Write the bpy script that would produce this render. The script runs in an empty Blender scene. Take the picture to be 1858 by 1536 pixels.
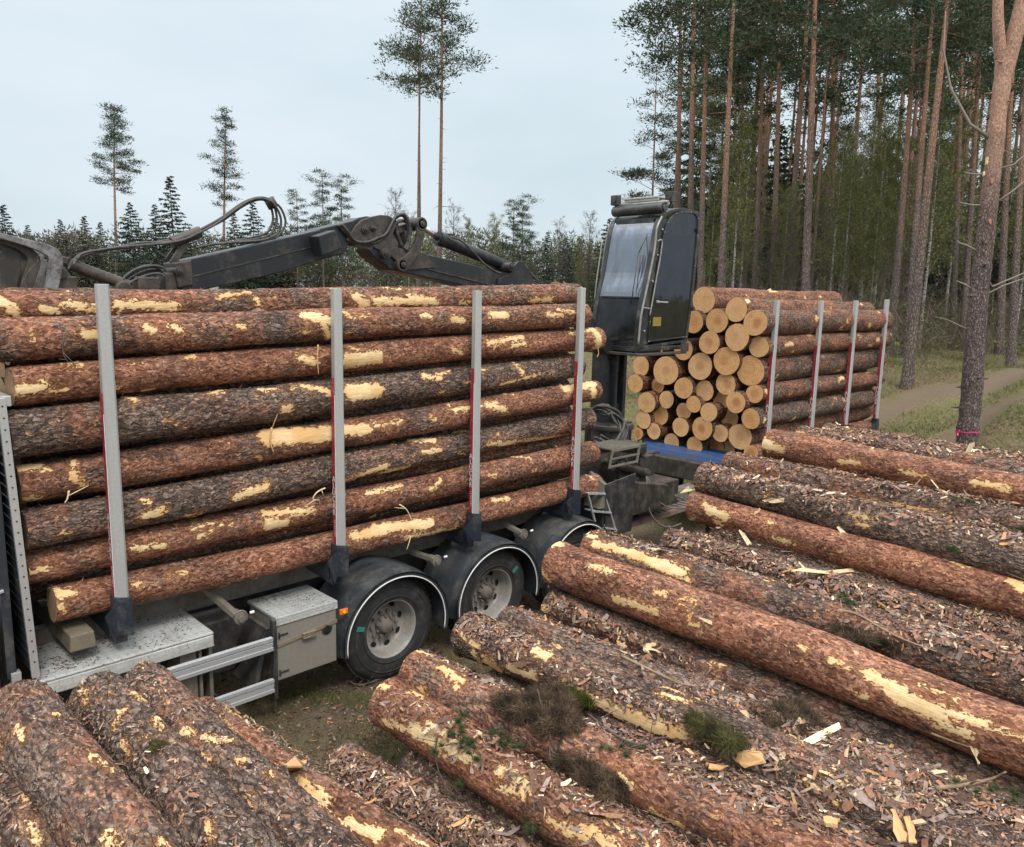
import bpy, bmesh, math, random
import numpy as np
from mathutils import Vector, Matrix
PI = math.pi
R = math.radians
rnd = random.Random(7)
rng = np.random.default_rng(7)
S = bpy.context.scene
COL = S.collection

# ------------------------------------------------------------ camera
F, PIT, ROLL, YAW = 1437.94, 0.1639, 0.0221, 0.7749
CAM = np.array([0.0, -5.961, 3.8176])
FW = np.array([math.sin(YAW)*math.cos(PIT), math.cos(YAW)*math.cos(PIT), -math.sin(PIT)])
_r = np.array([math.cos(YAW), -math.sin(YAW), 0.0]); _u = np.cross(_r, FW)
RT = _r*math.cos(ROLL)+_u*math.sin(ROLL); UP = -_r*math.sin(ROLL)+_u*math.cos(ROLL)
cd = bpy.data.cameras.new('camera'); cam = bpy.data.objects.new('camera', cd); COL.objects.link(cam)
cam.matrix_world = Matrix(((RT[0], UP[0], -FW[0], CAM[0]), (RT[1], UP[1], -FW[1], CAM[1]), (RT[2], UP[2], -FW[2], CAM[2]), (0, 0, 0, 1)))
cd.sensor_fit = 'HORIZONTAL'; cd.sensor_width = 36.0; cd.lens = F/1858*36
cd.clip_start = 0.05; cd.clip_end = 3000
S.camera = cam
S.render.resolution_x = 1024; S.render.resolution_y = 847

# ------------------------------------------------------------ sky and light (overcast)
SUN_EL, SUN_AZ = R(52), R(205)
w = bpy.data.worlds.new('World'); S.world = w; w.use_nodes = True
nt = w.node_tree; nt.nodes.clear()
out = nt.nodes.new('ShaderNodeOutputWorld'); bg = nt.nodes.new('ShaderNodeBackground')
sky = nt.nodes.new('ShaderNodeTexSky'); sky.sky_type = 'NISHITA'; sky.sun_disc = False
sky.sun_elevation = SUN_EL; sky.sun_rotation = SUN_AZ; sky.air_density = 1.0; sky.dust_density = 3.0
bg.inputs['Strength'].default_value = 0.1
tcw = nt.nodes.new('ShaderNodeTexCoord'); mpw = nt.nodes.new('ShaderNodeMapping'); mpw.inputs['Scale'].default_value = (1.2, 1.2, 3.2)
nz = nt.nodes.new('ShaderNodeTexNoise'); nz.inputs['Scale'].default_value = 1.7; nz.inputs['Detail'].default_value = 4
nt.links.new(tcw.outputs['Generated'], mpw.inputs[0]); nt.links.new(mpw.outputs[0], nz.inputs['Vector'])
sep = nt.nodes.new('ShaderNodeSeparateXYZ'); nt.links.new(tcw.outputs['Generated'], sep.inputs[0])
cr = nt.nodes.new('ShaderNodeValToRGB')
e = cr.color_ramp.elements
e[0].position = 0.0; e[0].color = (5.5, 6.15, 6.55, 1)
e[1].position = 1.0; e[1].color = (19, 19.5, 20, 1)
m = e.new(0.14); m.color = (5.5, 6.2, 6.7, 1)
m = e.new(0.36); m.color = (6.1, 6.75, 7.3, 1)
m = e.new(0.55); m.color = (13, 13.6, 14.2, 1)
nt.links.new(sep.outputs['Z'], cr.inputs[0])
cr2 = nt.nodes.new('ShaderNodeValToRGB')
cr2.color_ramp.elements[0].position = 0.32; cr2.color_ramp.elements[0].color = (0.88, 0.93, 0.935, 1)
cr2.color_ramp.elements[1].position = 0.68; cr2.color_ramp.elements[1].color = (1.10, 1.075, 1.075, 1)
nt.links.new(nz.outputs['Fac'], cr2.inputs[0])
mul = nt.nodes.new('ShaderNodeMix'); mul.data_type = 'RGBA'; mul.blend_type = 'MULTIPLY'; mul.inputs[0].default_value = 1
nt.links.new(cr.outputs[0], mul.inputs[6]); nt.links.new(cr2.outputs[0], mul.inputs[7])
mixw = nt.nodes.new('ShaderNodeMix'); mixw.data_type = 'RGBA'; mixw.inputs[0].default_value = 0.95
nt.links.new(sky.outputs[0], mixw.inputs[6]); nt.links.new(mul.outputs[2], mixw.inputs[7])
nt.links.new(mixw.outputs[2], bg.inputs['Color']); nt.links.new(bg.outputs[0], out.inputs[0])
sd = bpy.data.lights.new('sun', 'SUN'); sd.energy = 1.45; sd.angle = R(14); sd.color = (1.0, 0.965, 0.92)
sun = bpy.data.objects.new('sun', sd); COL.objects.link(sun)
sv = Vector((math.sin(SUN_AZ)*math.cos(SUN_EL), math.cos(SUN_AZ)*math.cos(SUN_EL), math.sin(SUN_EL)))
sun.rotation_euler = sv.to_track_quat('Z', 'Y').to_euler()
vs = S.view_settings; vs.view_transform = 'Standard'; vs.look = 'None'; vs.exposure = 0.44; vs.gamma = 1.0; vs.use_curve_mapping = False
S.render.engine = 'CYCLES'; S.cycles.max_bounces = 6; S.cycles.transparent_max_bounces = 12; S.cycles.diffuse_bounces = 3

# ------------------------------------------------------------ helpers
def ray(x, y): return FW+RT*((x-929)/F)-UP*((y-768)/F)
def at(x, y, ax, v):
    d = ray(x, y); t = (v-CAM[ax])/d[ax]; return CAM+d*t
def atd(x, y, depth): return CAM+ray(x, y)*depth
def sm(a, b, x):
    t = np.clip((x-a)/(b-a), 0, 1); return t*t*(3-2*t)
def terrain(x, y):
    x = np.asarray(x, float); y = np.asarray(y, float)
    x0 = 9.5+3.2*sm(-2.0, -0.4, y)
    h = 1.05*sm(x0, x0+5.0, x)+1.05*sm(x0+4.5, x0+11, x)+0.35*sm(22, 60, x)*sm(60, 5, y)
    back = sm(10, 34, y)*sm(60, 14, x)   # the clearing behind the truck stays low
    h = h*(1-0.55*back)
    h = h+0.05*np.sin(x*0.9+1.3*np.sin(y*0.7))+0.04*np.sin(y*1.3+x*0.4)+0.02*np.sin(x*3.1)*np.sin(y*2.7)
    return h
def tag(o, label=None, cat=None, group=None, kind=None):
    if label: o['label'] = label
    if cat: o['category'] = cat
    if group: o['group'] = group
    if kind: o['kind'] = kind
    return o
def link(o, parent=None):
    COL.objects.link(o)
    if parent is not None: o.parent = parent
    return o
def empty(name, loc=(0, 0, 0), parent=None):
    o = bpy.data.objects.new(name, None); o.location = loc; o.empty_display_size = 0.2
    return link(o, parent)
def npmesh(name, V, Fs, mats=(), midx=None, smooth=False, col=None, attrs=None):
    """V (n,3); Fs list of int arrays of shape (k,3) or (k,4)"""
    me = bpy.data.meshes.new(name)
    V = np.asarray(V, np.float32)
    if not isinstance(Fs, (list, tuple)): Fs = [Fs]
    Fs = [np.asarray(f, np.int32) for f in Fs if len(f)]
    loops = np.concatenate([f.ravel() for f in Fs]); tot = np.concatenate([np.full(len(f), f.shape[1], np.int32) for f in Fs])
    st = np.concatenate([[0], np.cumsum(tot)[:-1]]).astype(np.int32)
    me.vertices.add(len(V)); me.vertices.foreach_set('co', V.ravel())
    me.loops.add(len(loops)); me.loops.foreach_set('vertex_index', loops)
    me.polygons.add(len(tot)); me.polygons.foreach_set('loop_start', st); me.polygons.foreach_set('loop_total', tot)
    for m_ in mats: me.materials.append(m_)
    if midx is not None: me.polygons.foreach_set('material_index', np.asarray(midx, np.int32))
    if smooth is not False:
        sarr = np.ones(len(tot), bool) if smooth is True else smooth
        me.polygons.foreach_set('use_smooth', sarr)
    if col is not None:
        a = me.color_attributes.new('Col', 'FLOAT_COLOR', 'POINT')
        c4 = np.ones((len(V), 4), np.float32); c4[:, :3] = col; a.data.foreach_set('color', c4.ravel())
    if attrs:
        for k, v in attrs.items():
            a = me.attributes.new(k, 'FLOAT', 'POINT'); a.data.foreach_set('value', np.asarray(v, np.float32))
    me.update(calc_edges=True)
    return me
class MB:
    """collects primitives; build() links them as ONE mesh object"""
    def __init__(s): s.v = []; s.f = []; s.sm = []
    def add(s, vs, fs, smooth=False):
        b = len(s.v); s.v += [tuple(map(float, v)) for v in vs]; s.f += [tuple(i+b for i in f) for f in fs]; s.sm += [smooth]*len(fs); return s
    def box(s, a, b):
        x0, y0, z0 = [min(a[i], b[i]) for i in range(3)]; x1, y1, z1 = [max(a[i], b[i]) for i in range(3)]
        vs = [(x0, y0, z0), (x1, y0, z0), (x1, y1, z0), (x0, y1, z0), (x0, y0, z1), (x1, y0, z1), (x1, y1, z1), (x0, y1, z1)]
        return s.add(vs, [(0, 3, 2, 1), (4, 5, 6, 7), (0, 1, 5, 4), (1, 2, 6, 5), (2, 3, 7, 6), (3, 0, 4, 7)])
    def hexa(s, vs):
        return s.add(vs, [(0, 3, 2, 1), (4, 5, 6, 7), (0, 1, 5, 4), (1, 2, 6, 5), (2, 3, 7, 6), (3, 0, 4, 7)])
    def bar(s, p, q, w_, h_, up=(0, 0, 1)):
        p = Vector(p); q = Vector(q); d = (q-p).normalized(); up = Vector(up)
        sd_ = d.cross(up).normalized(); u_ = sd_.cross(d).normalized()
        vs = []
        for c in (p, q):
            for a_, b_ in ((-1, -1), (1, -1), (1, 1), (-1, 1)): vs.append(c+sd_*(a_*w_/2)+u_*(b_*h_/2))
        return s.add(vs, [(0, 1, 2, 3), (7, 6, 5, 4), (0, 4, 5, 1), (1, 5, 6, 2), (2, 6, 7, 3), (3, 7, 4, 0)])
    def tube(s, pts, r, n=8, caps=True, smooth=True):
        pts = [Vector(p) for p in pts]; k = len(pts)
        rs = r if hasattr(r, '__len__') else [r]*k
        b = len(s.v); prev = None; V = []
        for i, p in enumerate(pts):
            t = (pts[min(i+1, k-1)]-pts[max(i-1, 0)]).normalized()
            if prev is None:
                a_ = Vector((0, 0, 1)) if abs(t.z) < .9 else Vector((1, 0, 0)); n1 = t.cross(a_).normalized()
            else:
                n1 = (prev-t*prev.dot(t)).normalized()
            prev = n1; n2 = t.cross(n1)
            for j in range(n):
                a_ = 2*PI*j/n; V.append(p+n1*(math.cos(a_)*rs[i])+n2*(math.sin(a_)*rs[i]))
        fs = [(i*n+j, i*n+(j+1) % n, (i+1)*n+(j+1) % n, (i+1)*n+j) for i in range(k-1) for j in range(n)]
        s.add(V, fs, smooth)
        if caps:
            s.f.append(tuple(b+j for j in reversed(range(n)))); s.f.append(tuple(b+(k-1)*n+j for j in range(n))); s.sm += [False, False]
        return s
    def cyl(s, p, q, r, n=24, r2=None): return s.tube([p, q], [r, r if r2 is None else r2], n)
    def prism(s, poly, y0, y1, ax=1, smooth=False):
        """poly: list of 2D in the plane perpendicular to ax"""
        def P(a, b, c):
            return (a, c, b) if ax == 1 else ((c, a, b) if ax == 0 else (a, b, c))
        n = len(poly); V = [P(a, b, y0) for a, b in poly]+[P(a, b, y1) for a, b in poly]
        fs = [tuple(range(n)), tuple(reversed(range(n, 2*n)))]+[(i, n+i, n+(i+1) % n, (i+1) % n) for i in range(n)]
        b = len(s.f); s.add(V, fs, False)
        if smooth:
            for i in range(b+2, len(s.f)): s.sm[i] = True
        return s
    def lathe(s, prof, c, axis=(0, 1, 0), n=48):
        """prof: list of (radius, offset along axis)"""
        ax_ = Vector(axis).normalized(); a_ = Vector((0, 0, 1)) if abs(ax_.z) < .9 else Vector((1, 0, 0))
        n1 = ax_.cross(a_).normalized(); n2 = ax_.cross(n1); c = Vector(c); V = []
        for r_, o_ in prof:
            for j in range(n):
                t = 2*PI*j/n; V.append(c+ax_*o_+n1*(math.cos(t)*r_)+n2*(math.sin(t)*r_))
        k = len(prof)
        return s.add(V, [(i*n+j, i*n+(j+1) % n, (i+1)*n+(j+1) % n, (i+1)*n+j) for i in range(k-1) for j in range(n)], True)
    def build(s, name, mat, parent=None, bevel=0, fix=True):
        me = bpy.data.meshes.new(name); me.from_pydata(s.v, [], s.f); me.update()
        me.polygons.foreach_set('use_smooth', s.sm)
        if fix:
            bm = bmesh.new(); bm.from_mesh(me); bmesh.ops.recalc_face_normals(bm, faces=bm.faces[:]); bm.to_mesh(me); bm.free()
        me.materials.append(mat)
        o = bpy.data.objects.new(name, me); link(o, parent)
        if bevel:
            m_ = o.modifiers.new('bevel', 'BEVEL'); m_.width = bevel; m_.segments = 2; m_.limit_method = 'ANGLE'; m_.angle_limit = R(40)
            m_.harden_normals = False
        return o
def smooth_path(pts, n=6):
    """Catmull-Rom"""
    P = [np.array(p, float) for p in pts]; P = [2*P[0]-P[1]]+P+[2*P[-1]-P[-2]]; o = []
    for i in range(1, len(P)-2):
        for k in range(n):
            t = k/n
            o.append(0.5*((2*P[i])+(-P[i-1]+P[i+1])*t+(2*P[i-1]-5*P[i]+4*P[i+1]-P[i+2])*t*t+(-P[i-1]+3*P[i]-3*P[i+1]+P[i+2])*t**3))
    o.append(P[-2]); return o

# ------------------------------------------------------------ materials
class NT:
    def __init__(s, name):
        s.m = bpy.data.materials.new(name); s.m.use_nodes = True; s.t = s.m.node_tree; s.t.nodes.clear()
        s.out = s.n('ShaderNodeOutputMaterial'); s.bs = s.n('ShaderNodeBsdfPrincipled'); s.l(s.bs.outputs[0], s.out.inputs['Surface'])
    def n(s, t, **k):
        x = s.t.nodes.new(t)
        for a, b in k.items(): setattr(x, a, b)
        return x
    def l(s, a, b): s.t.links.new(a, b)
    def put(s, i, v):
        if hasattr(v, 'is_linked'): s.l(v, i)
        else: i.default_value = v
    def math(s, op, a, b=0.0, c=None, clamp=False):
        x = s.n('ShaderNodeMath', operation=op, use_clamp=clamp); s.put(x.inputs[0], a); s.put(x.inputs[1], b)
        if c is not None: s.put(x.inputs[2], c)
        return x.outputs[0]
    def mix(s, f, a, b, mode='MIX'):
        x = s.n('ShaderNodeMix', data_type='RGBA', blend_type=mode); s.put(x.inputs[0], f)
        s.put(x.inputs[6], a if hasattr(a, 'is_linked') else (*a, 1)); s.put(x.inputs[7], b if hasattr(b, 'is_linked') else (*b, 1)); return x.outputs[2]
    def ramp(s, f, stops):
        x = s.n('ShaderNodeValToRGB'); el = x.color_ramp.elements
        while len(el) < len(stops): el.new(0.5)
        for e_, (p, c) in zip(el, stops): e_.position = p; e_.color = (*c, 1) if hasattr(c, '__len__') else (c, c, c, 1)
        s.l(f, x.inputs[0]); return x.outputs[0]
    def noise(s, vec, sc, det=3, ro=.55, dist=0.0, out='Fac'):
        x = s.n('ShaderNodeTexNoise'); x.inputs['Scale'].default_value = sc; x.inputs['Detail'].default_value = det; x.inputs['Roughness'].default_value = ro
        x.inputs['Distortion'].default_value = dist; s.l(vec, x.inputs['Vector']); return x.outputs[out]
    def vor(s, vec, sc, feat='F1', out='Distance', rand=1.0):
        x = s.n('ShaderNodeTexVoronoi', feature=feat); x.inputs['Scale'].default_value = sc; x.inputs['Randomness'].default_value = rand
        s.l(vec, x.inputs['Vector']); return x.outputs[out]
    def mapv(s, vec, sc=(1, 1, 1), loc=(0, 0, 0), rot=(0, 0, 0)):
        x = s.n('ShaderNodeMapping'); x.inputs['Scale'].default_value = sc; x.inputs['Location'].default_value = loc; x.inputs['Rotation'].default_value = rot
        s.l(vec, x.inputs[0]); return x.outputs[0]
    def vadd(s, a, b, op='ADD'):
        x = s.n('ShaderNodeVectorMath', operation=op); s.put(x.inputs[0], a); s.put(x.inputs[1], b); return x.outputs[0]
    def attr(s, name, typ='GEOMETRY', out='Fac'):
        x = s.n('ShaderNodeAttribute', attribute_name=name, attribute_type=typ); return x.outputs[out]
    def objco(s, rand=True):
        tc = s.n('ShaderNodeTexCoord').outputs['Object']
        if not rand: return tc
        oi = s.n('ShaderNodeObjectInfo'); sc = s.n('ShaderNodeVectorMath', operation='SCALE')
        sc.inputs[0].default_value = (37.1, 21.7, 53.3); s.l(oi.outputs['Random'], sc.inputs['Scale'])
        return s.vadd(tc, sc.outputs[0])
    def bump(s, h, dist=.01, st=1.0):
        x = s.n('ShaderNodeBump'); x.inputs['Distance'].default_value = dist; x.inputs['Strength'].default_value = st; s.l(h, x.inputs['Height']); s.l(x.outputs[0], s.bs.inputs['Normal']); return x
    def col(s, v): s.put(s.bs.inputs['Base Color'], v if hasattr(v, 'is_linked') else (*v, 1)); return s
    def rough(s, v): s.put(s.bs.inputs['Roughness'], v); return s
def dirty(name, base, dirt, amt=.5, rough=.5, metal=0.0, sc=6, bumpd=.0015, dustz=0.0, spec=.5):
    t = NT(name); P = t.objco(False)
    n1 = t.noise(P, sc, 6, .65); n2 = t.noise(P, sc*9, 4, .6); n3 = t.noise(t.mapv(P, (1, 1, .15)), sc*5, 3, .6)
    f = t.math('ADD', t.math('MULTIPLY', n1, .6), t.math('ADD', t.math('MULTIPLY', n2, .25), t.math('MULTIPLY', n3, .15)))
    f = t.ramp(f, [(max(0, .62-amt*.35), 0.0), (min(1, .78-amt*.25), 1.0)])
    if dustz > 0:
        g = t.n('ShaderNodeNewGeometry'); sp = t.n('ShaderNodeSeparateXYZ'); t.l(g.outputs['Normal'], sp.inputs[0])
        up = t.math('MULTIPLY', t.math('MAXIMUM', sp.outputs[2], 0.0), dustz); f = t.math('ADD', f, t.math('MULTIPLY', up, n1), clamp=True)
    b2 = t.mix(t.math('MULTIPLY', n2, .6), base, tuple(c*.62 for c in base))
    t.col(t.mix(f, b2, dirt))
    t.rough(t.math('ADD', rough-.12, t.math('MULTIPLY', f, .35), clamp=True))
    t.put(t.bs.inputs['Metallic'], t.math('MULTIPLY', t.math('SUBTRACT', 1.0, f), metal) if metal else 0.0)
    t.bs.inputs['Specular IOR Level'].default_value = spec
    t.bump(n2, bumpd, .6); return t.m
def make_bark(name, disp=True, plate=(8, 27), red=1.0, amp=.012, vert=False):
    """bark in object space, long axis = X (Z when vert)"""
    t = NT(name); P = t.objco()
    al = (lambda a, b: (b, b, a)) if vert else (lambda a, b: (a, b, b))
    wc = t.noise(P, 7, 4, .65, out='Color')
    wv = t.n('ShaderNodeVectorMath', operation='SCALE'); t.l(t.vadd(wc, (.5, .5, .5), 'SUBTRACT'), wv.inputs[0]); wv.inputs['Scale'].default_value = .11
    Pw = t.vadd(P, wv.outputs[0])
    M1 = t.mapv(Pw, al(*plate)); edge = t.vor(M1, 1, 'DISTANCE_TO_EDGE')
    M2 = t.mapv(Pw, al(30, 62)); cell2 = t.vor(M2, 1, 'F1', 'Color')
    s2 = t.n('ShaderNodeSeparateXYZ'); t.l(cell2, s2.inputs[0])
    big = t.noise(P, 2.3, 4, .6); flk = t.noise(t.mapv(Pw, al(26, 85)), 1, 6, .72)
    rawn = t.attr('rough', 'OBJECT'); gry = t.attr('grey', 'OBJECT')
    crack = t.ramp(edge, [(0.0, 0.0), (.13, 1.0)])
    mixv = t.math('ADD', t.math('MULTIPLY', flk, .75), t.math('MULTIPLY', s2.outputs[0], .25))
    red_c = t.ramp(mixv, [(.28, (.024, .009, .006)), (.42, (.145*red, .056, .031)), (.55, (.29*red, .125, .072)), (.66, (.48*red, .25, .165)), (.78, (.57, .38, .28))])
    gr_c = t.ramp(mixv, [(.28, (.018, .012, .009)), (.42, (.110, .074, .056)), (.56, (.205, .148, .118)), (.72, (.37, .285, .235))])
    gm = t.math('ADD', t.math('ADD', t.math('MULTIPLY', big, 1.25), t.math('MULTIPLY', s2.outputs[2], .2)), t.math('SUBTRACT', gry, .37)); gm = t.ramp(gm, [(.66, 0.0), (.90, 1.0)])
    c = t.mix(gm, red_c, gr_c)
    pat2 = t.noise(t.mapv(P, al(2.2, 7)), 1, 4, .62); c = t.mix(1.0, c, t.ramp(pat2, [(.30, (.50, .46, .44)), (.5, (1.0, 1.0, 1.0)), (.70, (1.42, 1.36, 1.28))]), 'MULTIPLY')
    ck = t.math('MULTIPLY', t.math('SUBTRACT', 1.0, crack), t.math('ADD', .30, t.math('MULTIPLY', gm, .5)))
    c = t.mix(ck, c, (.022, .012, .009))
    # scattered pale and orange flecks where a flake has come off
    fl = t.math('MULTIPLY', t.ramp(s2.outputs[1], [(.88, 0.0), (.93, 1.0)]), t.ramp(flk, [(.50, 0.0), (.58, 1.0)]))
    c = t.mix(t.math('MULTIPLY', fl, .8), c, (.60, .34, .15))
    # peeled wood
    peel = t.attr('peel'); rag = t.noise(t.mapv(P, al(10, 30)), 1, 6, .72)
    pv = t.math('ADD', peel, t.math('MULTIPLY', t.math('SUBTRACT', t.math('ADD', t.math('MULTIPLY', rag, .78), t.math('MULTIPLY', s2.outputs[2], .22)), .5), 1.05))
    pm = t.ramp(pv, [(.50, 0.0), (.53, 1.0)]); rim = t.ramp(pv, [(.30, 0.0), (.46, 1.0)]); rim_shadow = t.ramp(pv, [(.44, 0.0), (.475, 1.0), (.50, 1.0), (.515, 0.0)]); tan = t.ramp(pv, [(.5, 1.0), (.66, 0.0)])  # includes a thin dark line painted as the bark rim's shadow
    wf = t.noise(t.mapv(P, al(7, 150)), 1, 4, .6)
    wood = t.ramp(wf, [(.3, (.58, .36, .15)), (.5, (.76, .55, .29)), (.7, (.88, .71, .44))])
    wood = t.mix(t.ramp(big, [(.46, 0.0), (.66, .65)]), wood, (.58, .30, .09))
    wood = t.mix(t.math('MULTIPLY', t.ramp(flk, [(.60, 0.0), (.66, .9)]), .9), wood, (.17, .08, .04))
    dull = t.attr('dull', 'OBJECT'); wood = t.mix(dull, wood, (.36, .19, .07))
    wood = t.mix(t.math('MULTIPLY', tan, .5), wood, (.55, .29, .10)); c = t.mix(t.math('MULTIPLY', rim, .5), c, (.36, .15, .05)); c = t.mix(pm, c, wood); c = t.mix(t.math('MULTIPLY', rim_shadow, .75), c, (.07, .028, .014))
    t.col(c); t.rough(t.math('SUBTRACT', .85, t.math('MULTIPLY', pm, .2))); t.bs.inputs['Specular IOR Level'].default_value = .3
    h = t.math('MULTIPLY', t.math('MULTIPLY', crack, .55), t.math('ADD', .25, gm))
    h = t.math('ADD', h, t.math('MULTIPLY', s2.outputs[0], .30)); h = t.math('ADD', h, t.math('MULTIPLY', flk, .75)); h = t.math('MULTIPLY', h, t.math('ADD', .35, rawn))
    h = t.math('MULTIPLY', h, t.math('SUBTRACT', 1.0, pm)); h = t.math('ADD', h, t.math('MULTIPLY', wf, .06))
    if disp:
        d = t.n('ShaderNodeDisplacement'); d.inputs['Scale'].default_value = amp; d.inputs['Midlevel'].default_value = .45; t.l(h, d.inputs['Height']); t.l(d.outputs[0], t.out.inputs['Displacement'])
        t.m.displacement_method = 'BOTH'
    else:
        t.bump(h, amp*1.4, 1.0)
    return t.m
def make_end(name, a, b, dark):
    t = NT(name); P = t.objco(False); oi = t.n('ShaderNodeObjectInfo').outputs['Random']
    s = t.n('ShaderNodeSeparateXYZ'); wv = t.n('ShaderNodeVectorMath', operation='SCALE'); t.l(t.vadd(t.noise(t.objco(), 5, 3, out='Color'), (.5, .5, .5), 'SUBTRACT'), wv.inputs[0]); wv.inputs['Scale'].default_value = .09
    t.l(t.vadd(P, wv.outputs[0]), s.inputs[0]); y, z = s.outputs[1], s.outputs[2]
    r = t.math('SQRT', t.math('ADD', t.math('MULTIPLY', y, y), t.math('MULTIPLY', z, z)))
    n = t.noise(t.objco(), 13, 5, .65)
    ring = t.math('ADD', t.math('MULTIPLY', t.math('SINE', t.math('MULTIPLY', r, 150.0)), .5), .5); ring2 = t.math('ADD', t.math('MULTIPLY', t.math('SINE', t.math('MULTIPLY', r, 640.0)), .5), .5)
    rot = t.n('ShaderNodeVectorRotate', rotation_type='X_AXIS'); t.l(P, rot.inputs[0]); t.l(t.math('MULTIPLY', oi, 6.28), rot.inputs['Angle'])
    saw = t.noise(t.mapv(rot.outputs[0], (3, 6, 120)), 1, 4, .7)
    c = t.mix(t.math('MULTIPLY', ring, t.math('ADD', .15, t.math('MULTIPLY', n, .8))), a, b); c = t.mix(t.math('MULTIPLY', ring2, .35), c, b)
    c = t.mix(t.ramp(saw, [(.52, 0.0), (.66, .65)]), c, dark); c = t.mix(t.ramp(saw, [(.30, .45), (.42, 0.0)]), c, (.90, .68, .42))
    heart = t.ramp(t.math('ADD', r, t.math('MULTIPLY', n, .05)), [(.075, 1.0), (.12, 0.0)])
    oi2 = t.math('FRACT', t.math('MULTIPLY', oi, 7.13)); oi3 = t.math('FRACT', t.math('MULTIPLY', oi, 17.7))
    c = t.mix(t.math('MULTIPLY', heart, t.math('MULTIPLY', oi2, .95)), c, (.44, .17, .05))
    c = t.mix(t.ramp(n, [(.5, 0.0), (.72, .6)]), c, dark)
    c = t.mix(t.math('MULTIPLY', oi3, .35), c, t.mix(1.0, c, (.78, .62, .50), 'MULTIPLY')); c = t.mix(t.math('MULTIPLY', oi, .22), c, (.87, .64, .38))
    t.col(c); t.rough(.8); t.bump(t.math('ADD', saw, t.math('MULTIPLY', ring, .2)), .004, .8); return t.m
BARK = make_bark('bark_near', True)
BARKF = make_bark('bark_far', False)
ENDW = make_end('log_end_wood', (.80, .48, .215), (.56, .255, .082), (.50, .21, .062))
ENDD = make_end('log_end_weathered', (.36, .25, .14), (.28, .18, .09), (.2, .12, .06))
M = {}
M['alu'] = dirty('aluminium_weathered', (.52, .52, .50), (.36, .35, .325), .3, .5, .35, 5)
M['alu_clean'] = dirty('aluminium_profile', (.66, .66, .65), (.46, .45, .42), .1, .38, .55, 4)
M['chassis'] = dirty('chassis_paint', (.025, .026, .028), (.095, .08, .062), .45, .6, 0, 5, dustz=.9)
M['beige'] = dirty('frame_dusty_paint', (.20, .18, .145), (.10, .08, .06), .6, .7, 0, 7)
M['crane'] = dirty('crane_grey_paint', (.021, .023, .026), (.085, .073, .060), .34, .45, .0, 4, dustz=.28, spec=.35)
M['crane_worn'] = dirty('crane_brown_grime', (.040, .034, .029), (.105, .085, .065), .45, .55, .1, 7, dustz=.4)
M['grapple'] = dirty('grapple_worn_steel', (.36, .36, .36), (.06, .052, .045), .68, .5, .4, 5)
M['rod'] = dirty('chromed_rod', (.62, .60, .57), (.3, .27, .22), .2, .25, .9, 4)
M['boot'] = dirty('bunk_paint_navy', (.022, .030, .042), (.11, .10, .09), .38, .5, 0, 5)
M['fender'] = dirty('fender_plastic', (.030, .036, .044), (.10, .095, .085), .42, .42, 0, 4, dustz=.5)
M['rubber'] = dirty('tyre_rubber', (.026, .026, .026), (.085, .075, .064), .35, .8, 0, 9)
M['rim'] = dirty('wheel_rim_dusty', (.36, .34, .31), (.20, .17, .135), .5, .6, .15, 7)
M['hub'] = dirty('hub_rusty', (.13, .115, .10), (.19, .16, .13), .6, .7, .1, 14)
M['box'] = dirty('toolbox_dusty_steel', (.33, .31, .28), (.20, .165, .125), .65, .5, .35, 3)
M['hose'] = dirty('hydraulic_hose', (.03, .03, .03), (.11, .10, .08), .5, .55, 0, 14)
M['blue'] = dirty('trailer_blue_paint', (.022, .085, .25), (.10, .08, .06), .45, .45, 0, 6)
M['drawbar'] = dirty('drawbar_pinkish_primer', (.27, .17, .155), (.13, .10, .08), .55, .7, 0, 6)
M['red'] = dirty('red_strip', (.34, .022, .035), (.40, .34, .32), .3, .5, 0, 26)
M['white'] = dirty('white_lettering', (.78, .76, .74), (.5, .45, .42), .2, .5, 0, 20)
M['redcab'] = dirty('red_cab_paint', (.25, .012, .02), (.1, .04, .03), .3, .35, 0, 5)
M['cabframe'] = dirty('cab_frame_black', (.022, .024, .025), (.17, .155, .13), .32, .42, 0, 5, dustz=.3)
M['pipe'] = dirty('cab_guard_pipe', (.34, .33, .30), (.13, .12, .10), .5, .5, .3, 12)
M['wood'] = dirty('old_timber_block', (.20, .165, .11), (.12, .09, .06), .5, .85, 0, 8)
M['teal'] = dirty('teal_marking', (.03, .24, .19), (.07, .1, .09), .5, .7, 0, 30)
M['yellow'] = dirty('yellow_sticker', (.26, .21, .03), (.12, .10, .04), .3, .5, 0, 20)
M['pink'] = dirty('pink_marking_tape', (.85, .05, .22), (.5, .05, .15), .1, .5, 0, 20)
M['rope'] = dirty('rope_strap', (.25, .19, .12), (.12, .09, .06), .5, .8, 0, 30)
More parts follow.
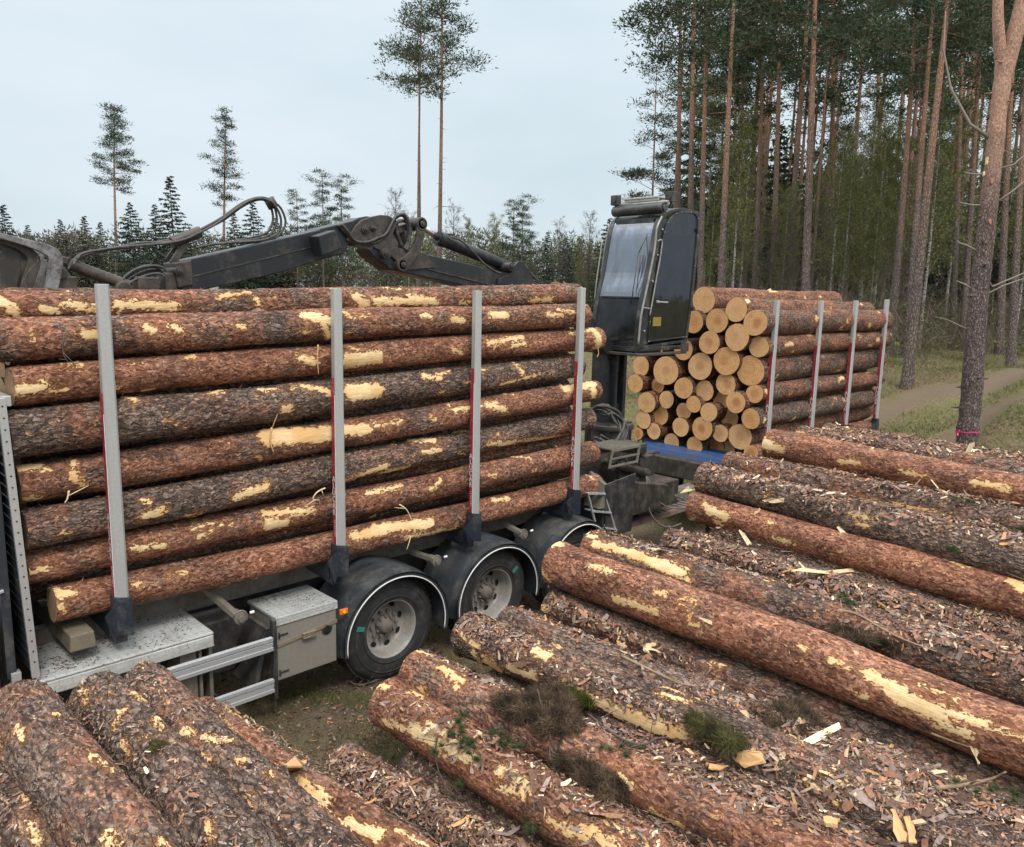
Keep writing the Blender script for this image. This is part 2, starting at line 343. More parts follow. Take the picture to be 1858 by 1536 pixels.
def checker(name, base):
    t = NT(name); P = t.objco(False)
    a = t.vor(t.mapv(P, (30, 30, 30), rot=(0, 0, .785)), 1, 'F1', 'Distance', 0.0)
    w1 = t.n('ShaderNodeTexWave', wave_type='BANDS', bands_direction='DIAGONAL'); t.l(P, w1.inputs[0]); w1.inputs['Scale'].default_value = 9
    br = t.n('ShaderNodeTexChecker'); br.inputs['Scale'].default_value = 24; t.l(t.mapv(P, (1, 1, 1), rot=(.02, .02, .785)), br.inputs[0])
    n1 = t.noise(P, 5, 6, .7); n2 = t.noise(P, 60, 3)
    d = t.ramp(t.math('ADD', t.math('MULTIPLY', n1, .7), t.math('MULTIPLY', n2, .3)), [(.47, 0.0), (.62, 1.0)])
    c = t.mix(t.math('MULTIPLY', br.outputs['Fac'], .35), base, tuple(x*.6 for x in base))
    sp_ = t.ramp(t.noise(P, 38, 4, .7), [(.60, 0.0), (.66, 1.0)]); c = t.mix(t.math('MULTIPLY', d, .38), c, (.24, .22, .18)); t.col(t.mix(t.math('MULTIPLY', sp_, t.math('MULTIPLY', n1, 1.3)), c, (.06, .04, .028))); t.rough(.5); t.bs.inputs['Metallic'].default_value = .25
    t.bump(t.math('ADD', br.outputs['Fac'], t.math('MULTIPLY', n2, .5)), .004, .8); return t.m
M['checker'] = checker('checker_plate', (.56, .56, .53))
def vcol(name, rough=.85, spec=.2, trans=0.0, mulr=True):
    t = NT(name); c = t.attr('Col', out='Color')
    if mulr:
        n = t.noise(t.objco(False), 45, 3, .6); c = t.mix(1.0, c, t.ramp(n, [(.3, .72), (.7, 1.2)]), 'MULTIPLY')
    t.col(c); t.rough(rough); t.bs.inputs['Specular IOR Level'].default_value = spec
    if trans:
        tr = t.n('ShaderNodeBsdfTranslucent'); t.put(tr.inputs[0], c); mx = t.n('ShaderNodeMixShader'); mx.inputs[0].default_value = trans
        t.l(t.bs.outputs[0], mx.inputs[1]); t.l(tr.outputs[0], mx.inputs[2]); t.l(mx.outputs[0], t.out.inputs['Surface'])
    return t.m
M['litter'] = vcol('bark_litter'); M['leaf'] = vcol('foliage', .7, .25, .25, False); M['grassm'] = vcol('grass_blades', .7, .2, .2, False)
def glass(name, tint, alpha, rough=.08, dirt=.25, fk=1.1):
    t = NT(name); P = t.objco(False)
    n = t.noise(P, 4, 5, .7); n2 = t.noise(t.mapv(P, (3, 3, 26), rot=(.3, .4, 0)), 3, 4, .6)
    tr = t.n('ShaderNodeBsdfTransparent'); tr.inputs[0].default_value = (*tint, 1)
    gl = t.n('ShaderNodeBsdfGlossy'); gl.inputs['Roughness'].default_value = rough; gl.inputs[0].default_value = (.9, .93, 1, 1)
    fr = t.n('ShaderNodeFresnel'); fr.inputs[0].default_value = 1.5
    m1 = t.n('ShaderNodeMixShader'); t.l(t.math('ADD', t.math('MULTIPLY', fr.outputs[0], fk), alpha, clamp=True), m1.inputs[0]); t.l(tr.outputs[0], m1.inputs[1]); t.l(gl.outputs[0], m1.inputs[2])
    df = t.n('ShaderNodeBsdfDiffuse'); df.inputs[0].default_value = (.30, .29, .27, 1)
    m2 = t.n('ShaderNodeMixShader'); t.l(t.math('MULTIPLY', t.ramp(t.math('ADD', t.math('MULTIPLY', n, .6), t.math('MULTIPLY', n2, .4)), [(.42, .12), (.62, 1.0)]), dirt), m2.inputs[0])
    t.l(m1.outputs[0], m2.inputs[1]); t.l(df.outputs[0], m2.inputs[2]); t.l(m2.outputs[0], t.out.inputs['Surface']); bu = t.n('ShaderNodeBump'); bu.inputs['Distance'].default_value = .02; bu.inputs['Strength'].default_value = .2; t.l(t.noise(t.mapv(P, (2, 2, .9)), 2, 2), bu.inputs['Height']); t.l(bu.outputs[0], gl.inputs['Normal']); return t.m
M['glass_front'] = glass('dusty_windscreen', (.55, .60, .66), .16, .08, .16)
M['glass_low'] = glass('scratched_lower_pane', (.30, .32, .35), .0, .2, .09, .6)
M['glass_door'] = glass('dark_door_pane', (.42, .43, .45), .0, .05, .05, .42)
# ------------------------------------------------------------ ground
def tpx(x, y):
    """point of the terrain seen at a photo pixel"""
    d = ray(x, y); t = 2.0
    for _ in range(4000):
        p = CAM+d*t
        if p[2] <= float(terrain(p[0], p[1])): return p
        t += 0.02+t*.001
    return CAM+d*t
MEDIAN = [tpx(*q) for q in ((1560, 838), (1625, 790), (1690, 757), (1750, 735), (1830, 712), (1900, 694), (1990, 672))]
def build_ground():
    def axis(lo, hi, c0, c1, fine, far):
        a = list(np.arange(c0, c1, fine)); s_ = fine; p = c1
        while p < hi: a.append(p); s_ *= 1.13; p += s_
        a.append(hi); s_ = fine; p = c0; b = []
        while p > lo: s_ *= 1.13; p -= s_; b.append(p)
        return np.array(sorted(set(b+a)))
    xs = axis(-500, 900, -1, 32, .12, 0); ys = axis(-400, 900, -7, 14, .12, 0)
    X, Y = np.meshgrid(xs, ys, indexing='ij'); Z = terrain(X, Y)
    near = np.exp(-((X-8)**2+(Y)**2)/900.0)
    Z = Z+(0.018*np.sin(X*11+3*np.sin(Y*7))*np.sin(Y*13+2*np.sin(X*5))+.012*np.sin(X*23+Y*17))*near
    # track: distance to the median polyline
    P = np.array([m_[:2] for m_ in MEDIAN]); D = np.full(X.shape, 1e9)
    for a, b in zip(P[:-1], P[1:]):
        ab = b-a; t = np.clip(((X-a[0])*ab[0]+(Y-a[1])*ab[1])/(ab@ab), 0, 1)
        D = np.minimum(D, np.hypot(X-(a[0]+t*ab[0]), Y-(a[1]+t*ab[1])))
    Z = Z-0.07*np.exp(-((D-1.15)/.4)**2)
    # ruts beside the truck
    nx, ny = X.shape; idx = np.arange(nx*ny).reshape(nx, ny)
    Fq = np.stack([idx[:-1, :-1].ravel(), idx[1:, :-1].ravel(), idx[1:, 1:].ravel(), idx[:-1, 1:].ravel()], 1)
    t = NT('ground_soil_and_grass'); G = t.n('ShaderNodeNewGeometry').outputs['Position']
    n1 = t.noise(G, .35, 5, .6); n2 = t.noise(G, 2.2, 5, .65); n3 = t.noise(G, 14, 4, .7); n4 = t.noise(G, 70, 3, .7); road = t.attr('road')
    soil = t.mix(n3, (.075, .053, .036), (.22, .165, .11)); needles = t.mix(n4, (.09, .055, .035), (.20, .14, .085))
    grass = t.mix(n3, (.06, .075, .022), (.17, .17, .055)); dry = t.mix(n4, (.16, .125, .07), (.30, .25, .15))
    g = t.ramp(t.math('ADD', t.math('MULTIPLY', n2, .7), t.math('MULTIPLY', n1, .5)), [(.52, 0.0), (.68, 1.0)])
    c = t.mix(t.ramp(n3, [(.4, 0.0), (.62, 1.0)]), needles, dry); c = t.mix(t.math('MULTIPLY', g, .75), c, grass)
    rutm = t.ramp(t.math('ABSOLUTE', t.math('SUBTRACT', t.math('ADD', road, t.math('MULTIPLY', t.math('SUBTRACT', n2, .5), .8)), 1.15)), [(.20, .9), (.55, 0.0)])
    c = t.mix(rutm, c, t.mix(n4, (.11, .08, .055), (.25, .19, .135)))
    med = t.ramp(t.math('ADD', road, t.math('MULTIPLY', t.math('SUBTRACT', n3, .5), .8)), [(.28, 1.0), (.6, 0.0)]); c = t.mix(t.math('MULTIPLY', med, .7), c, t.mix(n4, (.10, .115, .04), (.21, .20, .085)))
    sp = t.n('ShaderNodeSeparateXYZ'); t.l(G, sp.inputs[0])
    yard = t.math('MULTIPLY', t.ramp(t.math('DIVIDE', sp.outputs[0], 13.0), [(.85, 1.0), (1.0, 0.0)]), t.ramp(n2, [(.56, 1.0), (.68, .0)]))
    c = t.mix(t.math('MULTIPLY', yard, .85), c, soil)
    t.col(c); t.rough(.95); t.bs.inputs['Specular IOR Level'].default_value = .1
    t.bump(t.math('ADD', n3, t.math('MULTIPLY', n4, .6)), .04, 1.0)
    me = npmesh('ground', np.stack([X.ravel(), Y.ravel(), Z.ravel()], 1), Fq, [t.m], smooth=True, attrs={'road': D.ravel()})
    o = bpy.data.objects.new('ground', me); link(o); o['kind'] = 'structure'
build_ground()

# ------------------------------------------------------------ logs
def frame_of(p0, p1):
    p0 = np.array(p0, float); p1 = np.array(p1, float); ex = p1-p0; L = np.linalg.norm(ex); ex = ex/L
    ey = np.cross((0, 0, 1.0), ex); ey /= np.linalg.norm(ey); ez = np.cross(ex, ey); return p0, L, ex, ey, ez
def log_obj(name, p0, p1, r0, r1, nu, nt_, patches=(), nrand=0, seed=0, mat=None, e0=None, e1=None, bend=.02, lump=.03, parent=None, rough=.6, grey=.4, dull=0.0, knots=3, prand=(.01, .05), bulge=0.0):
    rg = np.random.default_rng(seed+100); P0, L, ex, ey, ez = frame_of(p0, p1)
    u = np.linspace(0, L, nu+1); th = np.arange(nt_)*2*PI/nt_
    U, T = np.meshgrid(u, th, indexing='ij')
    Rr = r0+(r1-r0)*U/L; ph = rg.uniform(0, 6.28, 8)
    Rr = Rr*(1+lump*(np.sin(U*2.1+ph[0]+T)+.7*np.sin(U*4.3+ph[1]+2*T)+.5*np.sin(3*T+ph[2]+U*1.1)+.4*np.sin(U*9+ph[3]-T)))
    Rr = Rr+bulge*np.exp(-U/.18)*r0
    for _ in range(knots):
        ku, kt, kw = rg.uniform(.3, L-.2), rg.uniform(0, 6.28), rg.uniform(.018, .06)
        dt = (T-kt+PI) % (2*PI)-PI; Rr = Rr+rg.uniform(.010, .034)*np.exp(-(((U-ku)/kw)**2+(dt*r0/kw)**2))
    cy_ = bend*np.sin(PI*U/L+ph[4]*.3)*math.cos(ph[5]); cz_ = bend*np.sin(PI*U/L)*math.sin(ph[5])*.5
    # sawn ends: chamfer the first ring a little
    Rr[0] *= .97; Rr[-1] *= .97; Rr = Rr+rg.normal(size=Rr.shape)*.0012
    Y = cy_+Rr*np.cos(T); Z = cz_+Rr*np.sin(T)
    peel = np.full(U.shape, -.5)
    segs = []
    def hit(x, y):
        d = ray(x, y); o = CAM-P0; dl = np.array([d@ex, d@ey, d@ez]); ol = np.array([o@ex, o@ey, o@ez]); rr = (r0+r1)/2
        A = dl[1]**2+dl[2]**2; B = ol[1]*dl[1]+ol[2]*dl[2]; C = ol[1]**2+ol[2]**2-rr*rr; disc = B*B-A*C
        tt = (-B-math.sqrt(disc))/A if disc > 0 else -B/A
        q = ol+dl*tt; return q[0], math.atan2(q[2], q[1]), tt
    for s_ in patches:
        u0, t0, d0 = hit(s_[0], s_[1]); u1, t1, d1 = hit(s_[2], s_[3]); segs.append((u0, t0, u1, t1, s_[4]*d0/F/2))
    for _ in range(nrand):
        a = rg.uniform(0, L); l_ = abs(rg.normal(0, .12)); t_ = rg.uniform(0, 6.28); segs.append((a, t_, a+l_, t_+rg.normal(0, .15), rg.uniform(*prand)))
    for u0, t0, u1, t1, hw in segs:
        dT = (t1-t0+PI) % (2*PI)-PI; a = np.array([0, 0.]); b = np.array([u1-u0, dT*r0])
        X_ = U-u0; Y_ = ((T-t0+PI-min(0, dT)) % (2*PI)-PI+min(0, dT)) if False else ((T-t0-dT/2+PI) % (2*PI)-PI+dT/2); Y_ = Y_*r0
        bb = b@b; k = np.clip((X_*b[0]+Y_*b[1])/(bb+1e-9), 0, 1); d = np.hypot(X_-k*b[0], Y_-k*b[1])
        peel = np.maximum(peel, np.clip(.5+(hw-d)/.03*.2, -.5, 1.4))
    V = np.stack([U.ravel(), Y.ravel(), Z.ravel()], 1); n = nt_
    i = np.arange(nu)[:, None]*n; j = np.arange(n)[None, :]; j2 = (j+1) % n
    Q = np.stack([(i+j).ravel(), (i+j2).ravel(), (i+n+j2).ravel(), (i+n+j).ravel()], 1)[:, ::-1]
    c0 = len(V); rings = []; extra = []
    for ci, (ui, s_) in enumerate(((0, -1), (nu, 1))):
        base = ui*n; cc = V[base:base+n].mean(0)
        for fr in (.6,):
            rg2 = cc+(V[base:base+n]-cc)*fr; extra.append(rg2)
    ring0 = c0; ring1 = c0+n; cen0 = c0+2*n; cen1 = cen0+1
    V = np.concatenate([V, extra[0], extra[1], [V[:n].mean(0)], [V[nu*n:nu*n+n].mean(0)]])
    jj = np.arange(n); jn = (jj+1) % n; b1 = nu*n
    E0q = np.stack([jj, ring0+jj, ring0+jn, jn], 1); E1q = np.stack([b1+jj, b1+jn, ring1+jn, ring1+jj], 1)
    E0t = np.stack([ring0+jj, np.full(n, cen0), ring0+jn], 1); E1t = np.stack([ring1+jj, ring1+jn, np.full(n, cen1)], 1)
    pl = np.concatenate([peel.ravel(), np.full(2*n+2, -.5)])
    fs = [Q, E0q, E1q, E0t, E1t]; mi = np.concatenate([np.zeros(len(Q)), np.ones(n), np.full(n, 2), np.ones(n), np.full(n, 2)])
    smo = np.concatenate([np.ones(len(Q), bool), np.zeros(4*n, bool)])
    me = npmesh(name, V, fs, [mat or BARK, e0 or ENDW, e1 or ENDW], mi, smo, attrs={'peel': pl})
    o = bpy.data.objects.new(name, me); link(o, parent)
    o.matrix_world = Matrix(((ex[0], ey[0], ez[0], P0[0]), (ex[1], ey[1], ez[1], P0[1]), (ex[2], ey[2], ez[2], P0[2]), (0, 0, 0, 1)))
    o['rough'] = float(rough); o['grey'] = float(grey); o['dull'] = float(dull)
    return o

# load on the truck: eight logs seen from the side
def axis_pt(x, yt, yb, Y): return at(x, (yt+yb)/2, 1, Y)
TL = [
 ('L1', 0, 518, 582, 1045, 509, 552, .42, -.55, .118, .128, .45, [(0,545,30,568,22),(80,560,105,562,16),(125,550,178,560,16),(212,552,250,550,16),(245,552,322,554,17),(462,533,472,545,10),(650,535,668,552,20),(685,544,790,544,16),(745,535,795,548,12),(962,544,1000,543,12),(836,548,850,549,7),(700,520,730,522,5)],
  'uppermost side log of the truck load, long pale peeled strips on reddish bark'),
 ('L2', 0, 577, 660, 1057, 550, 592, .26, -.45, .152, .135, .40, [(158,606,178,606,18),(268,595,280,600,16),(318,594,330,600,14),(435,592,444,595,10),(555,574,606,585,20),(590,590,600,612,16),(628,570,640,576,10),(770,574,785,576,10),(824,580,842,584,16),(895,572,918,572,18),(992,570,1020,572,10),(1010,562,1050,566,8),(60,610,62,618,6)],
  'second side log from the top of the truck load, thick, several round pale scars'),
 ('L3', 17, 665, 738, 1085, 592, 635, .25, 0, .134, .132, .25, [(28,708,76,702,22),(545,650,575,660,14),(635,658,690,652,28),(826,636,840,645,10),(890,625,950,612,12),(935,627,955,625,9),(1035,605,1078,598,8),(1078,600,1084,628,20),(640,635,655,638,6)],
  'smooth brown side log, third from the top of the truck load, with pale end'),
 ('L4', 9, 740, 836, 1052, 637, 690, .27, 0, .172, .145, .62, [(218,724,240,728,14),(378,712,400,708,12),(512,740,522,740,18),(468,706,500,704,9),(548,700,600,712,14),(636,710,682,708,34),(770,682,800,684,12),(878,668,888,670,8),(936,657,955,678,9),(915,698,985,680,6)],
  'grey brown thick side log fourth from the top of the truck load'),
 ('L5', 30, 840, 916, 1078, 687, 727, .25, 0, .142, .130, .35, [(38,848,68,845,26),(50,905,70,900,16),(130,832,135,855,12),(132,860,152,878,14),(485,788,600,782,38),(620,775,665,775,26),(682,767,730,760,8),(825,740,850,735,12),(882,730,915,740,14),(1025,702,1075,695,22),(1070,695,1076,718,16),(845,738,900,728,8),(780,752,790,756,6)],
  'side log, fifth from the top of the truck load, with a wide pale band'),
 ('L6', 40, 918, 1000, 1073, 737, 782, .27, 0, .150, .140, .58, [(110,964,120,966,12),(255,905,265,906,8),(335,932,360,928,8),(425,898,478,882,18),(745,798,788,798,16),(625,870,700,845,12),(690,858,740,848,10),(890,806,1035,790,10),(260,935,290,925,18),(770,820,800,815,12)],
  'dark furrowed side log sixth from the top of the truck load'),
 ('L7', 46, 996, 1066, 1070, 793, 845, .25, 0, .126, .142, .35, [(48,1040,92,1030,10),(245,995,298,990,10),(480,930,570,925,14),(490,950,520,948,22),(668,892,728,878,10),(928,828,958,830,6),(885,858,898,862,7),(780,885,800,870,7),(400,952,425,950,6)],
  'side log, seventh from the top of the truck load, with a torn gash'),
 ('L8', 94, 1062, 1132, 1082, 852, 902, .25, 0, .135, .135, .28, [(98,1075,125,1075,22),(110,1095,118,1110,10),(243,1058,254,1058,9),(640,968,700,958,18),(680,955,780,945,22),(735,970,825,955,10),(895,904,922,900,10),(405,1085,415,1088,8),(310,1040,335,1036,8),(940,880,950,882,6),(1065,862,1076,868,8)],
  'lowest side log of the truck load, its left end resting on a timber block'),
]
for i, (k, x0, a0, b0, x1, a1, b1, Yc, ext, r0, r1, grey, pat, lab) in enumerate(TL):
    P, Q = axis_pt(x0, a0, b0, Yc), axis_pt(x1, a1, b1, Yc)
    if k == 'L1': P[2] -= .03; Q[2] -= .02
    d = (Q-P)/np.linalg.norm(Q-P); P = P+d*ext
    o = log_obj('pine_log', P, Q, r0, r1, 330, 76, pat, 10, seed=i*7+1, e0=ENDD if k in ('L3', 'L6', 'L5', 'L8', 'L4', 'L7') else ENDD, grey=grey-.04, rough=.62, bend=.045, lump=.030, prand=(.004, .02))
    tag(o, lab, 'log', 'pine logs loaded on the truck')
# second column and the hidden rest of the load
k = 0
for row in range(7):
    for c in range(7):
        if row == 6 and c > 6: continue
        z = 1.53+row*.335+(.15 if c % 2 == 0 else 0)+rnd.uniform(-.02, .02); y = .53+c*.285+rnd.uniform(-.015, .015); x = 1.35+rnd.uniform(-.05, .15)
        if y > 2.36: continue
        if c == 0 and row == 6: continue
        r_ = .15+rnd.uniform(-.012, .0)
        top = row == 6
        if not (c < 2 or top): continue
        o = log_obj('pine_log', (x, y, z-(.07 if top else 0)), (7.25+rnd.uniform(-.1, .15), y+rnd.uniform(-.03, .03), z-(.07 if top else 0)), r_, r_*.95, 60, 22, (), 12, seed=200+k, mat=BARKF, e0=ENDD, grey=.45, lump=.02); k += 1
        tag(o, ['', 'second', 'third', 'fourth', 'fifth', 'sixth', 'seventh', 'last'][min(c+1, 7)]+' log of the truck load top layer, counted from the side facing the camera' if top else 'pine log inside the truck load, hidden behind the side row', 'log', 'pine logs inside the truck load')

# load on the trailer: cut ends facing the camera
XE = 11.28
TE = [  # zoom x, y, half height, label
 (563,157,78,'large round end at the top left of the load, beside the cab door'),
 (782,224,73,'topmost end in the middle of the trailer load, standing a little proud'),
 (905,307,79,'pale ringed end at the top right corner of the trailer load'),
 (652,292,75,'orange end just below and between the two topmost trailer logs'),
 (500,300,70,'end half hidden by the back edge of the cab door'),
 (763,398,82,'end with two dark knots in the upper middle of the trailer load'),
 (590,432,71,'end with a dark ringed heart, right of the lower cab corner'),
 (920,462,64,'brown streaked end next to the first trailer stake, second from the top'),
 (700,553,87,'very large pale end in the centre right of the trailer load'),
 (870,615,91,'biggest end of the trailer load, saw streaked, beside the first stake'),
 (537,585,83,'large orange brown end in the centre of the trailer load'),
 (420,480,64,'end right under the cab floor plate at its right end'),
 (260,462,46,'end seen through the gap just under the cab door'),
 (315,615,88,'very large lobed end left of centre in the trailer load'),
 (158,585,60,'end at the left edge of the trailer load just below the cab rail'),
 (120,697,56,'end at the left edge of the trailer load next to the crane column'),
 (262,712,47,'small end tucked under the very large lobed end'),
 (425,727,65,'end with a dark knot at its upper right, below the load centre'),
 (567,745,62,'greyish pale end in the middle of the trailer load'),
 (710,703,67,'pale yellow end directly below the very large pale one'),
 (893,765,57,'pale ringed end directly below the biggest end by the first stake'),
 (185,820,64,'greyish end at the left edge above the red lettered far stake foot'),
 (310,803,53,'small pale end with a sharp rim left of centre in the trailer load'),
 (497,835,51,'small orange end left of the cracked pale end'),
 (665,808,53,'dull small end wedged between two brighter ones'),
 (772,820,66,'orange swirled end with a frayed top near the right side'),
 (165,932,54,'orange brown end low at the left edge of the trailer load'),
 (272,903,60,'streaked end low on the left side of the trailer load'),
 (420,877,51,'small end in the middle of the lower trailer rows'),
 (588,885,58,'end with a star of cracks in the lower middle of the trailer load'),
 (731,922,60,'dull recessed end in the lower right of the trailer load'),
 (857,927,62,'pale ringed end lower right beside the foot lettering of the first stake'),
 (403,980,58,'end with a frayed rim above the small orange bottom end'),
 (548,988,71,'large plain end in the lower middle of the trailer load'),
 (240,1005,50,'bright ringed end low on the left above the tread step'),
 (662,1022,54,'round pale end low in the trailer load with a splinter hanging below'),
 (793,1043,78,'large dark ringed end in the bottom right of the trailer load'),
 (345,1078,54,'orange end at the bottom resting on the blue beam, furthest left'),
 (500,1100,55,'pale cracked end at the bottom resting on the middle of the blue beam'),
 (627,1107,58,'dull brown end at the bottom of the load above the blue beam'),
 (725,1118,52,'brown end at the bottom of the load right of the dull brown one'),
 (868,1150,48,'end at the bottom right partly behind the stacked logs in front'),
 (130,1022,36,'broken yellow end at the bottom left right behind the tread step'),
 (330,330,72,None), (180,440,60,None), (170,330,66,None), (330,190,66,None),
]
for i, (zx, zy, rr, lab) in enumerate(TE):
    xe = XE+rnd.uniform(-.05, .09)+(.18 if i in (24, 30, 39, 40, 16) else 0)+(.12 if lab is None else 0)
    P = at(1120+zx/3.573, 500+zy/3.573, 0, xe); t_ = (P-CAM)@FW; r_ = rr/3.573*t_/F*1.10
    outer = zx > 850 or zy < 230
    L = rnd.uniform(4.75, 5.05); Q = P+np.array([L, rnd.uniform(-.05, .05), rnd.uniform(-.03, .05)])
    if outer and zx > 850: Q[1] = max(.2, P[1]+rnd.uniform(-.02, .05))
    Q[1] = min(max(Q[1], .18), 2.42); Q[2] += -.02
    o = log_obj('pine_log', P, Q, r_, min(r_*.97, .2), 150 if outer else 60, 40, (), (26 if outer else 6), seed=400+i, mat=BARKF, grey=rnd.uniform(.12, .55), rough=.8, dull=rnd.choice([0, 0, .3]), lump=.028, prand=(.006, .045), bend=.03)
    tag(o, ('pine log, '+lab) if lab else 'pine log of the trailer load hidden behind the crane cab', 'log', 'pine logs loaded on the trailer')

# pile in the foreground
PY = -1.32
PILE = dict(  # end centre px, second px, r0, r1, visible length beyond, kz (tilt)
 E0=(-75,1400,20,1490,.17,.17,.60,.55,[(40,1500,60,1536,16),(50,1535,66,1536,12)],'log cut off by the bottom left corner of the photo, only its flank showing'),
 A=(38,1292,213,1532,.178,.168,.52,.8,[(172,1378,204,1405,12),(192,1522,212,1536,20),(2,1330,8,1350,14),(100,1295,110,1300,6)],'leftmost whole log in the foreground, thick, scaly red and grey bark'),
 B=(163,1272,392,1532,.158,.158,.66,.8,[(202,1352,210,1380,12),(225,1262,240,1275,10),(240,1340,245,1345,6),(170,1270,180,1262,8),(360,1500,368,1530,10)],'middle one of the three thick foreground logs at the lower left, grey patches'),
 C=(250,1250,542,1532,.152,.155,.55,.7,[(316,1325,330,1335,13),(356,1338,402,1347,13),(416,1380,430,1384,11),(434,1450,438,1470,14),(235,1208,250,1206,8),(350,1378,364,1384,10),(470,1400,480,1410,7)],'right one of the three thick foreground logs at the lower left, under the side guard'),
 D=(372,1297,668,1505,.125,.13,.35,.4,[(398,1308,425,1335,20),(432,1345,458,1358,22),(492,1400,590,1455,40),(560,1470,585,1490,24),(640,1490,700,1512,22),(600,1480,640,1500,16)],'thin log with bright yellow peeled wood beside the three thick foreground logs'),
 F=(612,1392,800,1500,.165,.17,.6,.45,[(745,1430,760,1440,10),(790,1480,806,1495,12)],'brown log heaped with bark flakes in the bottom middle of the foreground'),
 G=(698,1278,1000,1457,.185,.185,.25,.22,[(666,1248,695,1252,14),(694,1312,740,1330,13),(740,1325,845,1372,28),(770,1318,800,1330,22),(908,1395,955,1425,26),(905,1425,950,1435,14),(1000,1487,1060,1512,18),(1060,1500,1120,1530,22),(1100,1485,1190,1528,8)],'red brown log with a long pale stripe, second row from the gap, carrying green sprigs'),
 H=(757,1216,1250,1447,.165,.165,.35,.35,[(728,1205,745,1182,15),(745,1178,790,1188,13),(805,1210,845,1232,18),(845,1225,835,1245,10),(1135,1400,1150,1420,12),(1190,1465,1240,1490,9)],'short looking log in front of the wheel, its far half buried under moss and roots'),
 I=(845,1148,1240,1318,.18,.18,.62,.7,[(802,1170,830,1190,12),(835,1150,865,1175,12),(858,1185,868,1200,14),(882,1200,905,1218,20),(925,1215,965,1232,20),(972,1188,990,1196,20),(1045,1265,1130,1300,24),(1120,1300,1235,1345,30),(1190,1265,1250,1282,9)],'grey brown log before the second wheel, square pale scars along its flank'),
 J=(925,1132,1200,1248,.15,.16,.6,.6,[],'litter covered log wedged behind the grey brown log with square scars'),
 K=(995,1100,1300,1222,.15,.16,.55,.6,[(965,1098,985,1108,11)],'short dark log end under the long log, left of its neighbour'),
 L=(1053,1112,1450,1287,.165,.17,.65,.75,[(1300,1150,1310,1155,8)],'dark flaky log lying just under the long smooth log'),
 M=(1010,1022,1858,1347,.205,.178,.27,.2,[(985,988,1010,990,24),(985,1035,998,1050,9),(1072,1030,1112,1042,14),(1115,1088,1190,1112,15),(1190,1078,1206,1084,13),(1236,1090,1262,1096,7),(1262,1100,1250,1130,8),(1250,1135,1268,1137,7),(1448,1175,1460,1182,8),(1508,1203,1580,1228,10),(1575,1225,1640,1262,26),(1625,1262,1700,1300,34),(1700,1290,1790,1318,20),(1790,1320,1858,1340,10),(1555,1262,1570,1268,10),(1700,1320,1760,1335,16),(1670,1245,1740,1275,6)],'long smooth red log lying on top of the pile to the right edge'),
 N=(1078,992,1400,1092,.175,.18,.5,.6,[(1062,962,1085,972,12),(1085,985,1150,1000,16),(1150,1000,1245,1038,22),(1242,1040,1255,1052,10)],'log just beyond the long smooth one with a broad cream stripe near its end'),
 O=(1212,985,1700,1128,.165,.17,.6,.6,[(1700,1150,1760,1175,20),(1160,1010,1180,1015,8)],'flaky log half sunk in bark litter between the cream striped and the orange log'),
 P=(1262,918,1858,1087,.165,.15,.05,.12,[(1243,940,1262,938,10),(1280,915,1290,930,9),(1290,925,1320,938,18),(1300,945,1312,950,10),(1410,975,1445,985,9),(1735,1020,1760,1028,8),(1842,1052,1862,1066,24)],'smooth orange log running to the right edge of the photo'),
 Q=(1275,868,1858,1012,.175,.175,.65,.7,[(1545,925,1575,935,12),(1555,945,1575,950,9)],'dark thick log right behind the smooth orange log'),
 R=(1322,842,1858,948,.15,.15,.5,.5,[(1445,884,1520,896,7),(1520,897,1660,918,9),(1660,918,1722,932,9)],'log with a thin straight yellow stripe, second beyond the orange log'),
 S=(1403,806,1858,897,.19,.175,.18,.25,[(1384,800,1400,808,18),(1400,808,1422,816,14),(1528,838,1560,842,11),(1632,858,1680,866,5),(1768,878,1830,890,13)],'pinkish red log near the far end of the pile, pale patch at its end'),
 T=(1450,790,1858,880,.13,.14,.5,.6,[(1432,782,1500,795,5)],'brown log lying close behind the pinkish red log'),
 U=(1500,787,1858,872,.15,.15,.6,.6,[(1490,776,1530,786,6),(1552,787,1560,789,6)],'farthest log of the pile, rough and littered, below the trailer stakes'),
)
PLOG = {}
for i, (k, (a, b, c, d, r0, r1, grey, rough, pat, lab)) in enumerate(PILE.items()):
    ye = PY+{'M': .12, 'S': .1, 'T': .08, 'U': .0, 'J': -.15, 'K': .05, 'H': -.02}.get(k, 0)
    P = at(a, b, 1, ye)
    q = at(c, d, 2, P[2]); dr = q-P; dr[2] = 0; dr /= np.linalg.norm(dr)
    if k in ('T', 'U'): dr = np.array([-.14, -1, 0]); dr /= np.linalg.norm(dr)
    # end centre is hidden: the seen tip is the near side of the end; log runs away from the end toward the camera
    L = {'M': 4.9, 'P': 4.6}.get(k, 4.3)
    Q = P+dr*L
    hi = k in ('A', 'B', 'C', 'D', 'G', 'H', 'I', 'L', 'M', 'N', 'E0', 'F')
    PLOG[k] = (P, Q, r0, r1)
    o = log_obj('pine_log', P, Q, r0, r1, 400 if hi else 240, 96 if hi else 64, pat, 8 if k not in 'MP' else 4, seed=600+i, grey=grey-.02, rough=rough, prand=(.003, .018), bend=.05 if k != 'M' else .04, lump=.034, bulge=.06, knots=6)
    tag(o, lab, 'log', 'pine logs stacked in the roadside pile')
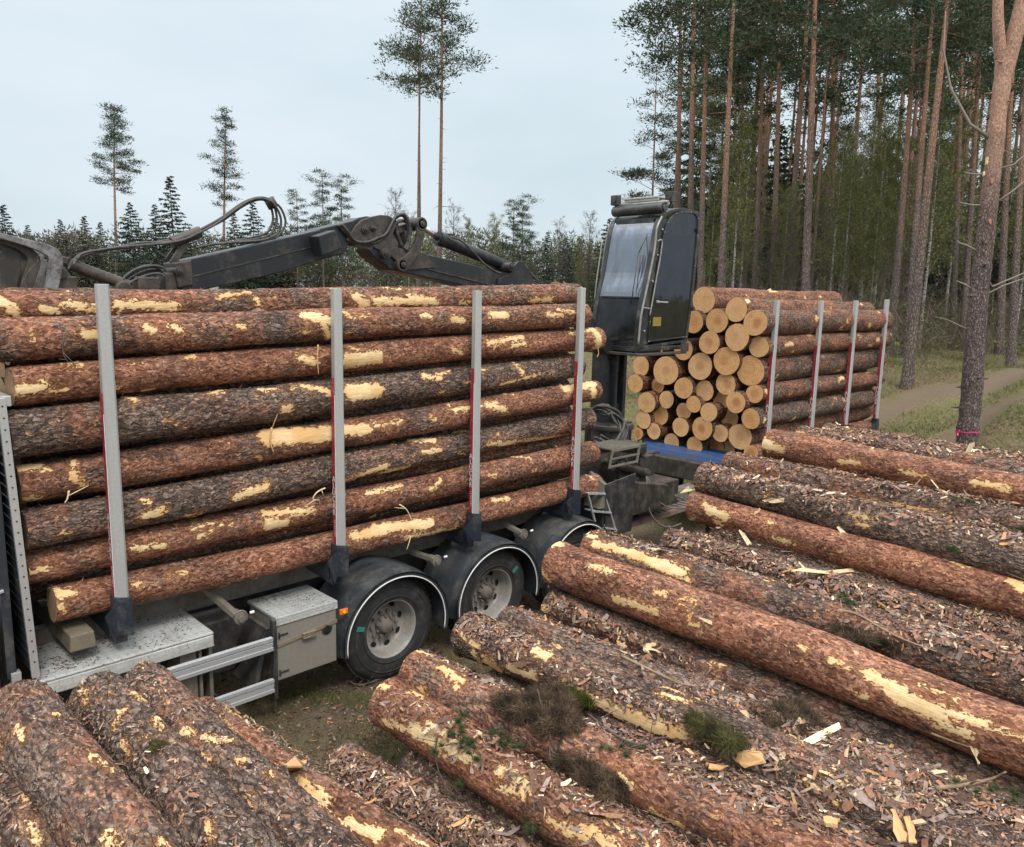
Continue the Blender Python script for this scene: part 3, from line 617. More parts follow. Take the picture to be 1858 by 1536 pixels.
# lower layers of the pile
lows = [((.78, -1.35, .98), .16), ((1.08, -1.4, .95), .15), ((1.42, -1.38, .93), .15), ((1.75, -1.4, .86), .14), ((.95, -1.4, .62), .16), ((1.3, -1.4, .60), .16), ((1.65, -1.4, .55), .15), ((1.98, -1.45, .62), .14), ((1.2, -1.4, .22), .2), ((1.6, -1.4, .2), .19), ((2.0, -1.45, .2), .18),
        ((3.55, -1.5, .22), .19), ((3.95, -1.45, .35), .19), ((4.35, -1.45, .55), .18), ((4.75, -1.45, .5), .18), ((5.2, -1.42, .45), .19), ((5.6, -1.4, .75), .19), ((6.0, -1.42, .85), .19), ((6.4, -1.4, .95), .18), ((6.8, -1.4, 1.05), .18), ((7.2, -1.42, 1.15), .18), ((7.6, -1.4, 1.25), .18), ((8.1, -1.4, 1.3), .18), ((8.6, -1.4, 1.4), .17),
        ((5.4, -1.4, .3), .19), ((6.2, -1.4, .4), .19), ((7.0, -1.4, .5), .19), ((7.8, -1.4, .6), .19), ((8.6, -1.4, .7), .19), ((7.4, -1.4, .85), .18), ((8.2, -1.4, .95), .18)]
for i, (p, r_) in enumerate(lows):
    o = log_obj('pine_log', (p[0], p[1]-rnd.uniform(0, .1), p[2]), (p[0]+rnd.uniform(-.1, .1), p[1]-4.2, p[2]), r_, r_, 60, 24, (), 8, seed=800+i, mat=BARKF, grey=.55, rough=.8)
    tag(o, 'pine log in the lower layers of the roadside pile under the visible logs', 'log', 'pine logs at the bottom of the roadside pile')
# ------------------------------------------------------------ truck
def wheel(parent, x, y, z, side=-1, name='wheel', r=.53, marks=True):
    w_ = empty(name, (x, y, z), parent)
    s = side  # outward direction along Y
    ty = MB(); o = -s
    prof = [(.285, 0), (.30, -.012), (.40, -.02), (.47, -.01), (.505, .012), (.525, .05), (r, .09), (r, .14), (r, .20), (r-.002, .25), (.51, .29), (.47, .31), (.40, .32), (.30, .31), (.285, .29)]
    ty.lathe([(a, b*o) for a, b in prof], (0, 0, 0), (0, 1, 0), 72)
    for k_ in range(56):   # tread lugs
        a = 2*PI*k_/56
        for off, tw in ((.075, .04), (.155, -.04), (.235, .04)):
            ca, sa = math.cos(a+tw), math.sin(a+tw)
            c = Vector((ca*(r+.003), o*off, sa*(r+.003))); tg = Vector((-sa, 0, ca)); nn = Vector((ca, 0, sa))
            v = []
            for du in (-.021, .021):
                for dv in (-.032, .032):
                    for dn in (-.01, .006): v.append(c+tg*du+Vector((0, dv, 0))+nn*dn)
            ty.hexa([v[0], v[4], v[6], v[2], v[1], v[5], v[7], v[3]])
    for rr in (.335, .43): ty.lathe([(rr-.006, o*-.018), (rr, o*-.026), (rr+.006, o*-.018)], (0, 0, 0), (0, 1, 0), 72)
    t_ = ty.build('tyre', M['rubber'], w_)
    rm = MB()
    rm.lathe([(.30, o*.005), (.297, -o*.008), (.285, -o*.004), (.275, o*.03), (.262, o*.06), (.255, o*.13), (.245, o*.155), (.20, o*.165), (.155, o*.15), (.125, o*.145), (.0, o*.145)], (0, 0, 0), (0, 1, 0), 64)
    rm.build('rim', M['rim'], w_)
    hb = MB(); hb.lathe([(.10, o*.146), (.095, o*.12), (.072, o*.10), (.066, o*.06), (.05, o*.05), (0, o*.047)], (0, 0, 0), (0, 1, 0), 32)
    for k_ in range(10):
        a = 2*PI*k_/10; hb.cyl((math.cos(a)*.145, o*.16, math.sin(a)*.145), (math.cos(a)*.145, o*.105, math.sin(a)*.145), .014, 6)
    for k_ in range(10):
        a = 2*PI*(k_+.5)/10; hb.cyl((math.cos(a)*.10, o*.12, math.sin(a)*.10), (math.cos(a)*.10, o*.085, math.sin(a)*.10), .01, 6)
    hb.build('hub', M['hub'], w_)
    for k_ in range(8):
        hl = MB(); a = 2*PI*(k_+.3)/8; c = (math.cos(a)*.213, 0, math.sin(a)*.213)
        n_ = 14; vs_ = []
        for q in range(n_):
            b_ = 2*PI*q/n_; ra, ta = .025*math.cos(b_), .036*math.sin(b_)
            vs_.append((c[0]+math.cos(a)*ra-math.sin(a)*ta, o*.149, c[2]+math.sin(a)*ra+math.cos(a)*ta))
        hl.add(vs_, [tuple(range(n_))]); hl.build('vent_hole', M['holes'], w_, fix=False)
    if marks:
        mk = MB(); a = marks
        v = []
        for rr, da in ((.345, -.07), (.345, .07), (.435, .06), (.435, -.06)): v.append((math.cos(a+da)*rr, -o*.0235, math.sin(a+da)*rr))
        mk.add([(a_, b_-o*.006, c_) for a_, b_, c_ in v], [(0, 1, 2, 3)]); mk.build('paint_mark', M['teal'], w_)
    return w_
tt = NT('deep_shadow_opening'); tt.col((.006, .006, .006)).rough(.9); M['holes'] = tt.m
tt = NT('amber_reflector'); tt.col((.85, .16, .01)).rough(.25); M['amber'] = tt.m
tt = NT('amber_light_centre'); tt.col((.95, .5, .03)).rough(.2); M['amber2'] = tt.m

truck = empty('timber_truck', (4.5, 1.25, 0)); TO = Vector((4.5, 1.25, 0))
tag(truck, 'timber truck with aluminium stakes and black wheel covers, loaded with pine logs', 'truck')
bpy.context.view_layer.update()
def tp(mb, name, mat, bevel=0, parent=None):
    o = mb.build(name, mat, parent or truck, bevel)
    if parent is None: o.location = -TO
    return o
# chassis
mb = MB()
for y in (.78, 1.66): mb.box((-1.0, y, .72), (8.5, y+.09, 1.02))
for x in (2.3, 3.1, 3.6, 5.0, 6.35, 7.6, 8.3): mb.box((x, .87, .78), (x+.12, 1.66, .98))
for x in (4.33, 5.68, 7.03): mb.cyl((x, .3, .53), (x, 2.2, .53), .09, 12); mb.box((x-.5, .70, .60), (x+.5, .78, .70)); mb.box((x-.1, .6, .55), (x+.1, .78, .95))
tp(mb, 'chassis', M['chassis'], .006)
mb = MB()
mb.box((1.3, .62, 1.03), (8.0, .74, 1.19)); mb.box((1.3, 1.78, 1.03), (8.0, 1.9, 1.19))
tp(mb, 'subframe', M['beige'], .006)
mb = MB(); mb.cyl((3.9, .95, .62), (3.1, .95, .62), .2, 20); tp(mb, 'air_tank', M['chassis'], .01)
mb = MB(); mb.box((1.5, .45, .45), (3.0, .9, .95)); tp(mb, 'fuel_tank', M['chassis'], .02)
mb = MB(); mb.box((1.3, 1.85, .35), (3.7, 2.45, 1.02)); tp(mb, 'far_side_light_blocker', M['chassis'], .02)  # unseen box added to keep light from under the truck
STX = [1.8546, 3.7314, 5.3536, 6.9425]; TSTX = [11.53, 13.05, 14.4425, 15.86]
STTOP = [(190, 515), (610, 523), (871, 527), (1068, 522), (1415, 545), (1495, 545), (1558, 545), (1612, 543)]
def stake_mesh(near=True):
    s = 1 if near else -1
    def ring(w_, d_, c):
        w2 = w_/2; return [(-w2+c, 0), (w2-c, 0), (w2, c), (w2, d_-c), (w2-c, d_), (-w2+c, d_), (-w2, d_-c), (-w2, c)]
    def f(name, x, y, z0, z1, parent, off):
        b = MB(); a = ring(.098, .092, .018); a2 = ring(.082, .080, .015); n = 8
        V = [(x+p*s_, y+q*s, z0) for p, q in a for s_ in (1,)]+[(x+p, y+(q+.004)*s, z1) for p, q in a2]
        b.add(V, [(i, (i+1) % n, n+(i+1) % n, n+i) for i in range(n)]+[tuple(range(n)), tuple(reversed(range(n, 2*n)))])
        o = b.build(name, M['alu'], parent, .003); o.location = off; return o
    return f
def lettering(txt, mat, size, parent, loc, rot, name='lettering', spacing=1.0):
    cu = bpy.data.curves.new('t', 'FONT'); cu.body = '\n'.join(txt); cu.size = size; cu.align_x = 'CENTER'; cu.space_line = spacing; cu.offset = size*.015; cu.resolution_u = 2
    to = bpy.data.objects.new('t', cu); COL.objects.link(to); bpy.context.view_layer.update()
    me = bpy.data.meshes.new_from_object(to.evaluated_get(bpy.context.evaluated_depsgraph_get())); bpy.data.objects.remove(to); bpy.data.curves.remove(cu)
    me.materials.clear(); me.materials.append(mat); me.name = name
    o = bpy.data.objects.new(name, me); link(o, parent); o.location = loc; o.rotation_euler = rot; return o
def add_stake(parent, PO, x, ztop, near, far_left=False, z0=1.30):
    y = 0.0 if near else 2.52; s = 1 if near else -1
    so = stake_mesh(near)('stake', x, y, z0, ztop, parent, -PO)
    # red strip on the face that looks toward the truck's front
    rx = x-.0492
    st = MB(); st.box((rx-.001, y+s*.024, 1.52), (rx+.0035, y+s*.072, 3.05 if near else 2.4))
    r_ = st.build('red_strip', M['red'], so)
    wl = MB(); wl.box((rx-.0005, y+s*.017, 1.46), (rx+.003, y+s*.0235, 2.9 if near else 2.4)); wl.build('white_line', M['white'], so)
    lettering('ALUCAR', M['white'], .076, so, (rx-.0022, y+s*.048, 2.12), (R(90), 0, R(-90)), spacing=.80)
    # illegible small imprint under the word
    nb = MB()
    for k_ in range(9): nb.box((rx-.0018, y+s*.028, 1.62+k_*.018), (rx-.0010, y+s*(.050 if k_ % 3 else .044), 1.626+k_*.018))
    nb.build('small_print', M['white'], so)
    bt = MB()   # boot: folded steel sleeve with a gusset toward the bunk
    a, b = -.060, .062; d = .10
    y0 = y-s*.006
    bt.hexa([(x+a, y0, 1.25), (x+b, y0, 1.22), (x+b, y+s*d, 1.24), (x+a, y+s*d, 1.27), (x+a, y0, 1.545), (x+b, y0, 1.52), (x+b, y+s*d, 1.52), (x+a, y+s*d, 1.545)])
    bt.hexa([(x-.045, y+s*d, 1.14), (x+.05, y+s*d, 1.14), (x+.05, y+s*.55, 1.17), (x-.045, y+s*.55, 1.17), (x-.045, y+s*d, 1.40), (x+.05, y+s*d, 1.40), (x+.05, y+s*.55, 1.375), (x-.045, y+s*.55, 1.375)])
    bt.add([(x-.058, y0+s*.002, 1.26), (x-.058, y0+s*.002, 1.50), (x-.11, y0+s*.09, 1.38), (x-.06, y0+s*.05, 1.17), (x-.05, y0+s*.01, 1.26), (x-.05, y0+s*.01, 1.50), (x-.10, y0+s*.10, 1.38), (x-.052, y0+s*.06, 1.17)],
           [(0, 1, 2, 3), (7, 6, 5, 4), (0, 4, 5, 1), (1, 5, 6, 2), (2, 6, 7, 3), (3, 7, 4, 0)])
    bt.build('stake_boot', M['boot'], so, .004)
    return so
for x, tpx_ in zip(STX, STTOP[:4]):
    zt = at(tpx_[0], tpx_[1], 1, .03)[2]
    add_stake(truck, TO, x, zt, True); add_stake(truck, TO, x, zt, False)
    mb = MB(); mb.box((x-.06, .15, 1.19), (x+.06, 2.37, 1.375)); tp(mb, 'bunk_beam', M['boot'], .006)
# headboard
hb = MB()
for k_ in range(26): xq = 1.235-.07*k_/26; hb.box((xq, .035, 1.14+k_*.074), (xq+.02, 2.42, 1.20+k_*.074))
hb.box((1.10, .05, 1.12), (1.155, 2.42, 3.05))
tp(hb, 'headboard', M['fender'], .002)
hp = MB(); hp.hexa([(1.235, -.005, 1.10), (1.285, -.005, 1.10), (1.285, .03, 1.10), (1.235, .03, 1.10), (1.165, -.005, 3.07), (1.215, -.005, 3.07), (1.215, .03, 3.07), (1.165, .03, 3.07)]); hp.box((1.195, 2.45, 1.12), (1.262, 2.52, 3.07)); hp.box((1.195, .075, 3.0), (1.262, 2.45, 3.07))
hpo = tp(hp, 'headboard_post', M['alu_clean'], .004)
hh = MB()
for k_ in range(24): xh = 1.26-.07*(.12+k_*.078)/1.97; hh.cyl((xh, -.0072, 1.22+k_*.078), (xh, -.0045, 1.22+k_*.078), .006, 8)
hh.build('bolt_hole', M['holes'], hpo, fix=True)
mb = MB(); mb.box((.4, .02, .55), (1.055, .06, 1.62)); mb.box((.4, .06, .55), (1.05, 2.4, 1.6)); tp(mb, 'cab_corner', M['redcab'], .03)
mb = MB(); mb.box((1.07, .16, .5), (1.18, 2.3, 3.05)); mb.box((1.06, .09, .7), (1.19, .16, 1.05)); tp(mb, 'cab_back_wall', M['chassis'], .01)
mb = MB(); mb.bar((1.10, .05, 1.42), (1.10, .05, 1.72), .03, .012); mb.bar((1.06, .04, 1.75), (1.12, .04, 1.76), .02, .02); mb.box((1.12, .03, 1.05), (1.18, .1, 1.16)); tp(mb, 'latch_bracket', M['alu_clean'], .003)
# platform of checker plate
mb = MB(); mb.box((1.275, -.01, 1.045), (2.52, .79, 1.07)); mb.box((1.275, -.01, .945), (2.52, .012, 1.045)); mb.box((2.50, -.01, .965), (2.52, .79, 1.045))
tp(mb, 'deck_plate', M['checker'], .012)
mb = MB(); mb.hexa([(1.50, .08, 1.175), (1.68, .08, 1.175), (1.68, 1.3, 1.175), (1.50, 1.3, 1.175), (1.51, .08, 1.30), (1.67, .08, 1.30), (1.65, 1.3, 1.37), (1.47, 1.3, 1.37)]); tp(mb, 'timber_block', M['wood'], .01)
# toolbox
tb = MB(); tb.box((3.07, 0, .45), (3.655, .50, 1.0)); tbo = tp(tb, 'toolbox', M['box'], .008)
ld = MB(); ld.box((3.06, -.012, 1.004), (3.665, .52, 1.03)); ld.box((3.06, -.012, .955), (3.665, -.004, 1.004)); lo = ld.build('lid', M['checker'], tbo, .004)
lt = MB()
for z in (.86, .52): lt.box((3.085, -.013, z), (3.17, -.0025, z+.012)); lt.cyl((3.085, -.014, z-.02), (3.085, -.014, z+.035), .008, 8)
lt.cyl((3.555, -.010, .79), (3.555, -.0025, .79), .052, 24); lt.build('lock_plate', M['chassis'], tbo, .001)
lt = MB(); lt.cyl((3.555, -.018, .79), (3.555, -.0105, .79), .036, 20); lt.box((3.555, -.022, .78), (3.585, -.012, .815)); lt.build('key_lock', M['holes'], tbo)
lt = MB(); lt.bar((3.068, -.008, .775), (3.66, -.008, .84), .008, .034); lt.box((3.30, -.045, .775), (3.43, -.015, .79)); lt.box((3.30, -.045, .815), (3.43, -.015, .828))
lt.box((3.33, -.035, .78), (3.345, -.016, .825)); lt.box((3.39, -.035, .78), (3.405, -.016, .825)); lt.cyl((3.30, -.03, .80), (3.43, -.03, .80), .011, 10); lt.build('ratchet_strap', M['rope'], tbo, .002)
# side guard
sg = MB()
for z in (.755, .375):
    for k_ in range(3):
        zz = z+k_*.043; sg.box((1.45, -.035+.006*(k_ % 2), zz), (3.02, -.004, zz+.036))
    sg.box((1.45, -.018, z-.004), (3.015, -.003, z+.128))
sgo = tp(sg, 'side_guard', M['alu_clean'], .004)
br = MB(); br.box((3.022, -.03, .30), (3.055, .03, 1.02)); br.bar((3.0, .02, .95), (2.86, .4, .50), .04, .015); br.hexa([(2.86, .03, .42), (2.9, .03, .42), (2.9, .42, .42), (2.86, .42, .42), (2.98, .03, .95), (3.02, .03, .95), (3.02, .42, .95), (2.98, .42, .95)]); br.cyl((3.04, .0, .22), (3.04, .0, .32), .012, 8)
br.build('guard_bracket', M['chassis'], sgo, .003)
mb = MB(); mb.box((2.27, .06, .42), (2.40, .35, .95)); mb.box((2.415, .05, .40), (2.44, .36, .95)); mb.box((2.50, .06, .42), (2.53, .35, .95)); tp(mb, 'support_leg', M['beige'], .004)
# winches under the load
for (xa, ya, xb, yb, big) in ((366, 1062, 428, 1116, 1), (745, 1000, 786, 1014, 1), (905, 945, 945, 966, 1)):
    wn = MB(); A = at(xa, ya, 1, .42); B = at(xb, yb, 1, .14)
    wn.bar(A, B, .06, .045); d = (B-A)/np.linalg.norm(B-A)
    wn.cyl((B[0]+.03, B[1]-.03, B[2]-.03), (B[0]+.03, B[1]+.10, B[2]-.03), .052, 20); wn.cyl((B[0]+.03, B[1]-.05, B[2]-.03), (B[0]+.03, B[1]-.03, B[2]-.03), .030, 16)
    wn.tube([(B[0]+.03+.062*math.cos(t), B[1]-.01, B[2]-.03+.062*math.sin(t)) for t in np.linspace(-.6, 2.6, 12)], .010, 6)
    wo = tp(wn, 'strap_winch', M['beige'], .003)
    kb = MB(); kb.cyl((B[0]+.10, B[1]-.05, B[2]+.01), (B[0]+.135, B[1]-.06, B[2]+.015), .013, 12); kb.build('winch_knob', M['white'], wo, .002)
# fenders and wheels
for wi, wx in enumerate((4.33, 5.68, 7.03)):
    fb = MB(); a0, a1, n = (-12, 188, 30); Rf = .625; V = []; prof = [(0.0, -.035), (-.012, -.004), (.004, .03), (.016, .10), (.022, .22), (.02, .44), (0, .60)]
    for i in range(n+1):
        a = R(a0+(a1-a0)*i/n)
        for dr, dy in prof: V.append((wx+math.cos(a)*(Rf+dr), dy+.0, .53+math.sin(a)*(Rf+dr)*.965))
    m_ = len(prof); fb.add(V, [(i*m_+j, i*m_+j+1, (i+1)*m_+j+1, (i+1)*m_+j) for i in range(n) for j in range(m_-1)], True)
    V2 = [(x, y, z-.0) for x, y, z in [(wx+math.cos(R(a0+(a1-a0)*i/n))*(Rf-.014+dr*.9), dy, .53+math.sin(R(a0+(a1-a0)*i/n))*(Rf-.014+dr*.9)*.965) for i in range(n+1) for dr, dy in prof]]
    fb.add(V2, [(i*m_+j, (i+1)*m_+j, (i+1)*m_+j+1, i*m_+j+1) for i in range(n) for j in range(m_-1)], True)
    # outer skirt face
    V3 = []
    for i in range(n+1):
        a = R(a0+(a1-a0)*i/n)
        for dr in (-.014, -.045): V3.append((wx+math.cos(a)*(Rf+dr), -.034 if dr > -.03 else -.030, .53+math.sin(a)*(Rf+dr)*.965))
    fb.add(V3, [(i*2, i*2+1, i*2+3, i*2+2) for i in range(n)], True)
    fo = tp(fb, 'fender', M['fender'])
    tr = MB(); tr.tube([(wx+math.cos(R(a))*(Rf-.045), -.034, .53+math.sin(R(a))*(Rf-.045)*.965) for a in np.linspace(a0, a1, 48)], .0065, 6)
    tr.build('fender_trim', M['white'], fo)
    if wi == 0:
        mk = MB(); mk.box((3.685, -.025, .885), (3.765, .0, .935)); mo = mk.build('side_marker', M['amber'], fo, .006)
        mk = MB(); mk.cyl((3.725, -.031, .91), (3.725, -.0255, .91), .015, 12); mk.build('marker_lamp', M['amber2'], fo)
    mf = MB(); mf.hexa([(wx+.60, .02, .40), (wx+.66, .02, .40), (wx+.66, .5, .40), (wx+.60, .5, .40), (wx+.59, .02, .70), (wx+.62, .02, .72), (wx+.62, .5, .72), (wx+.59, .5, .70)]); mf.build('added_mud_flap', M['fender'], fo, .004)  # flap added to help darken the space under the truck
    wheel(truck, wx-TO.x, .09-TO.y, .53, -1, marks={0: 2.85, 1: .62}.get(wi, 1.2)); wheel(truck, wx-TO.x, 2.42-TO.y, .53, 1, marks=None)
# boarding ladder
la = MB(); a = at(1066, 893, 1, .05); b = at(1083, 960, 1, .02); c = at(1095, 893, 1, .05); d = at(1118, 965, 1, .02)
la.bar(a, b, .03, .02); la.bar(c, d, .03, .02)
for f_ in (.03, .50, .93):
    p = a+(b-a)*f_; q = c+(d-c)*f_
    la.bar(p, q, .07, .022); la.bar(p+np.array((0, .1, 0)), q+np.array((0, .1, 0)), .05, .018)
tp(la, 'ladder', M['alu_clean'], .003)
mb = MB(); mb.hexa([(7.56, .03, .78), (8.08, .03, .80), (8.08, .05, .80), (7.56, .05, .78), (7.50, .03, 1.50), (8.12, .03, 1.56), (8.12, .05, 1.56), (7.50, .05, 1.50)]); mb.box((7.50, .05, .9), (7.54, .6, 1.45)); tp(mb, 'rear_side_plate', M['chassis'], .006)
mb = MB(); mb.hexa([(7.42, .04, 1.2), (7.56, .04, 1.2), (7.56, .3, 1.2), (7.42, .3, 1.2), (7.5, .04, 1.5), (7.56, .04, 1.5), (7.56, .3, 1.62), (7.5, .3, 1.62)]); tp(mb, 'corner_gusset', M['beige'], .004)

# ------------------------------------------------------------ crane
CO = Vector((9.1, 1.27, 1.0)); crane = empty('loader_crane', CO)
tag(crane, 'dark timber loading crane with glazed cab, its folded boom over the truck load', 'crane')
def cp(mb, name, mat, bevel=0, parent=None):
    o = mb.build(name, mat, parent or crane, bevel)
    if parent is None: o.location = -CO
    return o
bs = MB(); bs.box((8.2, .35, .98), (9.6, 2.2, 1.20)); bs.box((8.45, .75, 1.2), (9.55, 1.8, 1.55)); bs.cyl((9.08, 1.27, 1.5), (9.08, 1.27, 1.95), .30, 32); bs.cyl((9.08, 1.27, 1.88), (9.08, 1.27, 1.96), .36, 32)
bs.hexa([(8.0, .12, .95), (9.3, .12, .95), (9.3, .30, .95), (8.0, .30, .95), (8.0, .12, 1.45), (9.0, .12, 1.25), (9.0, .30, 1.25), (8.0, .30, 1.45)])
bs.hexa([(8.25, .35, 1.2), (8.9, .35, 1.2), (8.9, .7, 1.2), (8.25, .7, 1.2), (8.1, .35, 1.75), (8.6, .35, 1.62), (8.6, .7, 1.62), (8.1, .7, 1.75)])
cp(bs, 'crane_base', M['crane_worn'], .012)
cl = MB(); cl.box((8.98, 1.10, 1.95), (9.03, 1.44, 3.0)); cl.box((9.16, 1.10, 1.95), (9.23, 1.44, 3.0)); cl.box((8.98, 1.40, 1.95), (9.22, 1.44, 3.0)); cl.box((8.86, 1.2, 1.95), (8.975, 1.46, 3.0)); cl.box((8.80, 1.05, 1.6), (9.35, 1.5, 1.98)); cl.box((9.03, 1.16, 1.95), (9.16, 1.19, 2.25)); cl.box((9.03, 1.16, 2.70), (9.16, 1.19, 2.95)); cl.cyl((9.09, 1.29, 1.9), (9.09, 1.29, 3.0), .07, 20)
cp(cl, 'column', M['crane'], .01)
# outriggers cylinder, valve block under tread step
oc = MB(); a = at(1122, 843, 1, .30); b = at(1170, 857, 1, .30); oc.cyl(a, b, .062, 20); d = (b-a)/np.linalg.norm(b-a); oc.cyl(b, b+d*.03, .068, 20); oc.cyl(b+d*.03, b+d*.06, .05, 12); oc.cyl(a-d*.35, a, .035, 14)
cp(oc, 'slewing_cylinder', M['crane_worn'], .004)
P1 = at(1115, 797, 1, .55); P2 = at(1163, 806, 1, .22)
zt = P2[2]+.01; X0, X1, Y0, Y1 = 8.40, 8.86, .18, .62
P2 = at(1160, 806, 1, .18); X1 = P2[0]; zt = P2[2]; X0 = at(1112, 798, 1, .18)[0]
vb = MB()
for k_ in range(9):
    xx = X0+(X1-X0)*(k_+.1)/9; vb.box((xx, Y0, zt-.02), (xx+(X1-X0)/9*.6, Y1, zt))
vb.box((X0-.01, Y0-.015, zt-.035), (X1+.01, Y0, zt-.0)); vb.box((X0-.01, Y1, zt-.035), (X1+.01, Y1+.015, zt)); vb.box((X1, Y0, zt-.035), (X1+.02, Y1, zt+.002))
vb.box((X0-.03, Y0-.015, zt-.135), (X1-.02, Y0, zt-.11)); vb.box((X0-.05, Y0-.015, zt-.235), (X1-.04, Y0, zt-.205))
vb.bar((X0-.0, Y0-.008, zt), (X0-.06, Y0-.008, zt-.24), .02, .03, (1, 0, 0)); vb.bar((X1, Y0-.008, zt), (X1-.05, Y0-.008, zt-.24), .02, .04, (1, 0, 0)); vb.bar((X0, Y1+.005, zt), (X0-.06, Y1+.005, zt-.24), .02, .03, (1, 0, 0))
cp(vb, 'tread_step', M['beige'], .003)
vv = MB(); vv.box((X1+.025, Y0+.02, zt-.15), (X1+.20, Y1-.05, zt-.01)); vv.box((X1+.03, Y0-.0, zt-.13), (X1+.13, Y0+.015, zt-.04)); vv.box((X0+.04, Y0+.1, zt-.3), (X1-.03, Y1-.08, zt-.14)); vv.box((X1+.02, .3, zt-.55), (X1+.2, .6, zt-.15)); vv.box((X1+.1, .15, zt-.20), (X1+.3, .5, zt-.17))
cp(vv, 'valve_block', M['chassis'], .006)
def hose(pts, r, parent=None, name='hydraulic_hose', mat='hose', n=7):
    h = MB(); h.tube(smooth_path(pts, 7), r, n); return cp(h, name, M[mat], 0, parent)
for k_ in range(12):
    rr = rnd.uniform(.04, .09); cx_ = rnd.uniform(X0+.05, X1+.05); cz = zt-.2+rnd.uniform(-.1, .05); yy = rnd.uniform(.2, .4); tl = rnd.uniform(-.6, .6)
    hose([(cx_+rr*math.cos(t), yy+tl*rr*math.sin(t), cz+rr*math.sin(t)) for t in np.linspace(0, rnd.uniform(3.5, 6), 7)], .008)
J = lambda s_: rnd.uniform(-s_, s_)
for k_ in range(10):
    hose([at(1072+J(4), 740+J(12)+k_*2, 1, .95), at(1095+J(8), 745+J(12), 1, .8), at(1122+J(10), 758+J(10), 1, .7), at(1132+J(7), 785+J(8), 1, .6), at(1112+J(14), 806+J(8), 1, .6), at(1085+J(8), 800+J(14), 1, .7)], .012+.005*(k_ % 3))
hose([at(1172, 858, 1, .28), at(1174, 880, 1, .2), at(1175, 905, 1, .15), at(1180, 930, 1, .12), at(1195, 950, 1, .1), at(1215, 956, 1, .1), at(1235, 950, 1, .3)], .012, mat='beige')
hose([at(1172, 858, 1, .28), at(1180, 880, 1, .2), at(1192, 905, 1, .15), at(1208, 918, 1, .1), at(1228, 922, 1, .1), at(1250, 920, 1, .2)], .010, mat='beige')
hose([at(1150, 890, 1, .3), at(1190, 888, 1, .25), at(1240, 905, 1, .3)], .012, mat='beige'); hose([at(1128, 900, 1, .3), at(1160, 893, 1, .3), at(1200, 900, 1, .5)], .010)
# boom: profiles in the plane of the crane
YB = 1.30
def prof(pts, y0, y1, name, mat, bev=.008, parent=None):
    m_ = MB(); m_.prism([(lambda p: (p[0], p[2]))(at(x, y, 1, YB)) for x, y in pts], y0, y1); return cp(m_, name, M[mat], bev, parent)
z = lambda X, Y: (560+X/4.039, 360+Y/4.039)   # zoom picture to photo pixels
b1 = prof([z(380, 370), z(430, 430), z(560, 525), z(1100, 640), z(1500, 720), z(1960, 805), z(1960, 680), z(1700, 640), z(1325, 525), z(800, 405), z(640, 370), z(560, 345), z(480, 350)], 1.17, 1.43, 'main_boom', 'crane', .012)
m_ = MB()
for yy in (1.145, 1.43): m_.prism([(lambda p: (p[0], p[2]))(at(*q, 1, YB)) for q in (z(525, 400), z(540, 368), z(570, 358), z(700, 385), z(800, 405), z(870, 505), z(700, 520), z(640, 520))], yy, yy+.025)
m_.build('joint_plate', M['crane_worn'], b1, .004)
m_ = MB(); P = at(*z(825, 420), 1, 1.16); Q = at(*z(870, 515), 1, 1.16); E_ = at(*z(1310, 625), 1, 1.16)
m_.bar((P[0], 1.162, P[2]), (Q[0], 1.162, Q[2]), .012, .012); m_.bar((Q[0], 1.162, Q[2]), (E_[0], 1.162, E_[2]), .012, .012); m_.build('weld_seam', M['crane_worn'], b1)
def pin(x, y, r, y0=1.10, y1=1.50, parent=b1, mat='crane_worn'):
    p = at(x, y, 1, 1.12); m_ = MB(); m_.cyl((p[0], y0, p[2]), (p[0], y1, p[2]), r, 28); m_.cyl((p[0], y0-.018, p[2]), (p[0], y0, p[2]), r*.62, 20); m_.cyl((p[0], y0-.03, p[2]), (p[0], y0-.018, p[2]), r*.3, 12)
    return m_.build('pin', M[mat], parent, .004)
pin(*z(565, 403), .055); pin(*z(685, 485), .052); pin(*z(825, 185), .055); pin(*z(1480, 500), .052)
m_ = MB(); pe = at(*z(1930, 740), 1, YB); m_.bar((pe[0]-.15, 1.3, pe[2]), (9.05, 1.3, 2.95), .24, .20); cp(m_, 'boom_foot', M['crane'], .01)
# link between boom and cylinder
m_ = MB()
ctr = [z(825, 185), z(812, 280), z(790, 360), z(745, 430), z(685, 485)]; wd = [.062, .05, .05, .055, .07]
cpt = [at(x, y, 1, 1.12) for x, y in ctr]
cpt = smooth_path(cpt, 5); wds = np.interp(np.linspace(0, 4, len(cpt)), range(5), wd)
for yy in (1.105, 1.47):
    Lp = []; Rp = []
    for i, p in enumerate(cpt):
        t_ = cpt[min(i+1, len(cpt)-1)]-cpt[max(0, i-1)]; nn = np.array((-t_[2], 0, t_[0])); nn /= np.linalg.norm(nn)
        Lp.append((p[0]+nn[0]*wds[i], p[2]+nn[2]*wds[i])); Rp.append((p[0]-nn[0]*wds[i], p[2]-nn[2]*wds[i]))
    m_.prism(Lp+Rp[::-1], yy, yy+.035)
for c_ in (cpt[0], cpt[-1]): m_.cyl((c_[0], 1.10, c_[2]), (c_[0], 1.51, c_[2]), .072, 28)
cp(m_, 'link_arm', M['crane_worn'], .006, b1)
m_ = MB()
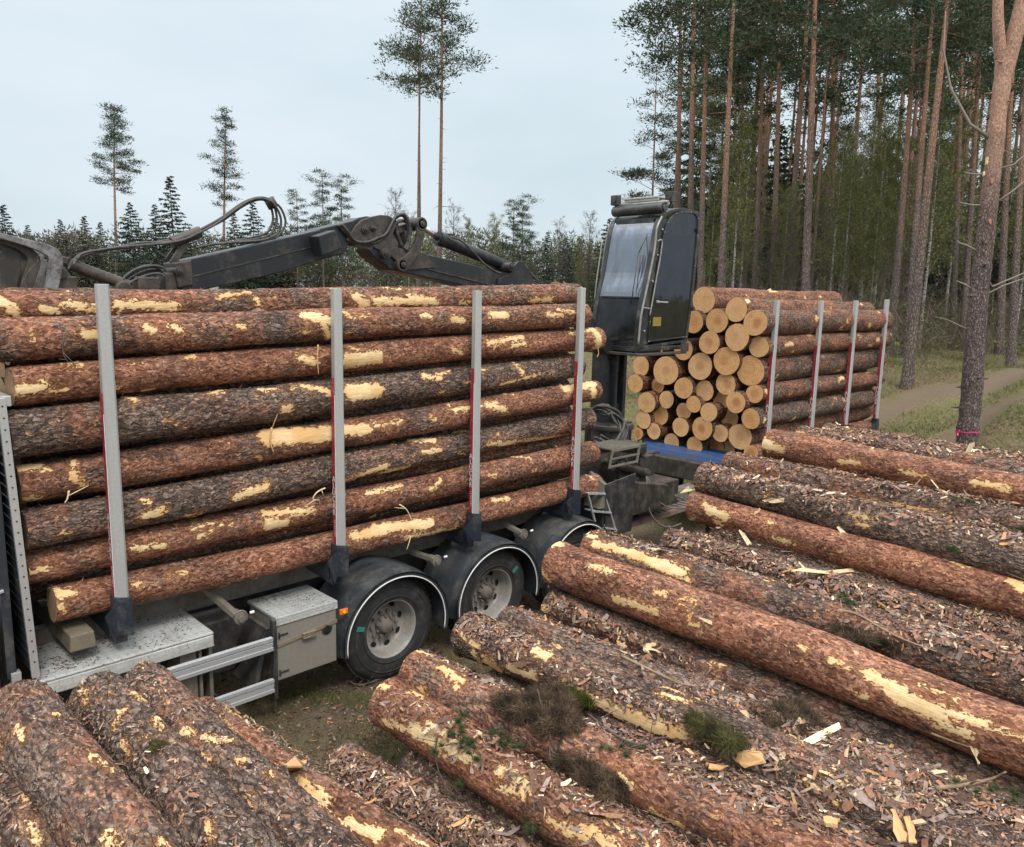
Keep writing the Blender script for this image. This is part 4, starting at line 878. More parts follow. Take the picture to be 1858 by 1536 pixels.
pa, pb = at(*z(590, 240), 1, YB), at(*z(760, 190), 1, YB); m_.bar((pa[0], 1.3, pa[2]), (pb[0], 1.3, pb[2]), .20, .08); pa, pb = at(*z(655, 240), 1, YB), at(*z(672, 370), 1, YB); m_.bar((pa[0], 1.22, pa[2]), (pb[0], 1.22, pb[2]), .03, .12, (0, 1, 0)); m_.bar((pa[0], 1.38, pa[2]), (pb[0], 1.38, pb[2]), .03, .12, (0, 1, 0))
cp(m_, 'link_crosshead', M['crane_worn'], .006, b1)
# cylinder
a, b, c = at(*z(825, 200), 1, YB), at(*z(950, 290), 1, YB), at(*z(1470, 505), 1, YB)
m_ = MB(); m_.cyl(a, b, .034, 20); ro = m_.build('piston_rod', M['rod'], b1)
m_ = MB(); d = (c-b)/np.linalg.norm(c-b); m_.cyl(b, b+d*.10, .082, 28); m_.cyl(b+d*.10, c, .074, 28); m_.cyl(b-d*.015, b, .07, 24); m_.box(b+d*.12+np.array((-.03, -.03, .07)), b+d*.2+np.array((.03, .03, .11))); m_.box(c-d*.12+np.array((-.1, -.02, .10)), c-d*.05+np.array((.08, .02, .118))); m_.build('lift_cylinder', M['crane'], b1, .006)
prof([z(1325, 590), z(1420, 545), z(1445, 490), z(1475, 460), z(1505, 462), z(1530, 500), z(1580, 600), z(1590, 640), z(1320, 625)], 1.14, 1.17, 'cylinder_bracket', 'crane', .004, b1)
prof([z(1325, 590), z(1420, 545), z(1445, 490), z(1475, 460), z(1505, 462), z(1530, 500), z(1580, 600), z(1590, 640), z(1320, 625)], 1.43, 1.46, 'cylinder_bracket', 'crane', .004, b1)
hose([at(*z(1040, 280), 1, 1.2), at(*z(1120, 310), 1, 1.18), at(*z(1200, 385), 1, 1.17), at(*z(1280, 470), 1, 1.17), at(*z(1360, 530), 1, 1.17), at(*z(1420, 550), 1, 1.17)], .011)
for q in ([(1500, 475), (1560, 475), (1610, 520), (1650, 575), (1700, 610)], [(1530, 530), (1590, 525), (1640, 560), (1690, 620)], [(1560, 590), (1640, 600), (1720, 625)]): hose([at(*z(*p), 1, YB) for p in q], .013)
# outer boom, folded forward
y1 = lambda X, Y: (X/2.997, 330+Y/2.997)
b2 = prof([y1(920, 440), y1(1000, 420), y1(1400, 332), y1(1700, 262), z(40, 222), z(280, 165), z(330, 140), z(1, 465), y1(1210, 555), y1(1000, 600), y1(935, 560)][:7]+[z(220, 400), z(1, 465), y1(1500, 490), y1(1210, 557), y1(1000, 600), y1(935, 570)], 1.18, 1.42, 'outer_boom', 'crane', .01)
m_ = MB()
for yy in (1.15, 1.42):
    m_.prism([(lambda p: (p[0], p[2]))(at(*q, 1, YB)) for q in (z(220, 310), z(285, 205), z(330, 165), z(400, 138), z(470, 124), z(530, 130), z(575, 165), z(585, 200), z(560, 260), z(600, 330), z(590, 400), z(560, 440), z(500, 400), z(400, 350), z(300, 340))], yy, yy+.03)
m_.build('boom_head', M['crane_worn'], b2, .006)
pin(*z(422, 228), .042, 1.13, 1.17, b2); pin(*z(480, 220), .026, 1.11, 1.17, b2)
prof([y1(915, 440), y1(1008, 424), y1(1018, 560), y1(940, 575)], 1.165, 1.435, 'boom_tip_sleeve', 'crane_worn', .01, b2); pin(*y1(982, 483), .04, 1.14, 1.46, b2)
m_ = MB(); a = at(*y1(1020, 520), 1, 1.17); b = at(*y1(1700, 352), 1, 1.17); m_.bar((a[0], 1.177, a[2]), (b[0], 1.177, b[2]), .01, .01); m_.build('weld_seam', M['crane_worn'], b2)
m_ = MB(); s_ = [at(*z(*q), 1, 1.05) for q in ((18, 300), (140, 235), (225, 330), (75, 420))]
# open box bracket standing off the boom's flank
p0, p1, p2, p3 = [(p[0], p[2]) for p in (at(*z(20, 295), 1, 1.06), at(*z(95, 240), 1, 1.06), at(*z(165, 385), 1, 1.06), at(*z(78, 422), 1, 1.06))]
ax0 = at(*z(150, 232), 1, 1.06)
m_.hexa([(p3[0], 1.0, p3[1]), (p2[0]+.10, 1.0, p2[1]+.03), (p2[0]+.10, 1.18, p2[1]+.03), (p3[0], 1.18, p3[1]), (p0[0]+.04, 1.0, p0[1]+.03), (p1[0]+.12, 1.0, p1[1]+.02), (p1[0]+.12, 1.18, p1[1]+.02), (p0[0]+.04, 1.18, p0[1]+.03)])
m_.build('box_bracket', M['crane'], b2, .012)
# hoses along the booms
hp_ = [[z(240, 185), z(290, 245), z(345, 310), z(430, 318), z(500, 290), z(560, 265), z(600, 200), z(640, 130), z(700, 118), z(735, 180), z(740, 260), z(735, 330), z(715, 380)],
       [z(220, 190), z(280, 255), z(340, 320), z(440, 330), z(530, 300), z(590, 230), z(630, 150), z(690, 125), z(725, 200), z(730, 300), z(700, 370)],
       [z(345, 300), z(430, 300), z(520, 285), z(580, 235), z(640, 180), z(700, 165), z(745, 215), z(740, 300)],
       [z(560, 145), z(600, 150), z(640, 180), z(650, 260), z(680, 340), z(720, 385)], [z(530, 148), z(570, 140), z(610, 158), z(600, 230)]]
for i, q in enumerate(hp_): hose([at(x, y, 1, 1.13+.02*i) for x, y in q], .017 if i < 3 else .022)
q2 = [[(140, 470), (152, 459), (190, 452), (250, 445), (300, 441), (335, 434), (355, 425), (395, 404), (430, 378), (455, 363), (475, 360), (495, 368), (508, 390), (509, 412), (497, 428), (470, 436), (420, 440), (380, 444), (355, 449)],
      [(135, 476), (150, 465), (185, 455), (250, 441), (300, 439), (335, 430), (360, 418), (400, 396), (440, 368), (470, 358), (492, 364), (501, 386), (501, 408), (488, 426), (460, 434), (410, 440), (360, 447)],
      [(132, 474), (148, 461), (190, 453), (240, 448), (300, 436), (335, 431), (365, 419), (405, 399), (440, 374), (468, 362), (486, 366), (494, 384), (494, 404), (480, 424), (430, 436)],
      [(480, 362), (505, 372), (517, 395), (516, 412), (505, 427), (485, 436), (445, 441)], [(215, 450), (250, 446), (285, 443)],
      [(215, 515), (235, 495), (260, 484), (290, 483), (305, 495), (312, 512)], [(220, 513), (240, 492), (265, 482), (285, 486), (300, 500)], [(222, 517), (245, 500), (270, 490), (295, 492), (306, 506)], [(225, 519), (250, 505), (280, 496), (298, 500), (308, 513)],
      [(275, 446), (290, 460), (300, 466)]]
for i, q in enumerate(q2): hose([at(x, y, 1, 1.22+.03*(i % 4)) for x, y in q], .0115 if i != 4 else .010, mat='hose')
m_ = MB(); c_ = at(335, 431, 1, 1.28); m_.tube([c_+np.array((-.12, 0, -.05)), c_+np.array((.14, 0, .06))], .052, 12)
m_.bar(c_+np.array((.02, 0, -.03)), at(312, 478, 1, 1.28), .06, .035, (0, 1, 0)); m_.bar(c_+np.array((-.02, .06, -.03)), at(300, 472, 1, 1.34), .03, .025, (0, 1, 0)); cp(m_, 'hose_clamp', M['crane_worn'], .006, b2)
m_ = MB(); c_ = at(491, 366, 1, 1.28); m_.tube([c_+np.array((-.02, 0, .03)), c_+np.array((.03, 0, -.05))], .05, 12); cp(m_, 'hose_tie', M['hose'], 0, b2)
m_ = MB(); p_ = [at(x, y, 1, 1.28) for x, y in ((128, 478), (160, 492), (200, 506), (235, 519))]; m_.tube(smooth_path(p_, 8), [.048+.005*(i % 2) for i in range(25)], 14); cp(m_, 'wrapped_hose_bundle', M['crane_worn'])
m_ = MB(); a = at(262, 512, 1, 1.3); m_.box(a+np.array((-.09, -.1, -.1)), a+np.array((.1, .1, .05))); m_.box(a+np.array((.14, -.1, -.1)), a+np.array((.26, .1, .09))); m_.cyl(a+np.array((-.2, -.1, -.06)), a+np.array((-.2, .1, -.06)), .07, 16); cp(m_, 'boom_tip_joint', M['crane_worn'], .015)
# grapple resting over the front of the load
g0 = at(85, 480, 1, 1.3); gr = empty('grapple', (0, 0, 0), crane); gr.location = Vector((g0[0], 1.3, g0[2]))-CO; gr['label'] = 'worn grey grapple claws lying over the front of the load'
def gp(mb, name, mat, bev=0):
    o = mb.build(name, M[mat], gr, bev); o.location = -Vector((g0[0], 1.3, g0[2])); return o
def ribbon(pts, w_, y0, y1):
    """closed outline of a curved plate: pts centre line px, w_ half thickness"""
    c = smooth_path([at(x, y, 1, YB) for x, y in pts], 6); Lp = []; Rp = []; ws = np.interp(np.linspace(0, 1, len(c)), np.linspace(0, 1, len(w_)), w_)
    for i, p in enumerate(c):
        t_ = c[min(i+1, len(c)-1)]-c[max(0, i-1)]; nn = np.array((-t_[2], 0, t_[0])); nn /= np.linalg.norm(nn)
        Lp.append((p[0]+nn[0]*ws[i], p[2]+nn[2]*ws[i])); Rp.append((p[0]-nn[0]*ws[i], p[2]-nn[2]*ws[i]))
    m_ = MB(); m_.prism(Lp+Rp[::-1], y0, y1); return m_
for y0, y1_ in ((1.08, 1.13), (1.46, 1.51)):
    gp(ribbon([(-60, 418), (0, 432), (50, 446), (84, 462), (86, 490), (78, 530)], [.018, .022, .03, .05, .048, .045], y0, y1_), 'claw', 'grapple', .006)
    gp(ribbon([(-10, 436), (30, 450), (52, 470), (45, 500), (36, 530)], [.02, .03, .045, .045, .04], y0+.06, y1_+.05), 'claw', 'crane_worn', .006)
gp(ribbon([(-5, 440), (12, 455), (8, 490), (0, 530)], [.04, .07, .08, .08], 1.18, 1.42), 'claw_cylinder', 'crane_worn', .02)
m_ = MB(); a = at(110, 505, 1, 1.3); m_.box(a+np.array((-.08, -.12, -.12)), a+np.array((.09, .12, .02))); m_.cyl(a+np.array((-.03, -.14, .04)), a+np.array((-.03, .14, .04)), .05, 16); m_.bar(at(92, 468, 1, 1.3), at(132, 520, 1, 1.3), .08, .05, (0, 1, 0)); m_.bar(at(80, 462, 1, 1.3), at(125, 474, 1, 1.3), .06, .03, (0, 1, 0)); gp(m_, 'rotator', 'crane_worn', .01)

# cab
cab = crane; KO = CO
def kp(mb, name, mat, bev=0, parent=None):
    o = mb.build(name, M[mat], parent or cab, bev)
    if parent is None: o.location = -KO
    return o
YN, YF = .75, 1.62
edge = [(1157, 634), (1159, 612), (1164, 570), (1171, 530), (1179, 494), (1186, 452), (1193, 414), (1200, 394), (1212, 383), (1228, 378), (1240, 377), (1268, 384)]
back = [(1269, 426), (1262, 500), (1255, 560), (1247, 620)]
E3 = [at(x, y, 1, YN) for x, y in edge]; B3 = [at(x, y, 1, YN) for x, y in back]
xz = lambda p: (p[0], p[2])
fl = MB(); fl.box((E3[0][0]+.0, YN, E3[0][2]-.03), (B3[-1][0], YF, E3[0][2]+.03)); fl.box((B3[-1][0]-.06, YN+.02, E3[0][2]), (B3[-1][0], YF-.02, B3[0][2])) ; kp(fl, 'cab_floor', 'cabframe', .01)
# roof and pillars
pl = MB()
for y0, y1_ in ((YN, YN+.05), (YF-.05, YF)):
    c = smooth_path(E3, 4)+smooth_path(B3, 4); ins = []
    ctr = np.mean(c, 0)
    for p in c:
        v = ctr-p; v[1] = 0; v /= np.linalg.norm(v); ins.append(p+v*np.array((.045, 0, .045)))
    n = len(c)
    V = [(p[0], y, p[2]) for y in (y0, y1_) for p in c]+[(p[0], y, p[2]) for y in (y0, y1_) for p in ins]
    fs = []
    for i in range(n):
        j = (i+1) % n; fs += [(i, j, 2*n+j, 2*n+i), (n+j, n+i, 3*n+i, 3*n+j), (j, i, n+i, n+j), (2*n+i, 2*n+j, 3*n+j, 3*n+i)]
    pl.add(V, fs, False)
kp(pl, 'cab_frame', 'cabframe', .004)
# front corner posts between windscreen and door (wide, layered)
cf = smooth_path(E3[:8], 4)
def strip(c, dx0, dx1, y0, y1_, name, mat, bev=.003, th=.0, parent=None):
    V = [];
    for p in c: V += [(p[0]+dx0, y0, p[2]), (p[0]+dx1, y1_, p[2]), (p[0]+dx1+.02, y1_, p[2]), (p[0]+dx0+.02, y0, p[2])]
    n = len(c); fs = []
    for i in range(n-1):
        for k_ in range(4): fs.append((i*4+k_, i*4+(k_+1) % 4, (i+1)*4+(k_+1) % 4, (i+1)*4+k_))
    fs += [(0, 1, 2, 3), ((n-1)*4+3, (n-1)*4+2, (n-1)*4+1, (n-1)*4)]
    m_ = MB(); m_.add(V, fs); return kp(m_, name, mat, bev, parent)
strip(cf, -.005, -.012, YN+.0, YN+.075, 'corner_post', 'cabframe'); strip(cf, -.012, -.005, YF-.07, YF, 'corner_post', 'cabframe')
m_ = MB(); ed_ = smooth_path([at(x, y, 1, YN) for x, y in edge[:8]], 4); inn = smooth_path([at(x, y, 1, YN) for x, y in ((1178, 620), (1180, 596), (1183, 566), (1188, 530), (1194, 490), (1200, 450), (1206, 415), (1214, 398))], 4)
V = [(p[0], YN-.004, p[2]) for p in ed_]+[(p[0], YN-.004, p[2]) for p in inn]+[(p[0], YN+.03, p[2]) for p in ed_]+[(p[0], YN+.03, p[2]) for p in inn]; n = len(ed_)
m_.add(V, [(i, i+1, n+i+1, n+i) for i in range(n-1)]+[(2*n+i, 3*n+i, 3*n+i+1, 2*n+i+1) for i in range(n-1)]+[(n+i, n+i+1, 3*n+i+1, 3*n+i) for i in range(n-1)]); kp(m_, 'side_post', 'cabframe', 0)
# front panes
lo_, up_ = cf[:12], cf[11:27]
strip(up_, .0, .0, YN+.075, YF-.07, 'windscreen', 'glass_front', 0); strip(lo_, .0, .0, YN+.075, YF-.07, 'lower_pane', 'glass_low', 0)
m_ = MB(); p = cf[11]; m_.box((p[0]-.018, YN+.1, p[2]-.012), (p[0]+.02, YF-.1, p[2]+.012)); kp(m_, 'window_bar', 'cabframe', .003); m_ = MB(); p = cf[27]; m_.box((p[0]-.018, YN+.1, p[2]-.03), (p[0]+.03, YF-.1, p[2]+.03)); kp(m_, 'window_header', 'cabframe', .003); m_ = MB(); p = cf[0]; m_.box((p[0]-.02, YN, p[2]-.03), (p[0]+.03, YF, p[2]+.03)); kp(m_, 'window_sill', 'cabframe', .003)
m_ = MB(); p = E3[8]; q = B3[0]; tops = smooth_path(E3[7:], 3)
V = []; 
for p in tops: V += [(p[0], YN+.01, p[2]), (p[0], YF-.01, p[2]), (p[0], YF-.01, p[2]-.04), (p[0], YN+.01, p[2]-.04)]
n = len(tops); m_.add(V, [(i*4+k_, i*4+(k_+1) % 4, (i+1)*4+(k_+1) % 4, (i+1)*4+k_) for i in range(n-1) for k_ in range(4)]+[(0, 1, 2, 3), ((n-1)*4+3, (n-1)*4+2, (n-1)*4+1, (n-1)*4)], True); kp(m_, 'roof', 'cabframe')
# door: dark pane with rounded upper front corner
dpts = [(1175, 620), (1179, 571), (1188, 510), (1198, 450), (1206, 412), (1214, 396), (1226, 386), (1240, 383), (1264, 389), (1265, 426), (1258, 500), (1251, 560), (1244, 612)]
d3 = smooth_path([at(x, y, 1, YN-.012) for x, y in dpts], 4)
for yd, nm in ((YN-.014, 'door'), (YF+.006, 'far_side_pane')):
    dm = MB(); dm.prism([xz(p) for p in d3], yd, yd+.008); do = kp(dm, nm, 'glass_door', 0)
    if nm == 'door':
        ctr = np.mean(d3, 0); fr = MB(); n = len(d3)
        V = []
        for p in d3:
            v = ctr-p; v[1] = 0; v /= np.linalg.norm(v); q = p+v*.022
            V += [(p[0], yd-.012, p[2]), (q[0], yd-.012, q[2]), (q[0], yd+.0, q[2]), (p[0], yd+.0, p[2])]
        fr.add(V, [(i*4+k_, i*4+(k_+1) % 4, ((i+1) % n)*4+(k_+1) % 4, ((i+1) % n)*4+k_) for i in range(n) for k_ in range(4)]); fr.build('door_frame', M['cabframe'], do, .002)
        bo = MB()
        for i in range(0, n, 3):
            p = d3[i]; v = ctr-p; v[1] = 0; v /= np.linalg.norm(v); q = p+v*.011; bo.cyl((q[0], yd-.018, q[2]), (q[0], yd-.011, q[2]), .006, 8)
        bo.build('bolt', M['alu'], do)
        hd = MB(); a = at(1193, 547, 1, YN-.04); b = at(1212, 548, 1, YN-.04); hd.bar(a, b, .012, .018); hd.box(a+np.array((0, 0, -.018)), a+np.array((.04, .03, .018))); hd.build('door_handle', M['alu'], do, .003)
        st = MB(); a = at(1185, 575, 1, YN-.016); b = at(1199, 591, 1, YN-.016); st.box((a[0], YN-.0165, b[2]), (b[0], YN-.0145, a[2])); st.build('sticker', M['yellow'], do)
        for (xx, yy) in ((1266, 418), (1257, 560)):
            hg = MB(); a = at(xx, yy, 1, YN-.02); hg.box(a+np.array((-.03, -.02, -.03)), a+np.array((.03, .02, .03))); hg.build('hinge', M['cabframe'], do, .004)
# guard pipes
def pipe(pts, r, Y, name='guard_pipe', mat='pipe'):
    m_ = MB(); m_.tube(smooth_path([at(x, y, 1, Y) for x, y in pts], 6), r, 8); return kp(m_, name, mat)
pipe([(1201, 392), (1192, 414), (1188, 450), (1180, 493), (1170, 540), (1163, 575), (1158, 625)], .015, YN-.045)
pipe([(1193, 437), (1201, 436), (1199, 460), (1191, 505), (1184, 545), (1179, 572)], .011, YN-.06); pipe([(1168, 558), (1180, 560)], .012, YN-.05)
far = [(x, y) for x, y in ((1113, 402), (1106, 412), (1098, 450), (1092, 494), (1087, 540), (1084, 575), (1083, 612))]
pipe(far, .016, YF+.03); pipe([(1101, 438), (1093, 438), (1089, 465), (1083, 505), (1079, 545)], .011, YF+.06)
m_ = MB()
for (xx, yy) in ((1163, 600), (1170, 560), (1178, 510), (1187, 462), (1196, 416)):
    a = at(xx+5, yy, 1, YN-.005); m_.cyl(a, a+np.array((0, -.02, 0)), .012, 8)
kp(m_, 'bolt', 'alu')
# wiper
m_ = MB()
for (p0, p1) in (((1186, 392), (1185, 414)), ((1185, 414), (1163, 460)), ((1163, 460), (1150, 552)), ((1167, 463), (1157, 550)), ((1172, 462), (1163, 500))):
    m_.tube([at(*p0, 1, YN+.16)+np.array((-.06, 0, 0)), at(*p1, 1, YN+.16)+np.array((-.06, 0, 0))], .007, 6)
kp(m_, 'wiper', 'hose')
# roof gear
m_ = MB(); a = at(1115, 378, 1, YF-.02); b = at(1205, 378, 1, YN-.05); a[2] = b[2] = (a[2]+b[2])/2-.02; m_.cyl(a, b, .075, 24); m_.cyl(b, b+np.array((0, -.03, 0)), .05, 16); kp(m_, 'roller_cover', 'cabframe', .006)
m_ = MB(); dz = np.array((0.02, 0, .085)); m_.cyl(a+dz, b+dz+np.array((0, -.05, 0)), .022, 12); m_.cyl(a+dz+np.array((.12, 0, .03)), b+dz+np.array((.12, 0, .03)), .018, 12)
kp(m_, 'roof_rail', 'pipe'); m_ = MB(); c_ = (a+b)/2+np.array((.12, 0, .17)); m_.box(c_+np.array((-.09, -.30, -.012)), c_+np.array((.09, .32, .012))); m_.box(c_+np.array((-.07, -.3, -.05)), c_+np.array((-.05, .3, -.012))); kp(m_, 'roof_plate', 'alu', .004)
for p_, nm in ((a+np.array((.0, -.02, .15)), 'work_lamp'), (b+np.array((.12, -.02, .15)), 'work_lamp')):
    m_ = MB(); m_.box(p_+np.array((-.05, -.06, -.06)), p_+np.array((.05, .06, .08))); m_.cyl(p_+np.array((-.065, 0, .01)), p_+np.array((-.05, 0, .01)), .045, 16); m_.cyl(p_+np.array((0, 0, -.14)), p_+np.array((0, 0, -.05)), .015, 8); kp(m_, nm, 'hose', .01)
m_ = MB(); a2 = at(1068, 643, 1, YF+.05); b2_ = at(1218, 645, 1, YN-.12); zf = E3[0][2]-.085
m_.box((E3[0][0]-.12, YN-.10, zf), (E3[0][0]+.02, YF+.15, zf+.035)); m_.box((E3[0][0]-.10, YN-.12, zf), (B3[-1][0]-.18, YN+.02, zf+.03)); m_.box((E3[0][0]+.1, YN+.1, zf-.02), (E3[0][0]+.7, YF-.1, zf+.06)); m_.box((B3[-1][0]-.32, YN-.11, zf+.03), (B3[-1][0]-.12, YN-.1, zf+.16))
for yy in (YN+.02, YF-.1): m_.cyl((E3[0][0]-.02, yy, zf), (E3[0][0]-.02, yy, zf+.1), .01, 8)
kp(m_, 'foot_rail', 'crane_worn', .004)
# seat and controls inside
tt = NT('seat_cloth'); tt.col((.02, .02, .022)).rough(.9); M['cloth_dark'] = tt.m
tt = NT('work_jacket'); tt.col((.045, .05, .045)).rough(.9); M['jacket'] = tt.m
tt = NT('skin'); tt.col((.45, .22, .15)).rough(.55); tt.bs.inputs['Subsurface Weight'].default_value = .1; M['skin'] = tt.m
tt = NT('cap_cloth'); tt.col((.05, .03, .025)).rough(.9); M['cap'] = tt.m
SX, SY, SZ = 9.86, 1.17, 3.42
m_ = MB(); m_.box((SX-.22, SY-.24, SZ), (SX+.24, SY+.24, SZ+.12)); m_.hexa([(SX+.18, SY-.23, SZ+.1), (SX+.28, SY-.23, SZ+.1), (SX+.28, SY+.23, SZ+.1), (SX+.18, SY+.23, SZ+.1), (SX+.28, SY-.2, SZ+.8), (SX+.36, SY-.2, SZ+.8), (SX+.36, SY+.2, SZ+.8), (SX+.28, SY+.2, SZ+.8)]); m_.box((SX-.15, SY-.15, SZ-.36), (SX+.15, SY+.15, SZ))
m_.box((SX-.20, SY-.36, SZ+.26), (SX+.2, SY-.27, SZ+.33)); m_.box((SX-.20, SY+.27, SZ+.26), (SX+.2, SY+.36, SZ+.33)); kp(m_, 'seat', 'cloth_dark', .03)
m_ = MB()
for s in (-1, 1): m_.cyl((SX-.25, SY+s*.31, SZ+.25), (SX-.27, SY+s*.31, SZ+.40), .012, 8); m_.cyl((SX-.27, SY+s*.31, SZ+.39), (SX-.275, SY+s*.31, SZ+.44), .022, 12)
kp(m_, 'control_lever', 'hose')
# operator: one skinned figure, seated, facing the load, hands on the levers
def skin(name, pts, edges, rad, mat, parent=None, lv=2, root=0):
    me = bpy.data.meshes.new(name); me.from_pydata(pts, edges, []); me.materials.append(mat); o = bpy.data.objects.new(name, me); link(o, parent)
    bpy.context.view_layer.objects.active = o
    m1 = o.modifiers.new('skin', 'SKIN'); m1.use_smooth_shade = True
    if not me.skin_vertices: me.attributes.new  # layer is created by the modifier
    sk = me.skin_vertices[0].data
    for i, r_ in enumerate(rad): sk[i].radius = (r_, r_) if not hasattr(r_, '__len__') else r_; sk[i].use_root = (i == root)
    m2 = o.modifiers.new('sub', 'SUBSURF'); m2.levels = lv; m2.render_levels = lv
    dg = bpy.context.evaluated_depsgraph_get(); me2 = bpy.data.meshes.new_from_object(o.evaluated_get(dg)); o.modifiers.clear(); o.data = me2; return o
hz = SZ+.12
def body():
    pts, ed, rad = [], [], []
    def v(p, r_, par=None):
        pts.append(p); rad.append(r_); i = len(pts)-1
        if par is not None: ed.append((par, i))
        return i
    pel = v((SX+.08, SY, hz+.10), .14); ab = v((SX+.10, SY, hz+.28), .135, pel); ch = v((SX+.11, SY, hz+.45), (.15, .13), ab); nk = v((SX+.08, SY, hz+.60), .058, ch)
    n2 = v((SX+.06, SY, hz+.68), .05, nk); h1 = v((SX+.045, SY, hz+.76), .088, n2); h2 = v((SX+.05, SY, hz+.84), .085, h1)
    for s in (-1, 1):
        sh = v((SX+.10, SY+s*.18, hz+.52), .065, ch); el = v((SX-.0, SY+s*.27, hz+.27), .048, sh); wr = v((SX-.20, SY+s*.30, hz+.28), .032, el)
        hp2 = v((SX+.02, SY+s*.10, hz+.06), .10, pel); kn = v((SX-.36, SY+s*.14, hz+.06), .07, hp2); an = v((SX-.46, SY+s*.14, hz-.34), .045, kn); ft = v((SX-.58, SY+s*.15, hz-.40), .045, an)
    return pts, ed, rad
pr = empty('person', (SX, SY, SZ)); tag(pr, 'person in dark work clothes seated behind the cab glass, hands on the levers', 'person')
pts, ed, rad = body(); loc = Vector((SX, SY, SZ))
bo = skin('body', [Vector(p)-loc for p in pts], ed, rad, M['jacket'], pr)
bo.data.materials.append(M['skin'])
hd_c = Vector((SX+.04, SY, hz+.80))-loc
for p in bo.data.polygons:
    c = p.center
    if c.z > hz+.655-SZ: p.material_index = 1
fa = MB(); fa.add([hd_c+Vector(q) for q in ((-.088, -.016, -.03), (-.088, .016, -.03), (-.118, 0, -.028), (-.085, 0, .025), (-.088, 0, -.04))], [(0, 2, 3), (2, 1, 3), (0, 4, 2), (4, 1, 2)])
for s in (-1, 1): fa.lathe([(0, 0), (.022, .004), (.028, .012), (.02, .02), (0, .022)], hd_c+Vector((.01, s*.075, -.01)), (0, s, 0), 12)
fa.build('nose_and_ears', M['skin'], pr)
fa = MB()
for s in (-1, 1): fa.lathe([(0, 0), (.012, .004), (.012, .01), (0, .014)], hd_c+Vector((-.084, s*.032, .015)), (-1, 0, 0), 10)
fa.box(hd_c+Vector((-.092, -.022, -.062)), hd_c+Vector((-.08, .022, -.056))); fa.build('eyes_and_mouth', M['holes'], pr)
cpn = MB(); cpn.lathe([(.098, -.0), (.10, .03), (.085, .075), (.05, .1), (0, .108)], hd_c+Vector((.0, 0, .035)), (0, 0, 1), 24); cpn.prism([(hd_c.x-.17, hd_c.y-.055), (hd_c.x-.17, hd_c.y+.055), (hd_c.x-.07, hd_c.y+.08), (hd_c.x-.07, hd_c.y-.08)], hd_c.z+.035, hd_c.z+.045, ax=2); cpn.build('cap', M['cap'], pr, .003)
for s in (-1, 1):
    w0 = Vector((SX-.20, SY+s*.30, hz+.28))-loc; P_ = [w0, w0+Vector((-.05, s*.005, .0)), w0+Vector((-.085, s*.005, .0))]; E_ = [(0, 1), (1, 2)]; Rr_ = [.028, (.038, .02), (.036, .018)]
    o = skin('hand', P_, E_, Rr_, M['skin'], pr, 2)
    for k_, off in enumerate((-.028, -.010, .009, .026)):
        b_ = w0+Vector((-.08, s*.004, off)); l_ = (.95, 1.05, 1.0, .8)[k_]
        f = skin('finger', [b_, b_+Vector((-.030*l_, s*.004, .0)), b_+Vector((-.042*l_, -s*.020, 0)), b_+Vector((-.026*l_, -s*.036, 0))], [(0, 1), (1, 2), (2, 3)], [.0095, .009, .0085, .007], M['skin'], o, 1)
    b_ = w0+Vector((-.035, -s*.012, .025)); skin('thumb', [b_, b_+Vector((-.028, -s*.022, .012)), b_+Vector((-.050, -s*.026, .004))], [(0, 1), (1, 2)], [.012, .0105, .008], M['skin'], o, 1)

# ------------------------------------------------------------ trailer
RO = Vector((13.5, 1.25, 0)); trailer = empty('timber_trailer', RO); tag(trailer, 'blue framed timber trailer loaded with logs, hitched behind the crane', 'trailer')
def rp(mb, name, mat, bev=0):
    o = mb.build(name, M[mat], trailer, bev); o.location = -RO; return o
for x, t_ in zip(TSTX, STTOP[4:]):
    zt_ = at(t_[0], t_[1], 1, .03)[2]
    add_stake(trailer, RO, x, zt_, True); add_stake(trailer, RO, x, zt_-.0, False)
    mb = MB(); mb.box((x-.06, .15, 1.20), (x+.06, 2.37, 1.31)); rp(mb, 'bunk_beam', 'blue', .006)
mb = MB(); mb.box((11.0, .62, .98), (16.3, .76, 1.20)); mb.box((11.0, 1.78, .98), (16.3, 1.92, 1.20)); mb.hexa([(11.10, .25, 1.12), (11.35, .25, 1.12), (11.35, 2.2, 1.12), (11.10, 2.2, 1.12), (11.14, .25, 1.25), (11.35, .25, 1.30), (11.35, 2.2, 1.30), (11.14, 2.2, 1.25)]); rp(mb, 'trailer_frame', 'blue', .008)
mb = MB(); mb.box((10.9, .35, .86), (11.2, 2.1, 1.16)); mb.box((11.2, .8, .8), (16.2, 1.7, .97)); rp(mb, 'front_crossbeam', 'crane_worn', .01)
mb = MB(); mb.hexa([(8.3, .30, .70), (10.9, .30, .70), (10.9, .95, .70), (8.3, .95, .70), (8.3, .30, .775), (10.9, .30, .775), (10.9, .95, .775), (8.3, .95, .775)]); rp(mb, 'drawbar', 'drawbar', .006)
mb = MB()
for k_ in range(16): mb.box((8.9+k_*.12, .33, .7755), (8.96+k_*.12, .92, .79))
mb.box((8.75, .42, .775), (9.35, .5, .98)); mb.box((9.6, .5, .79), (10.6, .62, .95)); mb.cyl((9.0, .72, .86), (10.5, .75, .88), .05, 12); rp(mb, 'drawbar_gear', 'beige', .006)
for wx in (11.9, 15.0): wheel(trailer, wx-RO.x, .12-RO.y, .53 if wx < 13 else .9, -1, marks=None); wheel(trailer, wx-RO.x, 2.38-RO.y, .53 if wx < 13 else .9, 1, marks=None)
